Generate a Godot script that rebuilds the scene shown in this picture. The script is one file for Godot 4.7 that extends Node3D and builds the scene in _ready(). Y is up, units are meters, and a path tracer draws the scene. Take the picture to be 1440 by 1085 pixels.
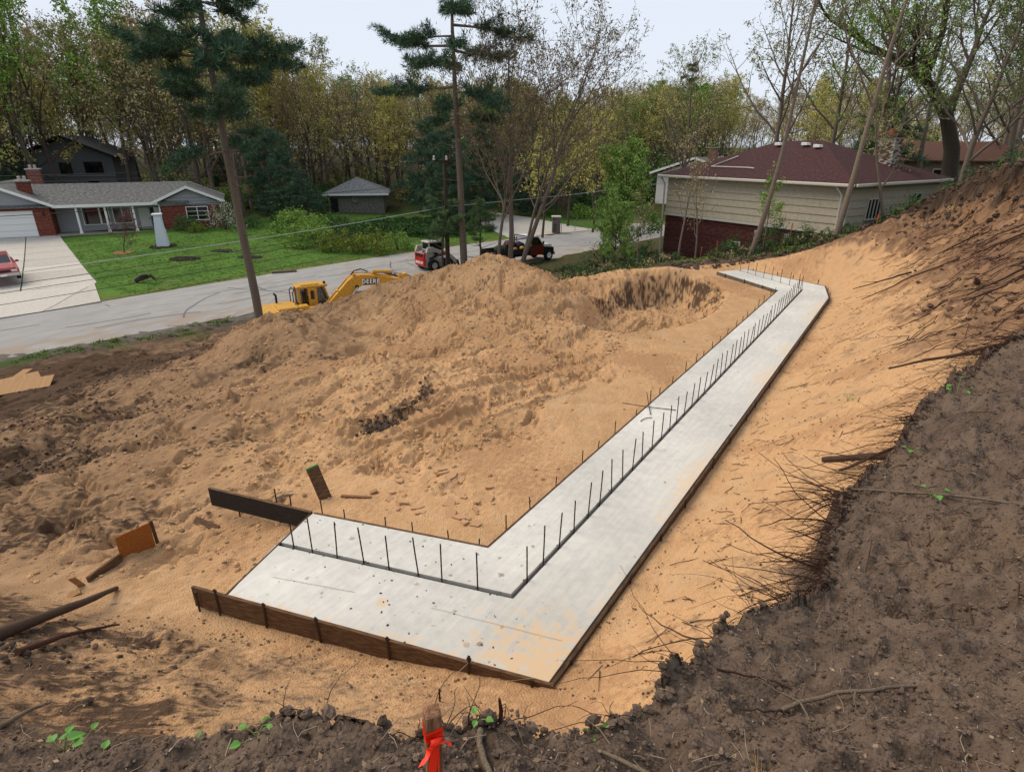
extends Node3D
# A cut hillside building site: a poured footing in orange sand, a street and houses below, budding woods behind.

const SAND := Color(0.745, 0.452, 0.235)
const SOIL := Color(0.168, 0.120, 0.090)

var rng := RandomNumberGenerator.new()
var mats := {}
var tex := {}
var used := {}


func _ready():
	rng.seed = 4711
	var cam := Camera3D.new()
	cam.name = "camera"
	cam.position = Vector3(0, 5, 0)
	cam.rotation.x = deg_to_rad(-22.098)
	cam.fov = 66.34
	cam.near = 0.05
	cam.far = 900.0
	add_child(cam)
	cam.current = true
	var we := WorldEnvironment.new()
	we.name = "environment"
	var env := Environment.new()
	env.tonemap_mode = Environment.TONE_MAPPER_LINEAR
	env.tonemap_exposure = 1.5
	env.background_mode = Environment.BG_SKY
	var sky := Sky.new()
	sky.sky_material = overcast()
	env.sky = sky
	env.background_energy_multiplier = 1.0
	env.ssao_enabled = true
	env.ssil_enabled = true
	env.sdfgi_enabled = true
	we.environment = env
	add_child(we)
	var sun := DirectionalLight3D.new()
	sun.name = "sun"
	sun.light_energy = 0.66
	sun.light_color = Color(1.0, 0.935, 0.84)
	sun.light_angular_distance = 38.0
	sun.shadow_enabled = true
	sun.sky_mode = DirectionalLight3D.SKY_MODE_LIGHT_ONLY
	sun.rotation_degrees = Vector3(-47, -112, 0)
	add_child(sun)
	make_textures()
	ground_fields()
	build_ground()
	build_roads()
	build_footing()
	build_houses()
	build_machines()
	build_site_things()
	build_trees()
	build_scatter()
	tell_apart()


func overcast() -> ProceduralSkyMaterial:
	var m := ProceduralSkyMaterial.new()
	m.sky_horizon_color = Color(0.75, 0.777, 0.81)
	m.sky_top_color = Color(0.712, 0.746, 0.795)
	m.sky_curve = 0.2
	m.ground_horizon_color = Color(0.55, 0.55, 0.52)
	m.ground_bottom_color = Color(0.3, 0.28, 0.25)
	m.sky_energy_multiplier = 1.02
	# thin, very faint cloud bands
	var n := FastNoiseLite.new()
	n.seed = 9
	n.frequency = 0.006
	n.fractal_octaves = 4
	var im := Image.create(512, 256, false, Image.FORMAT_RGBA8)
	for y in 256:
		for x in 512:
			var a := TAU * x / 512.0
			var h := PI * (0.5 - y / 256.0)
			var k := n.get_noise_3d(cos(a) * cos(h) * 140.0, sin(h) * 420.0, sin(a) * cos(h) * 140.0)
			var v := clampf(k * 0.5 + 0.3, 0.0, 1.0)
			im.set_pixel(x, y, Color(v, v, v, 1.0))
	m.sky_cover = ImageTexture.create_from_image(im)
	m.sky_cover_modulate = Color(0.06, 0.045, 0.03)
	return m


# ------------------------------------------------------------------ helpers

func rn(a: float, b: float) -> float:
	return rng.randf_range(a, b)


func rv(s: float) -> Vector3:
	return Vector3(rn(-s, s), rn(-s, s), rn(-s, s))


func lin(r: float, g: float, b: float) -> Color:
	return Color(r, g, b).srgb_to_linear()


class MB:
	var v := PackedVector3Array()
	var n := PackedVector3Array()
	var c := PackedColorArray()
	var u := PackedVector2Array()
	var ix := PackedInt32Array()
	var col := Color.WHITE
	var has_uv := false

	func add(p: Vector3, nn: Vector3, uv := Vector2.ZERO) -> int:
		v.append(p)
		n.append(nn)
		c.append(col)
		u.append(uv)
		return v.size() - 1

	# corners run counter-clockwise seen from outside
	func tri(a: Vector3, b: Vector3, d: Vector3) -> void:
		var nn := (b - a).cross(d - a).normalized()
		var k := v.size()
		add(a, nn); add(b, nn); add(d, nn)
		ix.append_array(PackedInt32Array([k, k + 2, k + 1]))

	func quad(a: Vector3, b: Vector3, d: Vector3, e: Vector3) -> void:
		var nn := (d - a).cross(e - b).normalized()
		var k := v.size()
		add(a, nn, Vector2(0, 0)); add(b, nn, Vector2(1, 0)); add(d, nn, Vector2(1, 1)); add(e, nn, Vector2(0, 1))
		ix.append_array(PackedInt32Array([k, k + 2, k + 1, k, k + 3, k + 2]))

	func box(s: Vector3, at := Vector3.ZERO, bev := 0.0, t := Transform3D()) -> void:
		var h := s / 2.0
		var b := minf(bev, minf(h.x, minf(h.y, h.z)) * 0.6)
		var f := func(p: Vector3) -> Vector3: return t * (p + at)
		for axis in 3:
			for sg in [-1.0, 1.0]:
				var w := Vector3.ZERO
				w[axis] = sg * h[axis]
				var p := Vector3.ZERO
				var q := Vector3.ZERO
				p[(axis + 1) % 3] = h[(axis + 1) % 3] - b
				q[(axis + 2) % 3] = h[(axis + 2) % 3] - b
				if sg < 0:
					var x := p
					p = q
					q = x
				quad(f.call(w - p - q), f.call(w + p - q), f.call(w + p + q), f.call(w - p + q))
		if b <= 0.0:
			return
		for axis in 3:
			var i := (axis + 1) % 3
			var j := (axis + 2) % 3
			for si in [-1.0, 1.0]:
				for sj in [-1.0, 1.0]:
					var a0 := Vector3.ZERO
					a0[i] = si * h[i]; a0[j] = sj * (h[j] - b)
					var a1 := Vector3.ZERO
					a1[i] = si * (h[i] - b); a1[j] = sj * h[j]
					var e := Vector3.ZERO
					e[axis] = h[axis] - b
					if si * sj > 0:
						quad(f.call(a0 - e), f.call(a1 - e), f.call(a1 + e), f.call(a0 + e))
					else:
						quad(f.call(a1 - e), f.call(a0 - e), f.call(a0 + e), f.call(a1 + e))
		for sx in [-1.0, 1.0]:
			for sy in [-1.0, 1.0]:
				for sz in [-1.0, 1.0]:
					var pa := Vector3(sx * h.x, sy * (h.y - b), sz * (h.z - b))
					var pb := Vector3(sx * (h.x - b), sy * h.y, sz * (h.z - b))
					var pc := Vector3(sx * (h.x - b), sy * (h.y - b), sz * h.z)
					if sx * sy * sz > 0:
						tri(f.call(pa), f.call(pb), f.call(pc))
					else:
						tri(f.call(pa), f.call(pc), f.call(pb))

	func tube(p: PackedVector3Array, r: PackedFloat32Array, sides := 6, cap := true) -> void:
		var m := p.size()
		if m < 2:
			return
		var d := (p[1] - p[0]).normalized()
		var x := d.cross(Vector3.UP if absf(d.y) < 0.9 else Vector3.RIGHT).normalized()
		var k0 := v.size()
		for a in m:
			var dd := (p[mini(a + 1, m - 1)] - p[maxi(a - 1, 0)]).normalized()
			x = (x - dd * x.dot(dd)).normalized()
			var y := dd.cross(x)
			for s in sides:
				var an := TAU * s / sides
				var o := x * cos(an) + y * sin(an)
				add(p[a] + o * r[a], o)
		for a in m - 1:
			for s in sides:
				var s2 := (s + 1) % sides
				var q := k0 + a * sides
				ix.append_array(PackedInt32Array([q + s, q + sides + s2, q + s2, q + s, q + sides + s, q + sides + s2]))
		if cap:
			for e in [0, m - 1]:
				var dn := (p[0] - p[1]).normalized() if e == 0 else (p[m - 1] - p[m - 2]).normalized()
				var kc := add(p[e], dn)
				for s in sides:
					add(v[k0 + e * sides + s], dn)
				for s in sides:
					var s2 := (s + 1) % sides
					if e == 0:
						ix.append_array(PackedInt32Array([kc, kc + 1 + s, kc + 1 + s2]))
					else:
						ix.append_array(PackedInt32Array([kc, kc + 1 + s2, kc + 1 + s]))

	func rod(a: Vector3, b: Vector3, r: float, sides := 6, r2 := -1.0) -> void:
		tube(PackedVector3Array([a, b]), PackedFloat32Array([r, r if r2 < 0 else r2]), sides)

	# outline in local x,y (counter-clockwise seen from +z), extruded from z0 to z1
	func prism(outline: PackedVector2Array, z0: float, z1: float, t := Transform3D()) -> void:
		var tr := Geometry2D.triangulate_polygon(outline)
		var m := outline.size()
		var area := 0.0
		for a in m:
			area += outline[a].cross(outline[(a + 1) % m])
		var flip := area < 0
		for a in range(0, tr.size(), 3):
			var p := [outline[tr[a]], outline[tr[a + 1]], outline[tr[a + 2]]]
			if (p[1] - p[0]).cross(p[2] - p[0]) < 0:
				p = [p[0], p[2], p[1]]
			tri(t * Vector3(p[0].x, p[0].y, z1), t * Vector3(p[1].x, p[1].y, z1), t * Vector3(p[2].x, p[2].y, z1))
			tri(t * Vector3(p[0].x, p[0].y, z0), t * Vector3(p[2].x, p[2].y, z0), t * Vector3(p[1].x, p[1].y, z0))
		for a in m:
			var p := outline[a]
			var q := outline[(a + 1) % m]
			if flip:
				var x := p
				p = q
				q = x
			quad(t * Vector3(p.x, p.y, z0), t * Vector3(q.x, q.y, z0), t * Vector3(q.x, q.y, z1), t * Vector3(p.x, p.y, z1))

	# profile of (radius, height) turned about y
	func lathe(prof: PackedVector2Array, sides := 12, t := Transform3D()) -> void:
		for a in prof.size() - 1:
			for s in sides:
				var a0 := TAU * s / sides
				var a1 := TAU * (s + 1) / sides
				var p := prof[a]
				var q := prof[a + 1]
				quad(t * Vector3(p.x * sin(a0), p.y, p.x * cos(a0)), t * Vector3(p.x * sin(a1), p.y, p.x * cos(a1)), t * Vector3(q.x * sin(a1), q.y, q.x * cos(a1)), t * Vector3(q.x * sin(a0), q.y, q.x * cos(a0)))

	# a rough pebble or clod
	func lump(at: Vector3, s: Vector3, g: RandomNumberGenerator, rough := 0.25, rings := 3, sides := 6) -> void:
		var k := v.size()
		var j := []
		for a in rings + 1:
			for b in sides:
				j.append(1.0 + g.randf_range(-rough, rough))
		for a in rings + 1:
			var th := PI * a / rings
			for b in sides:
				var ph := TAU * b / sides
				var d := Vector3(sin(th) * cos(ph), cos(th), sin(th) * sin(ph))
				var rr: float = j[a * sides + b] if a > 0 and a < rings else 1.0
				add(at + d * s * rr, (d / s).normalized())
		for a in rings:
			for b in sides:
				var b2 := (b + 1) % sides
				var q := k + a * sides
				ix.append_array(PackedInt32Array([q + b, q + sides + b, q + sides + b2, q + b, q + sides + b2, q + b2]))

	# an angular clod with flat faces
	func clod(s: Vector3, g: RandomNumberGenerator, rough: float) -> void:
		var p := []
		for a in 4:
			var row := []
			for b in 6:
				var th := PI * (a + 0.5) / 4.0
				var ph := TAU * (b + 0.5 * (a % 2)) / 6.0
				row.append(Vector3(sin(th) * cos(ph), cos(th), sin(th) * sin(ph)) * s * (1.0 + g.randf_range(-rough, rough)))
			p.append(row)
		var top := Vector3(0, s.y * 0.9, 0)
		var low := Vector3(0, -s.y * 0.9, 0)
		for b in 6:
			var b2 := (b + 1) % 6
			tri(top, p[0][b2], p[0][b])
			tri(low, p[3][b], p[3][b2])
			for a in 3:
				tri(p[a][b], p[a][b2], p[a + 1][b])
				tri(p[a][b2], p[a + 1][b2], p[a + 1][b])

	func leaf(p: Vector3, along: Vector3, side: Vector3) -> void:
		var nn := along.cross(side).normalized()
		var k := v.size()
		add(p, nn); add(p + along * 0.5 + side, nn); add(p + along, nn); add(p + along * 0.5 - side, nn)
		ix.append_array(PackedInt32Array([k, k + 1, k + 2, k, k + 2, k + 3]))

	func mesh(uv := false) -> ArrayMesh:
		var a := []
		a.resize(Mesh.ARRAY_MAX)
		a[Mesh.ARRAY_VERTEX] = v
		a[Mesh.ARRAY_NORMAL] = n
		a[Mesh.ARRAY_COLOR] = c
		if uv:
			a[Mesh.ARRAY_TEX_UV] = u
		a[Mesh.ARRAY_INDEX] = ix
		var m := ArrayMesh.new()
		m.add_surface_from_arrays(Mesh.PRIMITIVE_TRIANGLES, a)
		return m


func named(called: String) -> String:
	if not used.has(called):
		used[called] = 0
		return called
	used[called] += 1
	return "%s_%03d" % [called, used[called]]


func tag(o: Node3D, label: String, category := "", group := "", kind := "") -> Node3D:
	if label:
		o.set_meta("label", label)
	if category:
		o.set_meta("category", category)
	if group:
		o.set_meta("group", group)
	if kind:
		o.set_meta("kind", kind)
	return o


func thing(called: String, label: String, category: String, at := Vector3.ZERO, turn := 0.0, group := "") -> Node3D:
	var o := Node3D.new()
	o.name = named(called)
	add_child(o)
	o.position = at
	o.rotation.y = turn
	tag(o, label, category, group)
	return o


func obj(called: String, m, material: Material, parent: Node3D = null) -> MeshInstance3D:
	var o := MeshInstance3D.new()
	o.mesh = m.mesh() if m is MB else m
	o.material_override = null
	for s in o.mesh.get_surface_count():
		o.set_surface_override_material(s, material)
	if parent == null:
		o.name = named(called)
		add_child(o)
	else:
		var taken := parent.get_node_or_null(called)
		var k := 0
		var nm := called
		while taken:
			k += 1
			nm = "%s_%03d" % [called, k]
			taken = parent.get_node_or_null(nm)
		o.name = nm
		parent.add_child(o)
	return o


func bx(called: String, size: Vector3, at: Vector3, material: Material, parent: Node3D = null, bev := 0.0, t := Transform3D()) -> MeshInstance3D:
	var m := MB.new()
	m.box(size, at, bev, t)
	return obj(called, m, material, parent)


func noise_tex(sd: int, freq: float, oct: int, lo: Color, hi: Color, size := 512, kind := FastNoiseLite.TYPE_SIMPLEX_SMOOTH) -> NoiseTexture2D:
	var f := FastNoiseLite.new()
	f.seed = sd
	f.noise_type = kind
	f.frequency = freq
	f.fractal_octaves = oct
	var t := NoiseTexture2D.new()
	t.width = size
	t.height = size
	t.seamless = true
	t.noise = f
	var g := Gradient.new()
	g.set_color(0, lo)
	g.set_color(1, hi)
	t.color_ramp = g
	return t


func make_textures():
	tex.grain = noise_tex(1, 0.13, 5, Color(0.70, 0.69, 0.68), Color(1, 1, 1))
	tex.mottle = noise_tex(2, 0.012, 6, Color(0.70, 0.69, 0.68), Color(1, 1, 1))
	tex.wood = noise_tex(3, 0.02, 5, Color(0.55, 0.5, 0.45), Color(1, 1, 1))
	tex.relief = noise_tex(4, 0.03, 6, Color(0, 0, 0), Color(1, 1, 1), 1024)
	tex.bark = noise_tex(5, 0.04, 5, Color(0.4, 0.38, 0.36), Color(1, 1, 1))
	tex.shingle = noise_tex(6, 0.09, 3, Color(0.5, 0.5, 0.5), Color(1, 1, 1))
	tex.osb = noise_tex(7, 0.05, 2, Color(0.6, 0.5, 0.38), Color(1, 1, 1), 512, FastNoiseLite.TYPE_CELLULAR)
	tex.soft = noise_tex(8, 0.02, 5, Color(0.86, 0.855, 0.85), Color(1, 1, 1))
	tex.brick = brick_tex(Color(0.62, 0.6, 0.57))
	tex.brick_dark = brick_tex(Color(0.72, 0.68, 0.66))


func brick_tex(mortar: Color) -> ImageTexture:
	# 8 courses of 4 bricks; tone differs from brick to brick
	var im := Image.create(256, 256, false, Image.FORMAT_RGB8)
	im.fill(mortar)
	var g := RandomNumberGenerator.new()
	g.seed = 77
	for r in 16:
		for k in 6:
			var t := g.randf_range(0.62, 1.0)
			var x := int((k + (0.5 if r % 2 else 0.0)) * 256.0 / 6.0)
			for w in 40:
				for h in 14:
					im.set_pixel((x + w) % 256, r * 16 + h, Color(t, t * 0.86, t * 0.82))
	return ImageTexture.create_from_image(im)


# a material by name: base colour in sRGB
func mat(called: String, col := Color.WHITE, rough := 0.8, opt := {}) -> StandardMaterial3D:
	if mats.has(called):
		return mats[called]
	var m := StandardMaterial3D.new()
	m.resource_name = called
	m.albedo_color = col
	m.roughness = rough
	m.metallic = opt.get("metal", 0.0)
	m.metallic_specular = opt.get("spec", 0.4)
	if opt.has("tex"):
		m.albedo_texture = tex[opt.tex]
		m.uv1_triplanar = true
		m.uv1_world_triplanar = opt.get("world", false)
		m.uv1_scale = opt.get("scale", Vector3.ONE)
	if opt.has("relief"):
		m.heightmap_enabled = true
		m.heightmap_texture = tex[opt.get("relief_tex", "relief")]
		m.heightmap_scale = opt.relief
		m.uv1_triplanar = true
		m.uv1_world_triplanar = opt.get("world", false)
		m.uv1_scale = opt.get("scale", Vector3.ONE)
	if opt.get("vc", false):
		m.vertex_color_use_as_albedo = true
	if opt.has("back"):
		m.backlight_enabled = true
		m.backlight = opt.back
	m.cull_mode = BaseMaterial3D.CULL_DISABLED if opt.get("both", false) else BaseMaterial3D.CULL_BACK
	mats[called] = m
	return m


func tell_apart():
	# things that share a label are told apart by their order across the view
	var same := {}
	for o in get_children():
		if o.has_meta("label") and o.has_meta("category"):
			var l: String = o.get_meta("label")
			if not same.has(l):
				same[l] = []
			same[l].append(o)
	for l in same:
		var row: Array = same[l]
		if row.size() < 2:
			continue
		row.sort_custom(func(a, b): return a.position.x / -a.position.z < b.position.x / -b.position.z)
		for k in row.size():
			var n := k + 1
			var suffix := "th"
			if n % 100 < 11 or n % 100 > 13:
				suffix = ["th", "st", "nd", "rd", "th", "th", "th", "th", "th", "th"][n % 10]
			var place := "%d%s from the left" % [n, suffix] if k > 0 else "leftmost"
			if k == row.size() - 1:
				place = "rightmost"
			row[k].set_meta("label", l + ", " + place)


# ------------------------------------------------------------------ the lie of the land
# plan coordinates: x to the right, f away from the viewer (f = -z), heights in metres above the footing's top

var rim: Array[Vector3] = [   # edge of the dig: x, f, softness
	Vector3(-4.2, 2.9, 1.2), Vector3(-2.2, 2.2, 0.6), Vector3(-1.3, 1.75, 0.3), Vector3(-0.9, 1.62, 0.1), Vector3(-0.42, 1.58, 0.07), Vector3(-0.3, 1.62, 0.07), Vector3(-0.06, 1.66, 0.07), Vector3(0.23, 1.74, 0.07),
	Vector3(0.43, 1.81, 0.07), Vector3(0.59, 1.99, 0.07), Vector3(0.87, 2.25, 0.07), Vector3(1.14, 2.72, 0.07), Vector3(1.24, 2.86, 0.07), Vector3(2.21, 3.39, 0.07), Vector3(2.61, 4.08, 0.08), Vector3(3.21, 4.77, 0.09), Vector3(4.32, 5.69, 0.1),
	Vector3(6.19, 7.18, 0.1), Vector3(6.9, 7.64, 0.12), Vector3(9.5, 9.2, 0.2), Vector3(13, 11.5, 0.25), Vector3(16.3, 15, 0.25), Vector3(17, 18, 0.25), Vector3(16.6, 22, 0.25), Vector3(16.4, 25, 0.22), Vector3(15.2, 27, 0.2),
	Vector3(13.1, 27.1, 0.2), Vector3(10, 27.6, 0.2), Vector3(7, 27.3, 0.25), Vector3(5, 26.8, 0.5), Vector3(3.5, 28, 1.2), Vector3(0, 32, 2), Vector3(-4, 35, 2), Vector3(-10, 30, 2), Vector3(-15, 27.5, 2), Vector3(-19, 23.5, 2),
	Vector3(-24, 19, 2), Vector3(-26, 13, 2), Vector3(-18, 6, 2), Vector3(-10, 4.2, 2), Vector3(-6, 3.6, 1.6)]
var toe: Array[Vector3] = [   # outer foot of the footing and the foot of the slope beside it: x, f, height
	Vector3(-22, 14, -3.0), Vector3(-12.5, 9.5, -1.5), Vector3(-7.5, 7.0, -0.7), Vector3(-3.9, 5.78, -0.33), Vector3(-1.5, 5.0, -0.28), Vector3(0.37, 4.37, -0.03), Vector3(3.0, 8.2, -0.12), Vector3(11.3, 20.7, -0.12), Vector3(12.1, 22.6, -0.1),
	Vector3(10.3, 26.0, -0.05), Vector3(7.0, 27.5, -0.1)]
var land: Array[Vector3] = [  # the old ground: x, f, height
	Vector3(0, 0, 3.3), Vector3(-3, 0, 3.15), Vector3(3, 0, 3.4), Vector3(0, -6, 3.8), Vector3(-8, -3, 2.6), Vector3(8, -3, 4.0), Vector3(-2.12, 1.66, 2.6), Vector3(-0.9, 1.55, 3.0), Vector3(-0.06, 1.65, 2.95), Vector3(0.43, 1.81, 2.75),
	Vector3(0.87, 2.25, 2.55), Vector3(1.24, 2.86, 2.3), Vector3(2.21, 3.39, 2.0), Vector3(2.61, 4.08, 1.95), Vector3(3.21, 4.77, 2.0), Vector3(4.32, 5.69, 2.3), Vector3(6.19, 7.18, 2.6), Vector3(6.9, 7.64, 2.65), Vector3(9.5, 9.2, 3.2), Vector3(13, 11.5, 4.0),
	Vector3(16.3, 15, 4.5), Vector3(17, 18, 4.5), Vector3(16.6, 22, 4.0), Vector3(16.4, 25, 2.55), Vector3(15.2, 27, 1.15), Vector3(13.1, 27.1, 0.5), Vector3(10, 27.6, 0.05), Vector3(7, 27.3, -0.05), Vector3(5, 4, 2.5), Vector3(10, 5, 3.6), Vector3(16, 9, 4.6),
	Vector3(24, 15, 5.2), Vector3(22, 22, 4.6), Vector3(20, 30, 2.1), Vector3(16.4, 29.7, 0.75), Vector3(13.5, 30, 0.3), Vector3(9.8, 39.7, -1.75), Vector3(26, 37, 2.8), Vector3(20, 46, 0.2), Vector3(4, 30, -1.4), Vector3(4, 37, -2.7), Vector3(9, 34, -1.2), Vector3(10.5, 35.5, -1.6), Vector3(9.9, 31.7, -0.7),
	Vector3(-4.91, 4.41, 0.8), Vector3(-10, 4, 0.6), Vector3(-18, 6, -1.2), Vector3(-25, 12, -3.1), Vector3(-23, 22, -3.4), Vector3(-15, 29.5, -3.4), Vector3(-4, 40, -3.4), Vector3(3, 47, -3.4), Vector3(-27, 31, -3.4), Vector3(-18, 41, -3.4), Vector3(-9, 51, -3.4),
	Vector3(0, 58, -3.4), Vector3(14, 66, -3.4), Vector3(12, 58, -3.2), Vector3(-45, 8, -3.4), Vector3(-42, 55, -2.66), Vector3(-29, 62, -2.5), Vector3(-35, 50, -2.95), Vector3(-20, 55, -3.0), Vector3(-15, 72, -2.8), Vector3(4, 72, -3.0),
	Vector3(-45, 90, -0.6), Vector3(-10, 100, -1.8), Vector3(20, 100, -1.2), Vector3(50, 100, 0), Vector3(-85, 80, -0.4), Vector3(0, 160, 1.5), Vector3(100, 160, 3), Vector3(-120, 160, 3), Vector3(55, 50, 3.6), Vector3(100, 60, 5), Vector3(100, 0, 7), Vector3(50, 10, 6.4),
	Vector3(-80, 20, -3), Vector3(-100, -10, -2), Vector3(-30, -15, 1), Vector3(30, -15, 5)]
var dig: Array[Vector3] = [   # the floor of the dig
	Vector3(-22, 14, -3.0), Vector3(-12.5, 9.5, -1.5), Vector3(-7.5, 7.0, -0.75), Vector3(-3.9, 5.78, -0.36), Vector3(0.37, 4.37, -0.3), Vector3(3.0, 8.2, -0.3), Vector3(11.3, 20.7, -0.25), Vector3(10.3, 26, -0.2), Vector3(-0.4, 6.8, -0.16), Vector3(-2.93, 7.5, -0.3),
	Vector3(5, 14.2, -0.12), Vector3(9.5, 21.84, -0.1), Vector3(8.5, 25.3, -0.12), Vector3(1.25, 11.95, -0.15), Vector3(3.62, 15.95, -0.12), Vector3(-0.26, 9.46, -0.2), Vector3(-1.38, 8.13, -0.25), Vector3(-2.11, 9.64, -0.32), Vector3(-2.86, 8.5, -0.36), Vector3(-4.53, 8.74, -0.5),
	Vector3(-6.53, 8.91, -0.75), Vector3(-9.43, 9.29, -1.05), Vector3(-12.8, 13.29, -1.6), Vector3(-9.67, 12.68, -1.2), Vector3(-6.55, 11.66, -0.7), Vector3(-17.19, 18.38, -2.5), Vector3(-14.43, 18.01, -2.1), Vector3(-12.84, 21.54, -2.5), Vector3(-2.63, 12.53, -0.45), Vector3(-4.52, 12.77, -0.5),
	Vector3(-1.46, 14.14, -0.35), Vector3(-3.23, 15.82, -0.55), Vector3(1.91, 14.96, -0.2), Vector3(7.92, 23.28, -0.1), Vector3(5.01, 16.64, -0.12), Vector3(-7, 19, -1.4), Vector3(-11, 24, -3.1), Vector3(-9, 27.5, -4.15), Vector3(-6, 27, -3.9), Vector3(-3, 28, -3.0), Vector3(-12, 28, -4.0), Vector3(-6.8, 23, -2.8), Vector3(-3, 34, -3.2),
	Vector3(-1, 26, -1.6), Vector3(3, 25.5, -1.2), Vector3(1.9, 23.2, -0.75), Vector3(1, 29, -2.2), Vector3(6, 26.5, -0.2), Vector3(-18, 24, -3.3), Vector3(-24, 17, -3.3), Vector3(-5.0, 20.6, -2.1), Vector3(-4.7, 18.6, -1.8), Vector3(-3.7, 17.3, -1.45), Vector3(-2.7, 16.2, -1.05), Vector3(0, 20.5, -0.5), Vector3(3, 20, -0.25)]
var heaps := [                # spoil heaps: x, f, top, slope, roundness, stretch angle, stretch
	[-7.3, 18.1, 0.14, 0.58, 0.6, 0.5, 1.0], [-6.4, 17.2, -0.55, 0.5, 0.6, 0.0, 1.2], [-0.75, 22.0, 1.32, 0.6, 0.45, 0.0, 1.1], [-2.2, 22.0, 0.85, 0.55, 0.5, 0.1, 1.2], [-3.4, 22.3, 0.5, 0.5, 0.5, 0.1, 1.2], [-4.8, 22.8, -0.05, 0.45, 0.5, 0.2, 1.2], [0.35, 21.6, 0.9, 0.6, 0.5, -0.5, 1.2],
	[-0.7, 19.6, 0.3, 0.5, 0.6, 1.2, 1.4], [5.0, 24.4, 0.34, 0.6, 0.45, 0.1, 2.0], [6.5, 24.5, 0.38, 0.6, 0.45, 0.0, 1.6], [3.3, 24.0, -0.02, 0.5, 0.5, 0.0, 1.5], [7.9, 23.9, 0.12, 0.6, 0.4, -0.6, 1.3],
	[0.9, 17.2, 0.12, 0.4, 0.4, -0.5, 2.2], [-8.9, 15.2, -0.7, 0.4, 0.5, 0.6, 1.5], [-10.6, 12.2, -0.85, 0.45, 0.4, 0.7, 1.8], [-6.8, 12.9, -0.45, 0.4, 0.4, 0.4, 1.7], [1.9, 15.6, 0.02, 0.4, 0.3, 0.2, 2.6], [-1.3, 12.3, -0.12, 0.4, 0.3, 0.9, 2.2]]
var tracks := [               # crawler tracks through the sand: x, f, x, f ...
	[-3.33, 20.74, -1.58, 18.02, 0.1, 15.82], [-2.12, 21.59, -0.48, 19.16, 1.08, 17.18, 1.76, 16.8], [-1.86, 11.71, -0.34, 12.97, 1.26, 13.92, 2.39, 14.6], [-1.58, 10.67, 0.0, 11.83, 1.5, 12.81], [-6.83, 12.6, -5.44, 12.02, -4.39, 11.24, -3.23, 10.82],
	[-3.6, 10.71, -2.36, 11.04, -1.26, 11.94], [-10.53, 15.74, -8.08, 13.7, -6.83, 12.6], [-3.2, 11.6, -2.2, 13.4], [-2.75, 11.3, -1.75, 13.1], [2.2, 17.9, 3.7, 20.0, 4.6, 21.6], [2.9, 17.4, 4.4, 19.5, 5.2, 21.0]]
var smut := [                 # dark topsoil lying in the dig: x, f, radius, radius, amount
	[-10.1, 10.8, 1.6, 0.8, 1.0], [-9.8, 12.7, 2.2, 1.0, 0.55], [-7.6, 16.0, 1.2, 0.5, 0.5], [-11.9, 19.6, 2.6, 1.4, 0.8], [-15.5, 19.0, 4.0, 3.0, 1.0], [-18.5, 16.0, 4.0, 4.0, 1.0], [-13.5, 14.5, 2.5, 2.0, 0.5], [-2.05, 12.5, 0.16, 0.7, 1.2], [-2.4, 11.6, 0.16, 0.5, 1.2], [-2.75, 11.0, 0.3, 0.22, 1.1], [-17.0, 20.5, 5.0, 4.0, 1.2], [-5.2, 3.9, 1.3, 0.8, 0.9], [-3.6, 3.6, 0.8, 0.35, 0.5], [-3.2, 2.5, 1.4, 0.5, 0.9], [-2.2, 2.5, 0.5, 0.3, 0.7], [-6.5, 5.5, 1.2, 0.6, 0.7], [-5.7, 10.9, 1.0, 0.5, 0.45],
	[-5.1, 16.6, 0.5, 0.4, 0.8], [-7.1, 18.6, 0.5, 0.4, 0.6], [-4.0, 4.75, 1.0, 0.25, 0.7], [-5.6, 4.9, 1.2, 0.6, 0.65], [-3.3, 4.2, 0.5, 0.2, 0.5], [-7.5, 8.2, 2.5, 0.9, 0.5], [-4.5, 8.2, 0.8, 0.4, 0.4], [-1.2, 20.6, 0.5, 0.5, 0.5], [-12.0, 8.0, 3.0, 2.0, 0.7],
	[-2.6, 3.3, 0.7, 0.35, 0.5], [-1.9, 2.9, 0.4, 0.2, 0.6], [-1.4, 3.4, 0.5, 0.18, 0.4]]

const X0 := -28.0
const F0 := -4.0
const CELL := 0.25
const NX := 196
const NF := 160
const XC := -140.0
const FC := -60.0
const CC := 2.0
const NXC := 142
const NFC := 142
var g_old := PackedFloat32Array()
var g_dig := PackedFloat32Array()
var g_sd := PackedFloat32Array()
var g_soft := PackedFloat32Array()
var g_toe := PackedFloat32Array()
var g_smut := PackedFloat32Array()
var g_far := PackedFloat32Array()
var na := FastNoiseLite.new()
var nb := FastNoiseLite.new()
var nc := FastNoiseLite.new()
var nr := FastNoiseLite.new()
var ne := FastNoiseLite.new()
var ng := FastNoiseLite.new()
var s_churn := 0.0
var s_h := 0.0      # results of survey()
var s_in := 0.0     # 1 inside the dig
var s_sd := 0.0
var s_toe := 0.0
var s_smut := 0.0
var s_soft := 0.0
var s_track := 0.0


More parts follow.
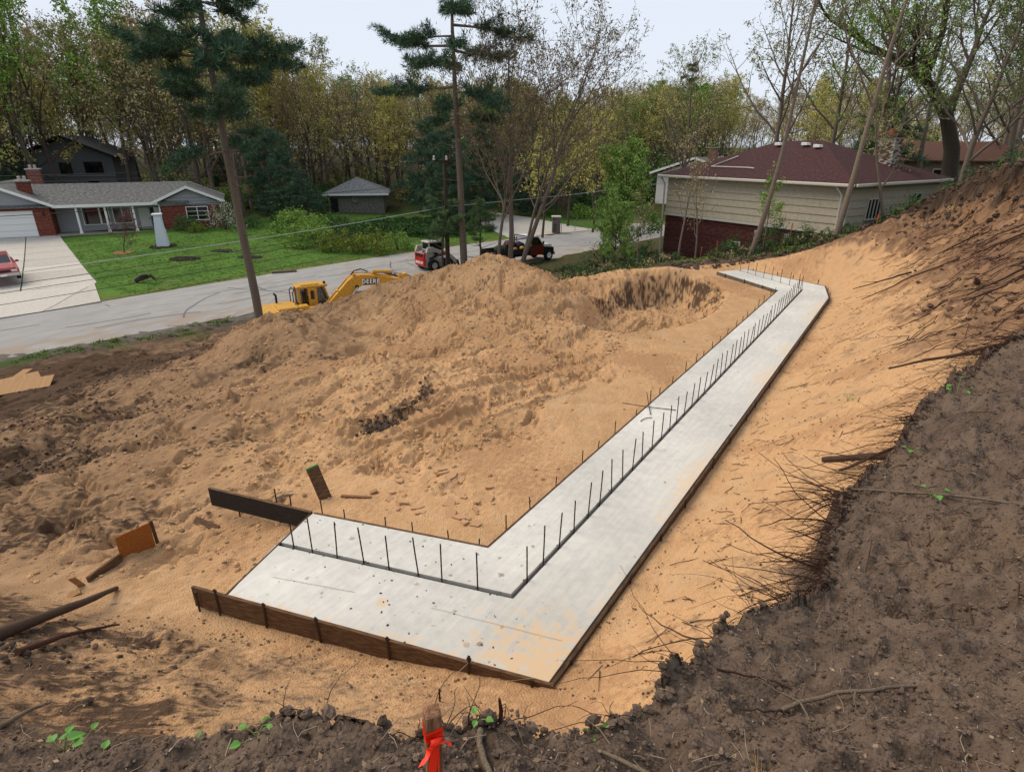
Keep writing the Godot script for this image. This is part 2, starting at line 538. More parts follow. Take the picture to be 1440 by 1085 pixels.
func spline(pts: Array[Vector3], smooth: float) -> PackedFloat64Array:
	# thin-plate spline through (x, f, height)
	var n := pts.size()
	var m := n + 3
	var rows := []
	for i in m:
		var r := PackedFloat64Array()
		r.resize(m + 1)
		rows.append(r)
	for i in n:
		for j in n:
			var d2 := Vector2(pts[i].x - pts[j].x, pts[i].y - pts[j].y).length_squared()
			rows[i][j] = 0.5 * d2 * log(d2) if d2 > 0 else smooth
		rows[i][n] = 1.0
		rows[i][n + 1] = pts[i].x
		rows[i][n + 2] = pts[i].y
		rows[i][m] = pts[i].z
		rows[n][i] = 1.0
		rows[n + 1][i] = pts[i].x
		rows[n + 2][i] = pts[i].y
	for k in m:
		var best := k
		for i in range(k + 1, m):
			if absf(rows[i][k]) > absf(rows[best][k]):
				best = i
		var t = rows[k]
		rows[k] = rows[best]
		rows[best] = t
		var rk: PackedFloat64Array = rows[k]
		for i in range(k + 1, m):
			var ri: PackedFloat64Array = rows[i]
			var q := ri[k] / rk[k]
			if q == 0.0:
				continue
			for j in range(k, m + 1):
				ri[j] -= q * rk[j]
			rows[i] = ri
	var w := PackedFloat64Array()
	w.resize(m)
	for k in range(m - 1, -1, -1):
		var s: float = rows[k][m]
		for j in range(k + 1, m):
			s -= rows[k][j] * w[j]
		w[k] = s / rows[k][k]
	return w


func spline_at(pts: Array[Vector3], w: PackedFloat64Array, x: float, f: float) -> float:
	var n := pts.size()
	var s := w[n] + w[n + 1] * x + w[n + 2] * f
	for i in n:
		var p := pts[i]
		var d2 := (p.x - x) * (p.x - x) + (p.y - f) * (p.y - f)
		if d2 > 0.0:
			s += w[i] * 0.5 * d2 * log(d2)
	return s


func road_n(x: float, f: float) -> float:
	return 0.72 * f - 0.69 * x


func road_s(x: float, f: float) -> float:
	return 0.69 * f + 0.72 * x


func far_edge(s: float) -> float:
	return 40.6 + 2.4 * smoothstep(-5.0, 30.0, s) - 1.2 * smoothstep(35.0, 55.0, s)


func flatten_road(x: float, f: float, h: float) -> float:
	var n := road_n(x, f)
	var e := far_edge(road_s(x, f))
	var k := smoothstep(30.5, 32.3, n) * (1.0 - smoothstep(e + 0.3, e + 2.5, n))
	return lerpf(h, -3.46, k)


func ground_fields():
	na.seed = 21; na.frequency = 0.35; na.fractal_octaves = 5
	nb.seed = 22; nb.frequency = 1.7; nb.fractal_octaves = 4
	nc.seed = 23; nc.frequency = 0.09; nc.fractal_octaves = 3
	ng.seed = 26; ng.frequency = 0.42; ng.fractal_type = FastNoiseLite.FRACTAL_RIDGED; ng.fractal_octaves = 3; ng.domain_warp_enabled = true; ng.domain_warp_amplitude = 1.6; ng.domain_warp_frequency = 0.5
	ne.seed = 25; ne.frequency = 1.1; ne.fractal_octaves = 2
	nr.seed = 24; nr.frequency = 0.8; nr.fractal_type = FastNoiseLite.FRACTAL_RIDGED; nr.fractal_octaves = 4
	var wl := spline(land, 0.05)
	var wd := spline(dig, 0.01)
	for a in [g_old, g_dig, g_sd, g_soft, g_toe, g_smut]:
		pass
	var count := NX * NF
	g_old.resize(count); g_dig.resize(count); g_sd.resize(count); g_soft.resize(count); g_toe.resize(count); g_smut.resize(count)
	g_far.resize(NXC * NFC)
	for j in NFC:
		for i in NXC:
			var x := XC + i * CC
			var f := FC + j * CC
			g_far[j * NXC + i] = flatten_road(x, f, spline_at(land, wl, clampf(x, -125, 125), clampf(f, -25, 175)))
	var ring := PackedVector2Array()
	for p in rim:
		ring.append(Vector2(p.x, p.y))
	var inner := PackedVector2Array()
	for p in toe:
		inner.append(Vector2(p.x, p.y))
	inner.append_array(PackedVector2Array([Vector2(7, 60), Vector2(-60, 60), Vector2(-60, 14)]))
	for j in NF:
		for i in NX:
			var x := X0 + i * CELL
			var f := F0 + j * CELL
			var at := Vector2(x, f)
			var k := j * NX + i
			g_old[k] = flatten_road(x, f, spline_at(land, wl, x, f))
			# edge of the dig
			var best := 1e9
			var soft := 0.1
			for a in rim.size():
				var p := rim[a]
				var q := rim[(a + 1) % rim.size()]
				var pv := Vector2(p.x, p.y)
				var e := Vector2(q.x, q.y) - pv
				var t := clampf((at - pv).dot(e) / e.length_squared(), 0.0, 1.0)
				var d2 := at.distance_squared_to(pv + e * t)
				if d2 < best:
					best = d2
					soft = lerpf(p.z, q.z, t)
			var inside := Geometry2D.is_point_in_polygon(at, ring)
			g_sd[k] = sqrt(best) * (-1.0 if inside else 1.0)
			g_soft[k] = soft
			if not inside and best > 9.0:
				g_dig[k] = g_old[k]
				g_toe[k] = 9.0
				continue
			# foot of the slope
			best = 1e9
			var base := 0.0
			for a in toe.size() - 1:
				var p := toe[a]
				var q := toe[a + 1]
				var pv := Vector2(p.x, p.y)
				var e := Vector2(q.x, q.y) - pv
				var t := clampf((at - pv).dot(e) / e.length_squared(), 0.0, 1.0)
				var d2 := at.distance_squared_to(pv + e * t)
				if d2 < best:
					best = d2
					base = lerpf(p.z, q.z, t)
			var scoop := 0.0
			var d := sqrt(best) * (-1.0 if Geometry2D.is_point_in_polygon(at, inner) else 1.0)
			g_toe[k] = d
			var h := 0.0
			if d >= 0.0:
				h = base + 0.68 * (sqrt(pow(maxf(d - 0.15, 0.0), 2) + 0.04) - 0.2)
				if x > 6.0:
					h = minf(h, g_old[k] - 0.12)
					if x > 8.5:
						h = maxf(h, g_old[k] - 0.4 - 1.15 * absf(g_sd[k]))
			else:
				h = lerpf(base, spline_at(dig, wd, x, f), smoothstep(0.0, 0.6, -d))
				for m in heaps:
					var o := at - Vector2(m[0], m[1])
					o = o.rotated(-m[5])
					o.x /= m[6]
					var r := o.length()
					if r > 7.0:
						continue
					var v: float = m[2] + m[3] * m[4] - m[3] * sqrt(r * r + m[4] * m[4])
					var b := clampf(0.5 + 0.5 * (v - h) / 0.25, 0.0, 1.0)
					h = lerpf(h, v, b) + 0.25 * b * (1.0 - b)
				# the scoop dug between the heap and the raked strip
				var su := (x - 5.0) * 0.556 + (f - 20.6) * 0.83
				var sv := (x - 5.0) * 0.83 - (f - 20.6) * 0.556
				scoop = sqrt(pow(su / 4.2, 2) + pow(sv / 2.3, 2))
				if scoop < 1.0:
					h = lerpf(h, minf(h, -1.0), smoothstep(1.0, 0.66, scoop))
				scoop = smoothstep(0.60, 0.78, scoop) * smoothstep(1.03, 0.94, scoop) * smoothstep(-1.5, 1.0, su)
				# and the small crescent cut beside the raked strip
				var cu := Vector2((x - 1.55) / 1.0, (f - 15.4) / 0.8).length()
				if cu < 1.0:
					h -= 0.30 * smoothstep(1.0, 0.55, cu)
			g_dig[k] = h
			var dk := 0.62 * scoop
			for m in smut:
				var e2 := pow((x - m[0]) / m[2], 2) + pow((f - m[1]) / m[3], 2)
				if e2 < 5.0:
					dk += m[4] * exp(-e2)
			g_smut[k] = dk


func track_mark(x: float, f: float) -> float:
	# depth of the crawler tracks at a point, with their cleats
	s_track = 0.0
	if x < -11.2 or x > 5.8 or f < 9.9 or f > 22.2:
		return 0.0
	var out := 0.0
	for t in tracks:
		var run := 0.0
		for a in range(0, t.size() - 2, 2):
			var ex: float = t[a + 2] - t[a]
			var ef: float = t[a + 3] - t[a + 1]
			var l := sqrt(ex * ex + ef * ef)
			var px: float = x - t[a]
			var pf: float = f - t[a + 1]
			var along := (px * ex + pf * ef) / l
			if along >= 0.0 and along <= l:
				var off := absf((px * ef - pf * ex) / l)
				if off < 0.42:
					var inn := smoothstep(0.30, 0.22, off)
					var ph := fposmod((run + along) / 0.2, 1.0)
					var cleat := 0.04 * (1.0 - smoothstep(0.08, 0.3, ph)) + 0.012 * sin(ph * TAU)
					out += inn * (-0.06 + cleat) + 0.075 * smoothstep(0.22, 0.29, off) * smoothstep(0.40, 0.31, off)
					s_track = maxf(s_track, inn)
			run += l
	return out


func survey(x: float, f: float) -> float:
	# height of the finished ground; leaves what else is known of the spot in s_...
	var gx := (x - X0) / CELL
	var gf := (f - F0) / CELL
	if gx < 0.0 or gf < 0.0 or gx >= NX - 1 or gf >= NF - 1:
		gx = clampf((x - XC) / CC, 0.0, NXC - 1.01)
		gf = clampf((f - FC) / CC, 0.0, NFC - 1.01)
		var i := int(gx)
		var j := int(gf)
		var u := gx - i
		var v := gf - j
		var k := j * NXC + i
		s_in = 0.0; s_sd = 9.0; s_toe = 9.0; s_smut = 0.0; s_track = 0.0; s_soft = 1.0
		var hh := lerpf(lerpf(g_far[k], g_far[k + 1], u), lerpf(g_far[k + NXC], g_far[k + NXC + 1], u), v)
		var nn := road_n(x, f)
		var off := smoothstep(33.2, 31.0, nn) + smoothstep(0.5, 2.0, nn - far_edge(road_s(x, f)))
		s_h = hh + 0.05 * na.get_noise_2d(x, f) * off
		return s_h
	var i := int(gx)
	var j := int(gf)
	var u := gx - i
	var v := gf - j
	var k := j * NX + i
	var w00 := (1.0 - u) * (1.0 - v)
	var w10 := u * (1.0 - v)
	var w01 := (1.0 - u) * v
	var w11 := u * v
	var old := g_old[k] * w00 + g_old[k + 1] * w10 + g_old[k + NX] * w01 + g_old[k + NX + 1] * w11
	var low := g_dig[k] * w00 + g_dig[k + 1] * w10 + g_dig[k + NX] * w01 + g_dig[k + NX + 1] * w11
	s_sd = g_sd[k] * w00 + g_sd[k + 1] * w10 + g_sd[k + NX] * w01 + g_sd[k + NX + 1] * w11
	s_soft = g_soft[k] * w00 + g_soft[k + 1] * w10 + g_soft[k + NX] * w01 + g_soft[k + NX + 1] * w11
	s_toe = g_toe[k] * w00 + g_toe[k + 1] * w10 + g_toe[k + NX] * w01 + g_toe[k + NX + 1] * w11
	s_smut = g_smut[k] * w00 + g_smut[k + 1] * w10 + g_smut[k + NX] * w01 + g_smut[k + NX + 1] * w11
	var a := na.get_noise_2d(x, f)
	var b := nb.get_noise_2d(x, f)
	var c := nb.get_noise_2d(x * 4.3 + 31.0, f * 4.3)
	var rag := s_sd + 0.1 * smoothstep(1.5, 4.0, x) + ((0.16 + 0.4 * smoothstep(9.0, 13.0, x)) * ne.get_noise_2d(x, f + 50.0) + 0.16 * smoothstep(9.0, 13.0, x) * b + 0.012 * c) * minf(1.0, s_soft * 8.0) + 0.5 * a * clampf(s_soft - 0.15, 0.0, 1.0)
	s_in = 1.0 - smoothstep(-s_soft, s_soft, rag)
	s_sd = rag
	# old ground: lumpy topsoil
	var crest := smoothstep(9.0, 13.0, x) * smoothstep(2.6, 0.2, absf(rag))
	var n := road_n(x, f)
	var flat := smoothstep(33.2, 30.5, n)
	var lumps := (0.10 * a + 0.105 * b + 0.06 * c + 0.05 * maxf(0.0, nr.get_noise_2d(x * 1.7, f * 1.7)) + 0.02 * nb.get_noise_2d(x * 13.0, f * 13.0)) * lerpf(0.25, 1.0, flat)
	s_track = 0.0
	s_churn = 0.0
	lumps += crest * (0.3 * nr.get_noise_2d(x * 0.9 + 40.0, f * 0.9) + 0.16 * b)
	var h := old + lumps
	if s_in > 0.0:
		# the dig: smooth raked sand beside the footing, churned farther in
		var churn := smoothstep(-3.0, -4.4, s_toe + 1.6 * a)
		var slope := smoothstep(0.1, 0.9, s_toe)
		var left := smoothstep(-0.3, -3.0, x)
		churn = maxf(churn * smoothstep(28.0, 22.0, f), maxf(left * slope * 0.9, slope * 0.22))
		churn = maxf(churn, smoothstep(-3.2, -5.0, x) * smoothstep(0.2, -0.9, s_toe))
		var rough := 0.16 * a + 0.10 * b + 0.04 * c + 0.11 * nr.get_noise_2d(x, f) * (0.6 + 0.4 * b)
		var e := nb.get_noise_2d(x * 13.0, f * 13.0)
		rough += 0.022 * e
		var fine := 0.014 * b + 0.010 * c + 0.007 * e
		var hd := low + lerpf(fine, rough * lerpf(0.5, 1.25, smoothstep(-0.25, 0.25, nc.get_noise_2d(x * 2.2 + 60.0, f * 2.2))), churn)
		var gully := smoothstep(0.25, 0.85, ng.get_noise_2d(x, f))
		hd -= 0.19 * gully * churn * smoothstep(0.5, -0.5, s_toe)
		s_churn = churn
		# sand run-off streaks down the cut bank
		if s_toe > 0.2:
			var run := nb.get_noise_2d((x * 0.83 - f * 0.556) * 0.16, (x * 0.556 + f * 0.83) * 0.9 + 7.0)
			hd += 0.05 * run * slope
			var bank := smoothstep(1.6, 3.0, s_toe) * smoothstep(7.5, 10.0, x + 0.1 * f)
			hd += bank * (0.16 * nr.get_noise_2d(x * 1.1, f * 1.1) + 0.10 * b)
		elif s_toe < -1.9:
			var mark := track_mark(x, f)
			hd = lerpf(hd, low + 0.25 * rough + 0.05 * a, s_track * 0.75) + mark
		var under := smoothstep(0.06, 0.0, s_toe) * smoothstep(-1.95, -1.72, s_toe) * smoothstep(-4.1, -3.7, x)
		hd = lerpf(hd, minf(hd, -0.08), under)
		h = lerpf(h, hd, s_in)
		var lip := smoothstep(-0.03, 0.05, rag) * smoothstep(0.5, 0.1, rag) * smoothstep(0.3, 0.1, s_soft)
		h += 0.05 * lip * (1.0 + b)
	s_h = h
	return h


func ground_colour(x: float, f: float) -> Color:
	# call survey() first; what lies at the spot, as a base colour
	var a := nc.get_noise_2d(x * 3.0, f * 3.0)
	var b := nb.get_noise_2d(x * 0.9 + 9.0, f * 0.9)
	var c := nb.get_noise_2d(x * 5.0, f * 5.0 + 70.0)
	var n := road_n(x, f)
	var s := road_s(x, f)
	var soil := SOIL * (1.0 + 0.35 * a + 0.35 * b + 0.3 * c)
	soil = soil.lerp(Color(0.15, 0.095, 0.055), clampf(0.35 * smoothstep(0.0, 0.5, a + 0.4 * b), 0, 1))
	soil = soil.lerp(Color(0.21, 0.155, 0.115), smoothstep(0.15, 0.5, nb.get_noise_2d(x * 0.55 + 3.0, f * 0.9) + 0.35 * c) * 0.55)
	soil = soil.lerp(Color(0.105, 0.072, 0.052) * (1.0 + 0.5 * c + 0.4 * b), smoothstep(9.0, 13.0, x) * smoothstep(1.9, 1.2, s_sd + 0.5 * b) * smoothstep(8.5, 10.5, f))
	var out := soil
	if s_in < 1.0 or s_sd > -2.5:
		var e := far_edge(s)
		if n > e - 0.5:
			var lawn := Color(0.11, 0.22, 0.04) * (1.0 + 0.35 * a + 0.3 * c)
			lawn = lawn.lerp(Color(0.17, 0.21, 0.065), smoothstep(0.1, 0.5, nb.get_noise_2d(x * 0.22, f * 0.22 + 3.0) + 0.3 * c) * 0.6)
			lawn = lawn.lerp(Color(0.20, 0.20, 0.06), clampf(smoothstep(1.8, 0.0, n - e + 0.8 * b) * 0.8, 0, 1))
			var leafmould := Color(0.085, 0.066, 0.038) * (1.0 + 0.4 * b)
			leafmould = leafmould.lerp(Color(0.05, 0.09, 0.02), smoothstep(-0.1, 0.4, a))
			var wood := smoothstep(0.0, 4.0, n + 2.0 * a - 66.0 + maxf(0.0, s - 38.0) * 0.9)
			wood = maxf(wood, smoothstep(12.0, 20.0, s - 42.0 - 0.7 * (n - 42.0)) * smoothstep(46.0, 52.0, n))
			out = lawn.lerp(leafmould, wood)
		elif f > 26.5 and x > -4.0 and n < 36.0 or x > 17.5 + 0.2 * (f - 12.0) and f > 12.0:
			var weeds := Color(0.075, 0.085, 0.030) * (1.0 + 0.5 * b + 0.4 * c)
			weeds = weeds.lerp(Color(0.10, 0.075, 0.045), smoothstep(-0.05, 0.3, c + 0.5 * a))
			out = soil.lerp(weeds, maxf(smoothstep(0.1, 0.9, s_sd), smoothstep(20.0, 24.0, x)))
		else:
			# verge below the street: mud, wheel ruts, scraps of turf
			var mud := Color(0.115, 0.088, 0.066) * (1.0 + 0.5 * b + 0.3 * c)
			mud = mud.lerp(Color(0.24, 0.22, 0.20), smoothstep(30.2, 32.4, n + 0.9 * b) * 0.7)
			mud = mud.lerp(Color(0.07, 0.13, 0.03), smoothstep(0.16, 0.34, a + 0.4 * c) * smoothstep(23.0, 27.0, n) * smoothstep(32.5, 31.0, n))
			out = soil.lerp(mud, smoothstep(8.0, 16.0, f - x))
	if s_in > 0.0:
		var d := nb.get_noise_2d(x * 11.0, f * 11.0 + 20.0)
		var rough := smoothstep(-3.0, -4.4, s_toe) + smoothstep(-1.5, -4.0, x)
		var sand := SAND * (1.0 + 0.16 * a + 0.12 * b + (0.10 + 0.16 * minf(rough, 1.0)) * c + 0.12 * d)
		sand = sand.lerp(Color(0.72, 0.49, 0.29), smoothstep(0.1, 0.5, b - 0.4 * a) * 0.45)
		sand = sand.lerp(Color(0.43, 0.235, 0.12), smoothstep(0.08, 0.45, a + 0.5 * c) * 0.6)
		# the churned sand is still damp and browner than the raked, dry strip
		var damp := s_churn * clampf(0.42 + 0.9 * nc.get_noise_2d(x * 4.0 + 11.0, f * 4.0) + 0.55 * b + 0.5 * d, 0.0, 1.0)
		sand = sand.lerp(Color(0.43, 0.25, 0.125), 0.52 * damp)
		var c3 := nb.get_noise_3d(x * 4.0, s_h * 6.0, f * 4.0 + 70.0)
		var k := smoothstep(0.42, 0.66, s_smut + 0.6 * b + 0.3 * c + 0.7 * c3 + 0.3 * a + 0.3 * d)
		k = k * smoothstep(0.03, 0.15, s_smut + 0.06)
		var brown := Color(0.125, 0.078, 0.050) * (1.0 + 0.3 * c)
		# west side: the spoil is mixed with topsoil
		var mix := smoothstep(-3.0, -8.0, x + 1.6 * b + 0.8 * c) * 0.62 + smoothstep(-8.0, -14.0, x + 2.0 * a) * 0.35
		mix = maxf(mix, smoothstep(0.3, -2.2, x) * smoothstep(0.0, 0.7, s_toe) * clampf(0.34 + 0.9 * b + 0.5 * c, 0.0, 0.85))
		sand = sand.lerp(Color(0.27, 0.175, 0.11), clampf(mix + 0.5 * mix * c, 0.0, 0.9))
		# topsoil band under the edge and the rooty cut bank in the east
		var edge := smoothstep(-0.42, -0.12, s_sd + 0.25 * b + 0.1 * c) * smoothstep(0.7, 0.3, s_soft)
		var bank := smoothstep(1.9, 3.0, s_toe + 1.2 * b + 0.5 * c + 0.5 * a) * smoothstep(7.5, 10.0, x + 0.1 * f)
		bank = maxf(bank, smoothstep(-1.1, -0.3, s_sd + 0.5 * b) * smoothstep(9.0, 12.0, x) * 0.7)
		sand = sand.lerp(Color(0.235, 0.135, 0.085) * (1.0 + 0.5 * c + 0.4 * b), clampf(bank * (0.85 + 0.5 * nc.get_noise_2d(x * 5.0, f * 5.0)), 0, 0.95))
		var litter := smoothstep(0.22, 0.42, b + 0.45 * c + 0.3 * nc.get_noise_2d(x * 9.0, f * 9.0)) * smoothstep(0.4, 1.2, s_toe) * 0.3
		sand = sand.lerp(brown, litter)
		sand = sand.lerp(brown, k)
		sand = sand.lerp(soil * 0.9, edge)
		out = out.lerp(sand, s_in)
	out.a = 1.0
	return out


func stations(stops: Array) -> PackedFloat32Array:
	# [from, step, to, step, to ...]: grid lines whose spacing grows smoothly between stops
	var o := PackedFloat32Array([stops[0]])
	for a in range(1, stops.size(), 2):
		var step: float = stops[a]
		var to: float = stops[a + 1]
		var n := int(ceil(absf(to - o[-1]) / step))
		var from := o[-1]
		for k in n:
			o.append(lerpf(from, to, float(k + 1) / n))
	return o


func build_ground():
	var xs := stations([-420.0, 40.0, -140.0, 6.0, -60.0, 1.0, -28.0, 0.22, -17.0, 0.09, -9.0, 0.055, -4.0, 0.032, 4.6, 0.05, 9.0, 0.085, 18.0, 0.13, 24.0, 0.5, 32.0, 1.5, 60.0, 6.0, 140.0, 40.0, 420.0])
	var fs := stations([-200.0, 30.0, -20.0, 2.0, -4.0, 0.25, 1.0, 0.028, 5.6, 0.045, 12.0, 0.07, 21.5, 0.11, 30.0, 0.35, 44.0, 0.8, 72.0, 5.0, 180.0, 40.0, 500.0])
	var nx := xs.size()
	var nf := fs.size()
	var v := PackedVector3Array()
	var n := PackedVector3Array()
	var c := PackedColorArray()
	v.resize(nx * nf)
	n.resize(nx * nf)
	c.resize(nx * nf)
	for j in nf:
		var f := fs[j]
		for i in nx:
			var x := xs[i]
			var k := j * nx + i
			v[k] = Vector3(x, survey(x, f), -f)
			c[k] = ground_colour(x, f)
	for j in nf:
		for i in nx:
			var k := j * nx + i
			var l := v[k - 1] if i > 0 else v[k]
			var r := v[k + 1] if i < nx - 1 else v[k]
			var d := v[k - nx] if j > 0 else v[k]
			var u := v[k + nx] if j < nf - 1 else v[k]
			n[k] = (r - l).cross(u - d).normalized()
	var ix := PackedInt32Array()
	ix.resize((nx - 1) * (nf - 1) * 6)
	var q := 0
	for j in nf - 1:
		for i in nx - 1:
			var k := j * nx + i
			ix[q] = k; ix[q + 1] = k + nx; ix[q + 2] = k + nx + 1
			ix[q + 3] = k; ix[q + 4] = k + nx + 1; ix[q + 5] = k + 1
			q += 6
	var a := []
	a.resize(Mesh.ARRAY_MAX)
	a[Mesh.ARRAY_VERTEX] = v
	a[Mesh.ARRAY_NORMAL] = n
	a[Mesh.ARRAY_COLOR] = c
	a[Mesh.ARRAY_INDEX] = ix
	var m := ArrayMesh.new()
	m.add_surface_from_arrays(Mesh.PRIMITIVE_TRIANGLES, a)
	var o := obj("ground", m, mat("earth", Color(1, 1, 1), 0.95, {"vc": true, "tex": "grain", "world": true, "scale": Vector3.ONE * 0.9, "relief": 1.9, "spec": 0.2}))
	tag(o, "orange sand dig in dark topsoil, with the lawns and woods floor beyond", "", "", "structure")


# ------------------------------------------------------------------ street, drives

func at_road(s: float, n: float) -> Vector2:
	# plan point from along-street and across-street metres
	var d := 0.69 * 0.69 + 0.72 * 0.72
	return Vector2((0.72 * s - 0.69 * n) / d, (0.69 * s + 0.72 * n) / d)


func sheet(called: String, fn: Callable, nu: int, nv: int, colour: Callable, m: Material, parent: Node3D = null) -> MeshInstance3D:
	var b := MB.new()
	var pts := []
	for j in nv + 1:
		for i in nu + 1:
			var p: Vector3 = fn.call(float(i) / nu, float(j) / nv)
			b.col = colour.call(p)
			b.add(p, Vector3.UP)
	for j in nv:
		for i in nu:
			var k := j * (nu + 1) + i
			if (b.v[k + 1] - b.v[k]).cross(b.v[k + nu + 1] - b.v[k]).y < 0.0:
				b.ix.append_array(PackedInt32Array([k, k + 1, k + nu + 2, k, k + nu + 2, k + nu + 1]))
			else:
				b.ix.append_array(PackedInt32Array([k, k + nu + 1, k + nu + 2, k, k + nu + 2, k + 1]))
	return obj(called, b, m, parent)


func build_roads():
	var asphalt := mat("worn asphalt", Color.WHITE, 0.9, {"vc": true, "tex": "grain", "world": true, "scale": Vector3.ONE * 0.7, "spec": 0.3})
	var street := sheet("street", func(a, b):
		var s := lerpf(-60.0, 150.0, b)
		var e := far_edge(s)
		var n := lerpf(32.4 + 0.35 * na.get_noise_2d(s * 2.0, 3.0), e + 0.15 * na.get_noise_2d(s * 2.0, 9.0), a)
		var q := at_road(s, n)
		return Vector3(q.x, -3.4 - 0.12 * pow(a * 2.0 - 1.0, 2) * 0.4, -q.y), 24, 420, func(p):
		var n := road_n(p.x, -p.z)
		var s := road_s(p.x, -p.z)
		var k := 0.41 + 0.06 * nb.get_noise_2d(s * 0.12, n * 0.9) + 0.05 * nb.get_noise_2d(p.x * 0.6, p.z * 0.6) + 0.03 * nb.get_noise_2d(p.x * 4.0, p.z * 4.0)
		var col := Color(k, k * 0.985, k * 0.97)
		# sand carried onto the street beside the site
		var dirt := smoothstep(0.05, 0.5, nb.get_noise_2d(s * 0.25, n * 0.7 + 20.0) + 0.55 * smoothstep(37.0, 33.0, n) + 0.25 * smoothstep(14.0, 24.0, s) * smoothstep(44.0, 30.0, s) - 0.25)
		return col.lerp(Color(0.40, 0.29, 0.19), dirt * 0.6), asphalt)
	tag(street, "", "", "", "structure")
	# dark crack filler and old patches
	var b := MB.new()
	for k in 34:
		var s := rn(-14.0, 40.0)
		var n := rn(33.5, 40.5)
		var dir := rn(-0.25, 0.25) if k % 3 else rn(1.1, 1.9)
		var prev := Vector2.ZERO
		var w := rn(0.03, 0.06)
		for t in int(rn(6, 18)):
			if n < 33.0 or n > 40.3:
				break
			var p := at_road(s, n)
			if t > 0:
				var e := (p - prev).normalized().orthogonal() * w
				b.quad(Vector3(prev.x - e.x, y_street(prev) + 0.006, -prev.y + e.y), Vector3(p.x - e.x, y_street(p) + 0.006, -p.y + e.y), Vector3(p.x + e.x, y_street(p) + 0.006, -p.y - e.y), Vector3(prev.x + e.x, y_street(prev) + 0.006, -prev.y - e.y))
			prev = p
			dir += rn(-0.14, 0.14)
			s += 0.55 * cos(dir)
			n += 0.55 * sin(dir)
	obj("crack_filler", b, mat("tar", Color(0.36, 0.355, 0.36), 0.7), street).set_meta("kind", "stuff")
	# concrete drive of the brick ranch house, cast in panels
	var conc := mat("drive concrete", Color.WHITE, 0.9, {"vc": true, "tex": "soft", "world": true, "scale": Vector3.ONE * 0.5})
	var drive := Node3D.new()
	drive.name = "driveway"
	add_child(drive)
	tag(drive, "", "", "", "structure")
	var ga := Vector2(-41.7, 55.6)
	var gb := Vector2(-48.6, 52.4)
	var ra := Vector2(-27.3, 38.5)
	var rb := Vector2(-36.6, 31.0)
	for i in 3:
		for j in 8:
			var q := []
			for e in [[0, 0], [1, 0], [1, 1], [0, 1]]:
				var u: float = (i + e[0]) / 3.0
				var w: float = (j + e[1]) / 8.0
				q.append(ga.lerp(gb, u).lerp(ra.lerp(rb, u), w))
			panel(drive, conc, q, 0.035)
	panel(drive, conc, [ra, ra.lerp(rb, 0.5), at_road(1.0 - 4.5, 40.25), at_road(3.2, 40.45)], 0.022)
	panel(drive, conc, [ra.lerp(rb, 0.5), rb, at_road(-12.0, 40.2), at_road(-3.55, 40.22)], 0.022)
	var side := at_road(6.0, 40.75)
	panel(drive, conc, [ra.lerp(ga, 0.1), ra, at_road(3.25, 40.45), side], 0.022)
	# the drive across the street, with a rusty band at its mouth
	var d2 := Node3D.new()
	d2.name = "neighbour_driveway"
	add_child(d2)
	tag(d2, "", "", "", "structure")
	panel(d2, conc, [at_road(52.0, 41.0), at_road(41.0, 43.0), Vector2(-7.5, 76.0), Vector2(-2.5, 77.5)], 0.022)
	panel(d2, mat("rust band", Color(0.36, 0.2, 0.16), 0.9), [Vector2(3.9, 61.6), Vector2(3.2, 62.2), Vector2(7.0, 67.5), Vector2(7.6, 66.9)], 0.03)


func y_street(p: Vector2) -> float:
	var n := road_n(p.x, p.y)
	var a := (n - 32.4) / (far_edge(road_s(p.x, p.y)) - 32.4)
	return -3.4 - 0.048 * pow(a * 2.0 - 1.0, 2)


func panel(parent: Node3D, m: Material, q: Array, gap: float):
	# one cast slab between four plan points, following the land
	var mid: Vector2 = (q[0] + q[1] + q[2] + q[3]) / 4.0
	var tone := rn(0.46, 0.56)
	var p := []
	for e in q:
		p.append(e + (mid - e).normalized() * gap * 1.6)
	var b := MB.new()
	var n := 5
	var g := []
	for j in n + 1:
		for i in n + 1:
			var c: Vector2 = p[0].lerp(p[1], i / float(n)).lerp(p[3].lerp(p[2], i / float(n)), j / float(n))
			survey(c.x, c.y)
			var y := maxf(s_h, -3.43) + 0.05
			var k := tone * (1.0 + 0.12 * na.get_noise_2d(c.x * 2.0, c.y * 2.0))
			b.col = Color(k, k * 0.93, k * 0.83)
			g.append(Vector3(c.x, y, -c.y))
	var up: bool = (g[1] - g[0]).cross(g[n + 1] - g[0]).y > 0
	for j in n:
		for i in n:
			var a: int = j * (n + 1) + i
			var k := tone * (1.0 + 0.05 * nb.get_noise_2d(g[a].x, g[a].z))
			b.col = Color(k, k * 0.93, k * 0.83)
			if up:
				b.quad(g[a], g[a + 1], g[a + n + 2], g[a + n + 1])
			else:
				b.quad(g[a], g[a + n + 1], g[a + n + 2], g[a + 1])
	var rimp := []
	for i in n: rimp.append(g[i])
	for j in n: rimp.append(g[j * (n + 1) + n])
	for i in n: rimp.append(g[n * (n + 1) + n - i])
	for j in n: rimp.append(g[(n - j) * (n + 1)])
	for a in rimp.size():
		var e: Vector3 = rimp[a]
		var f: Vector3 = rimp[(a + 1) % rimp.size()]
		var dn := Vector3(0, -0.12, 0)
		if up:
			b.quad(e + dn, f + dn, f, e)
		else:
			b.quad(f + dn, e + dn, e, f)
	obj("concrete_panel", b, m, parent)


# ------------------------------------------------------------------ the footing

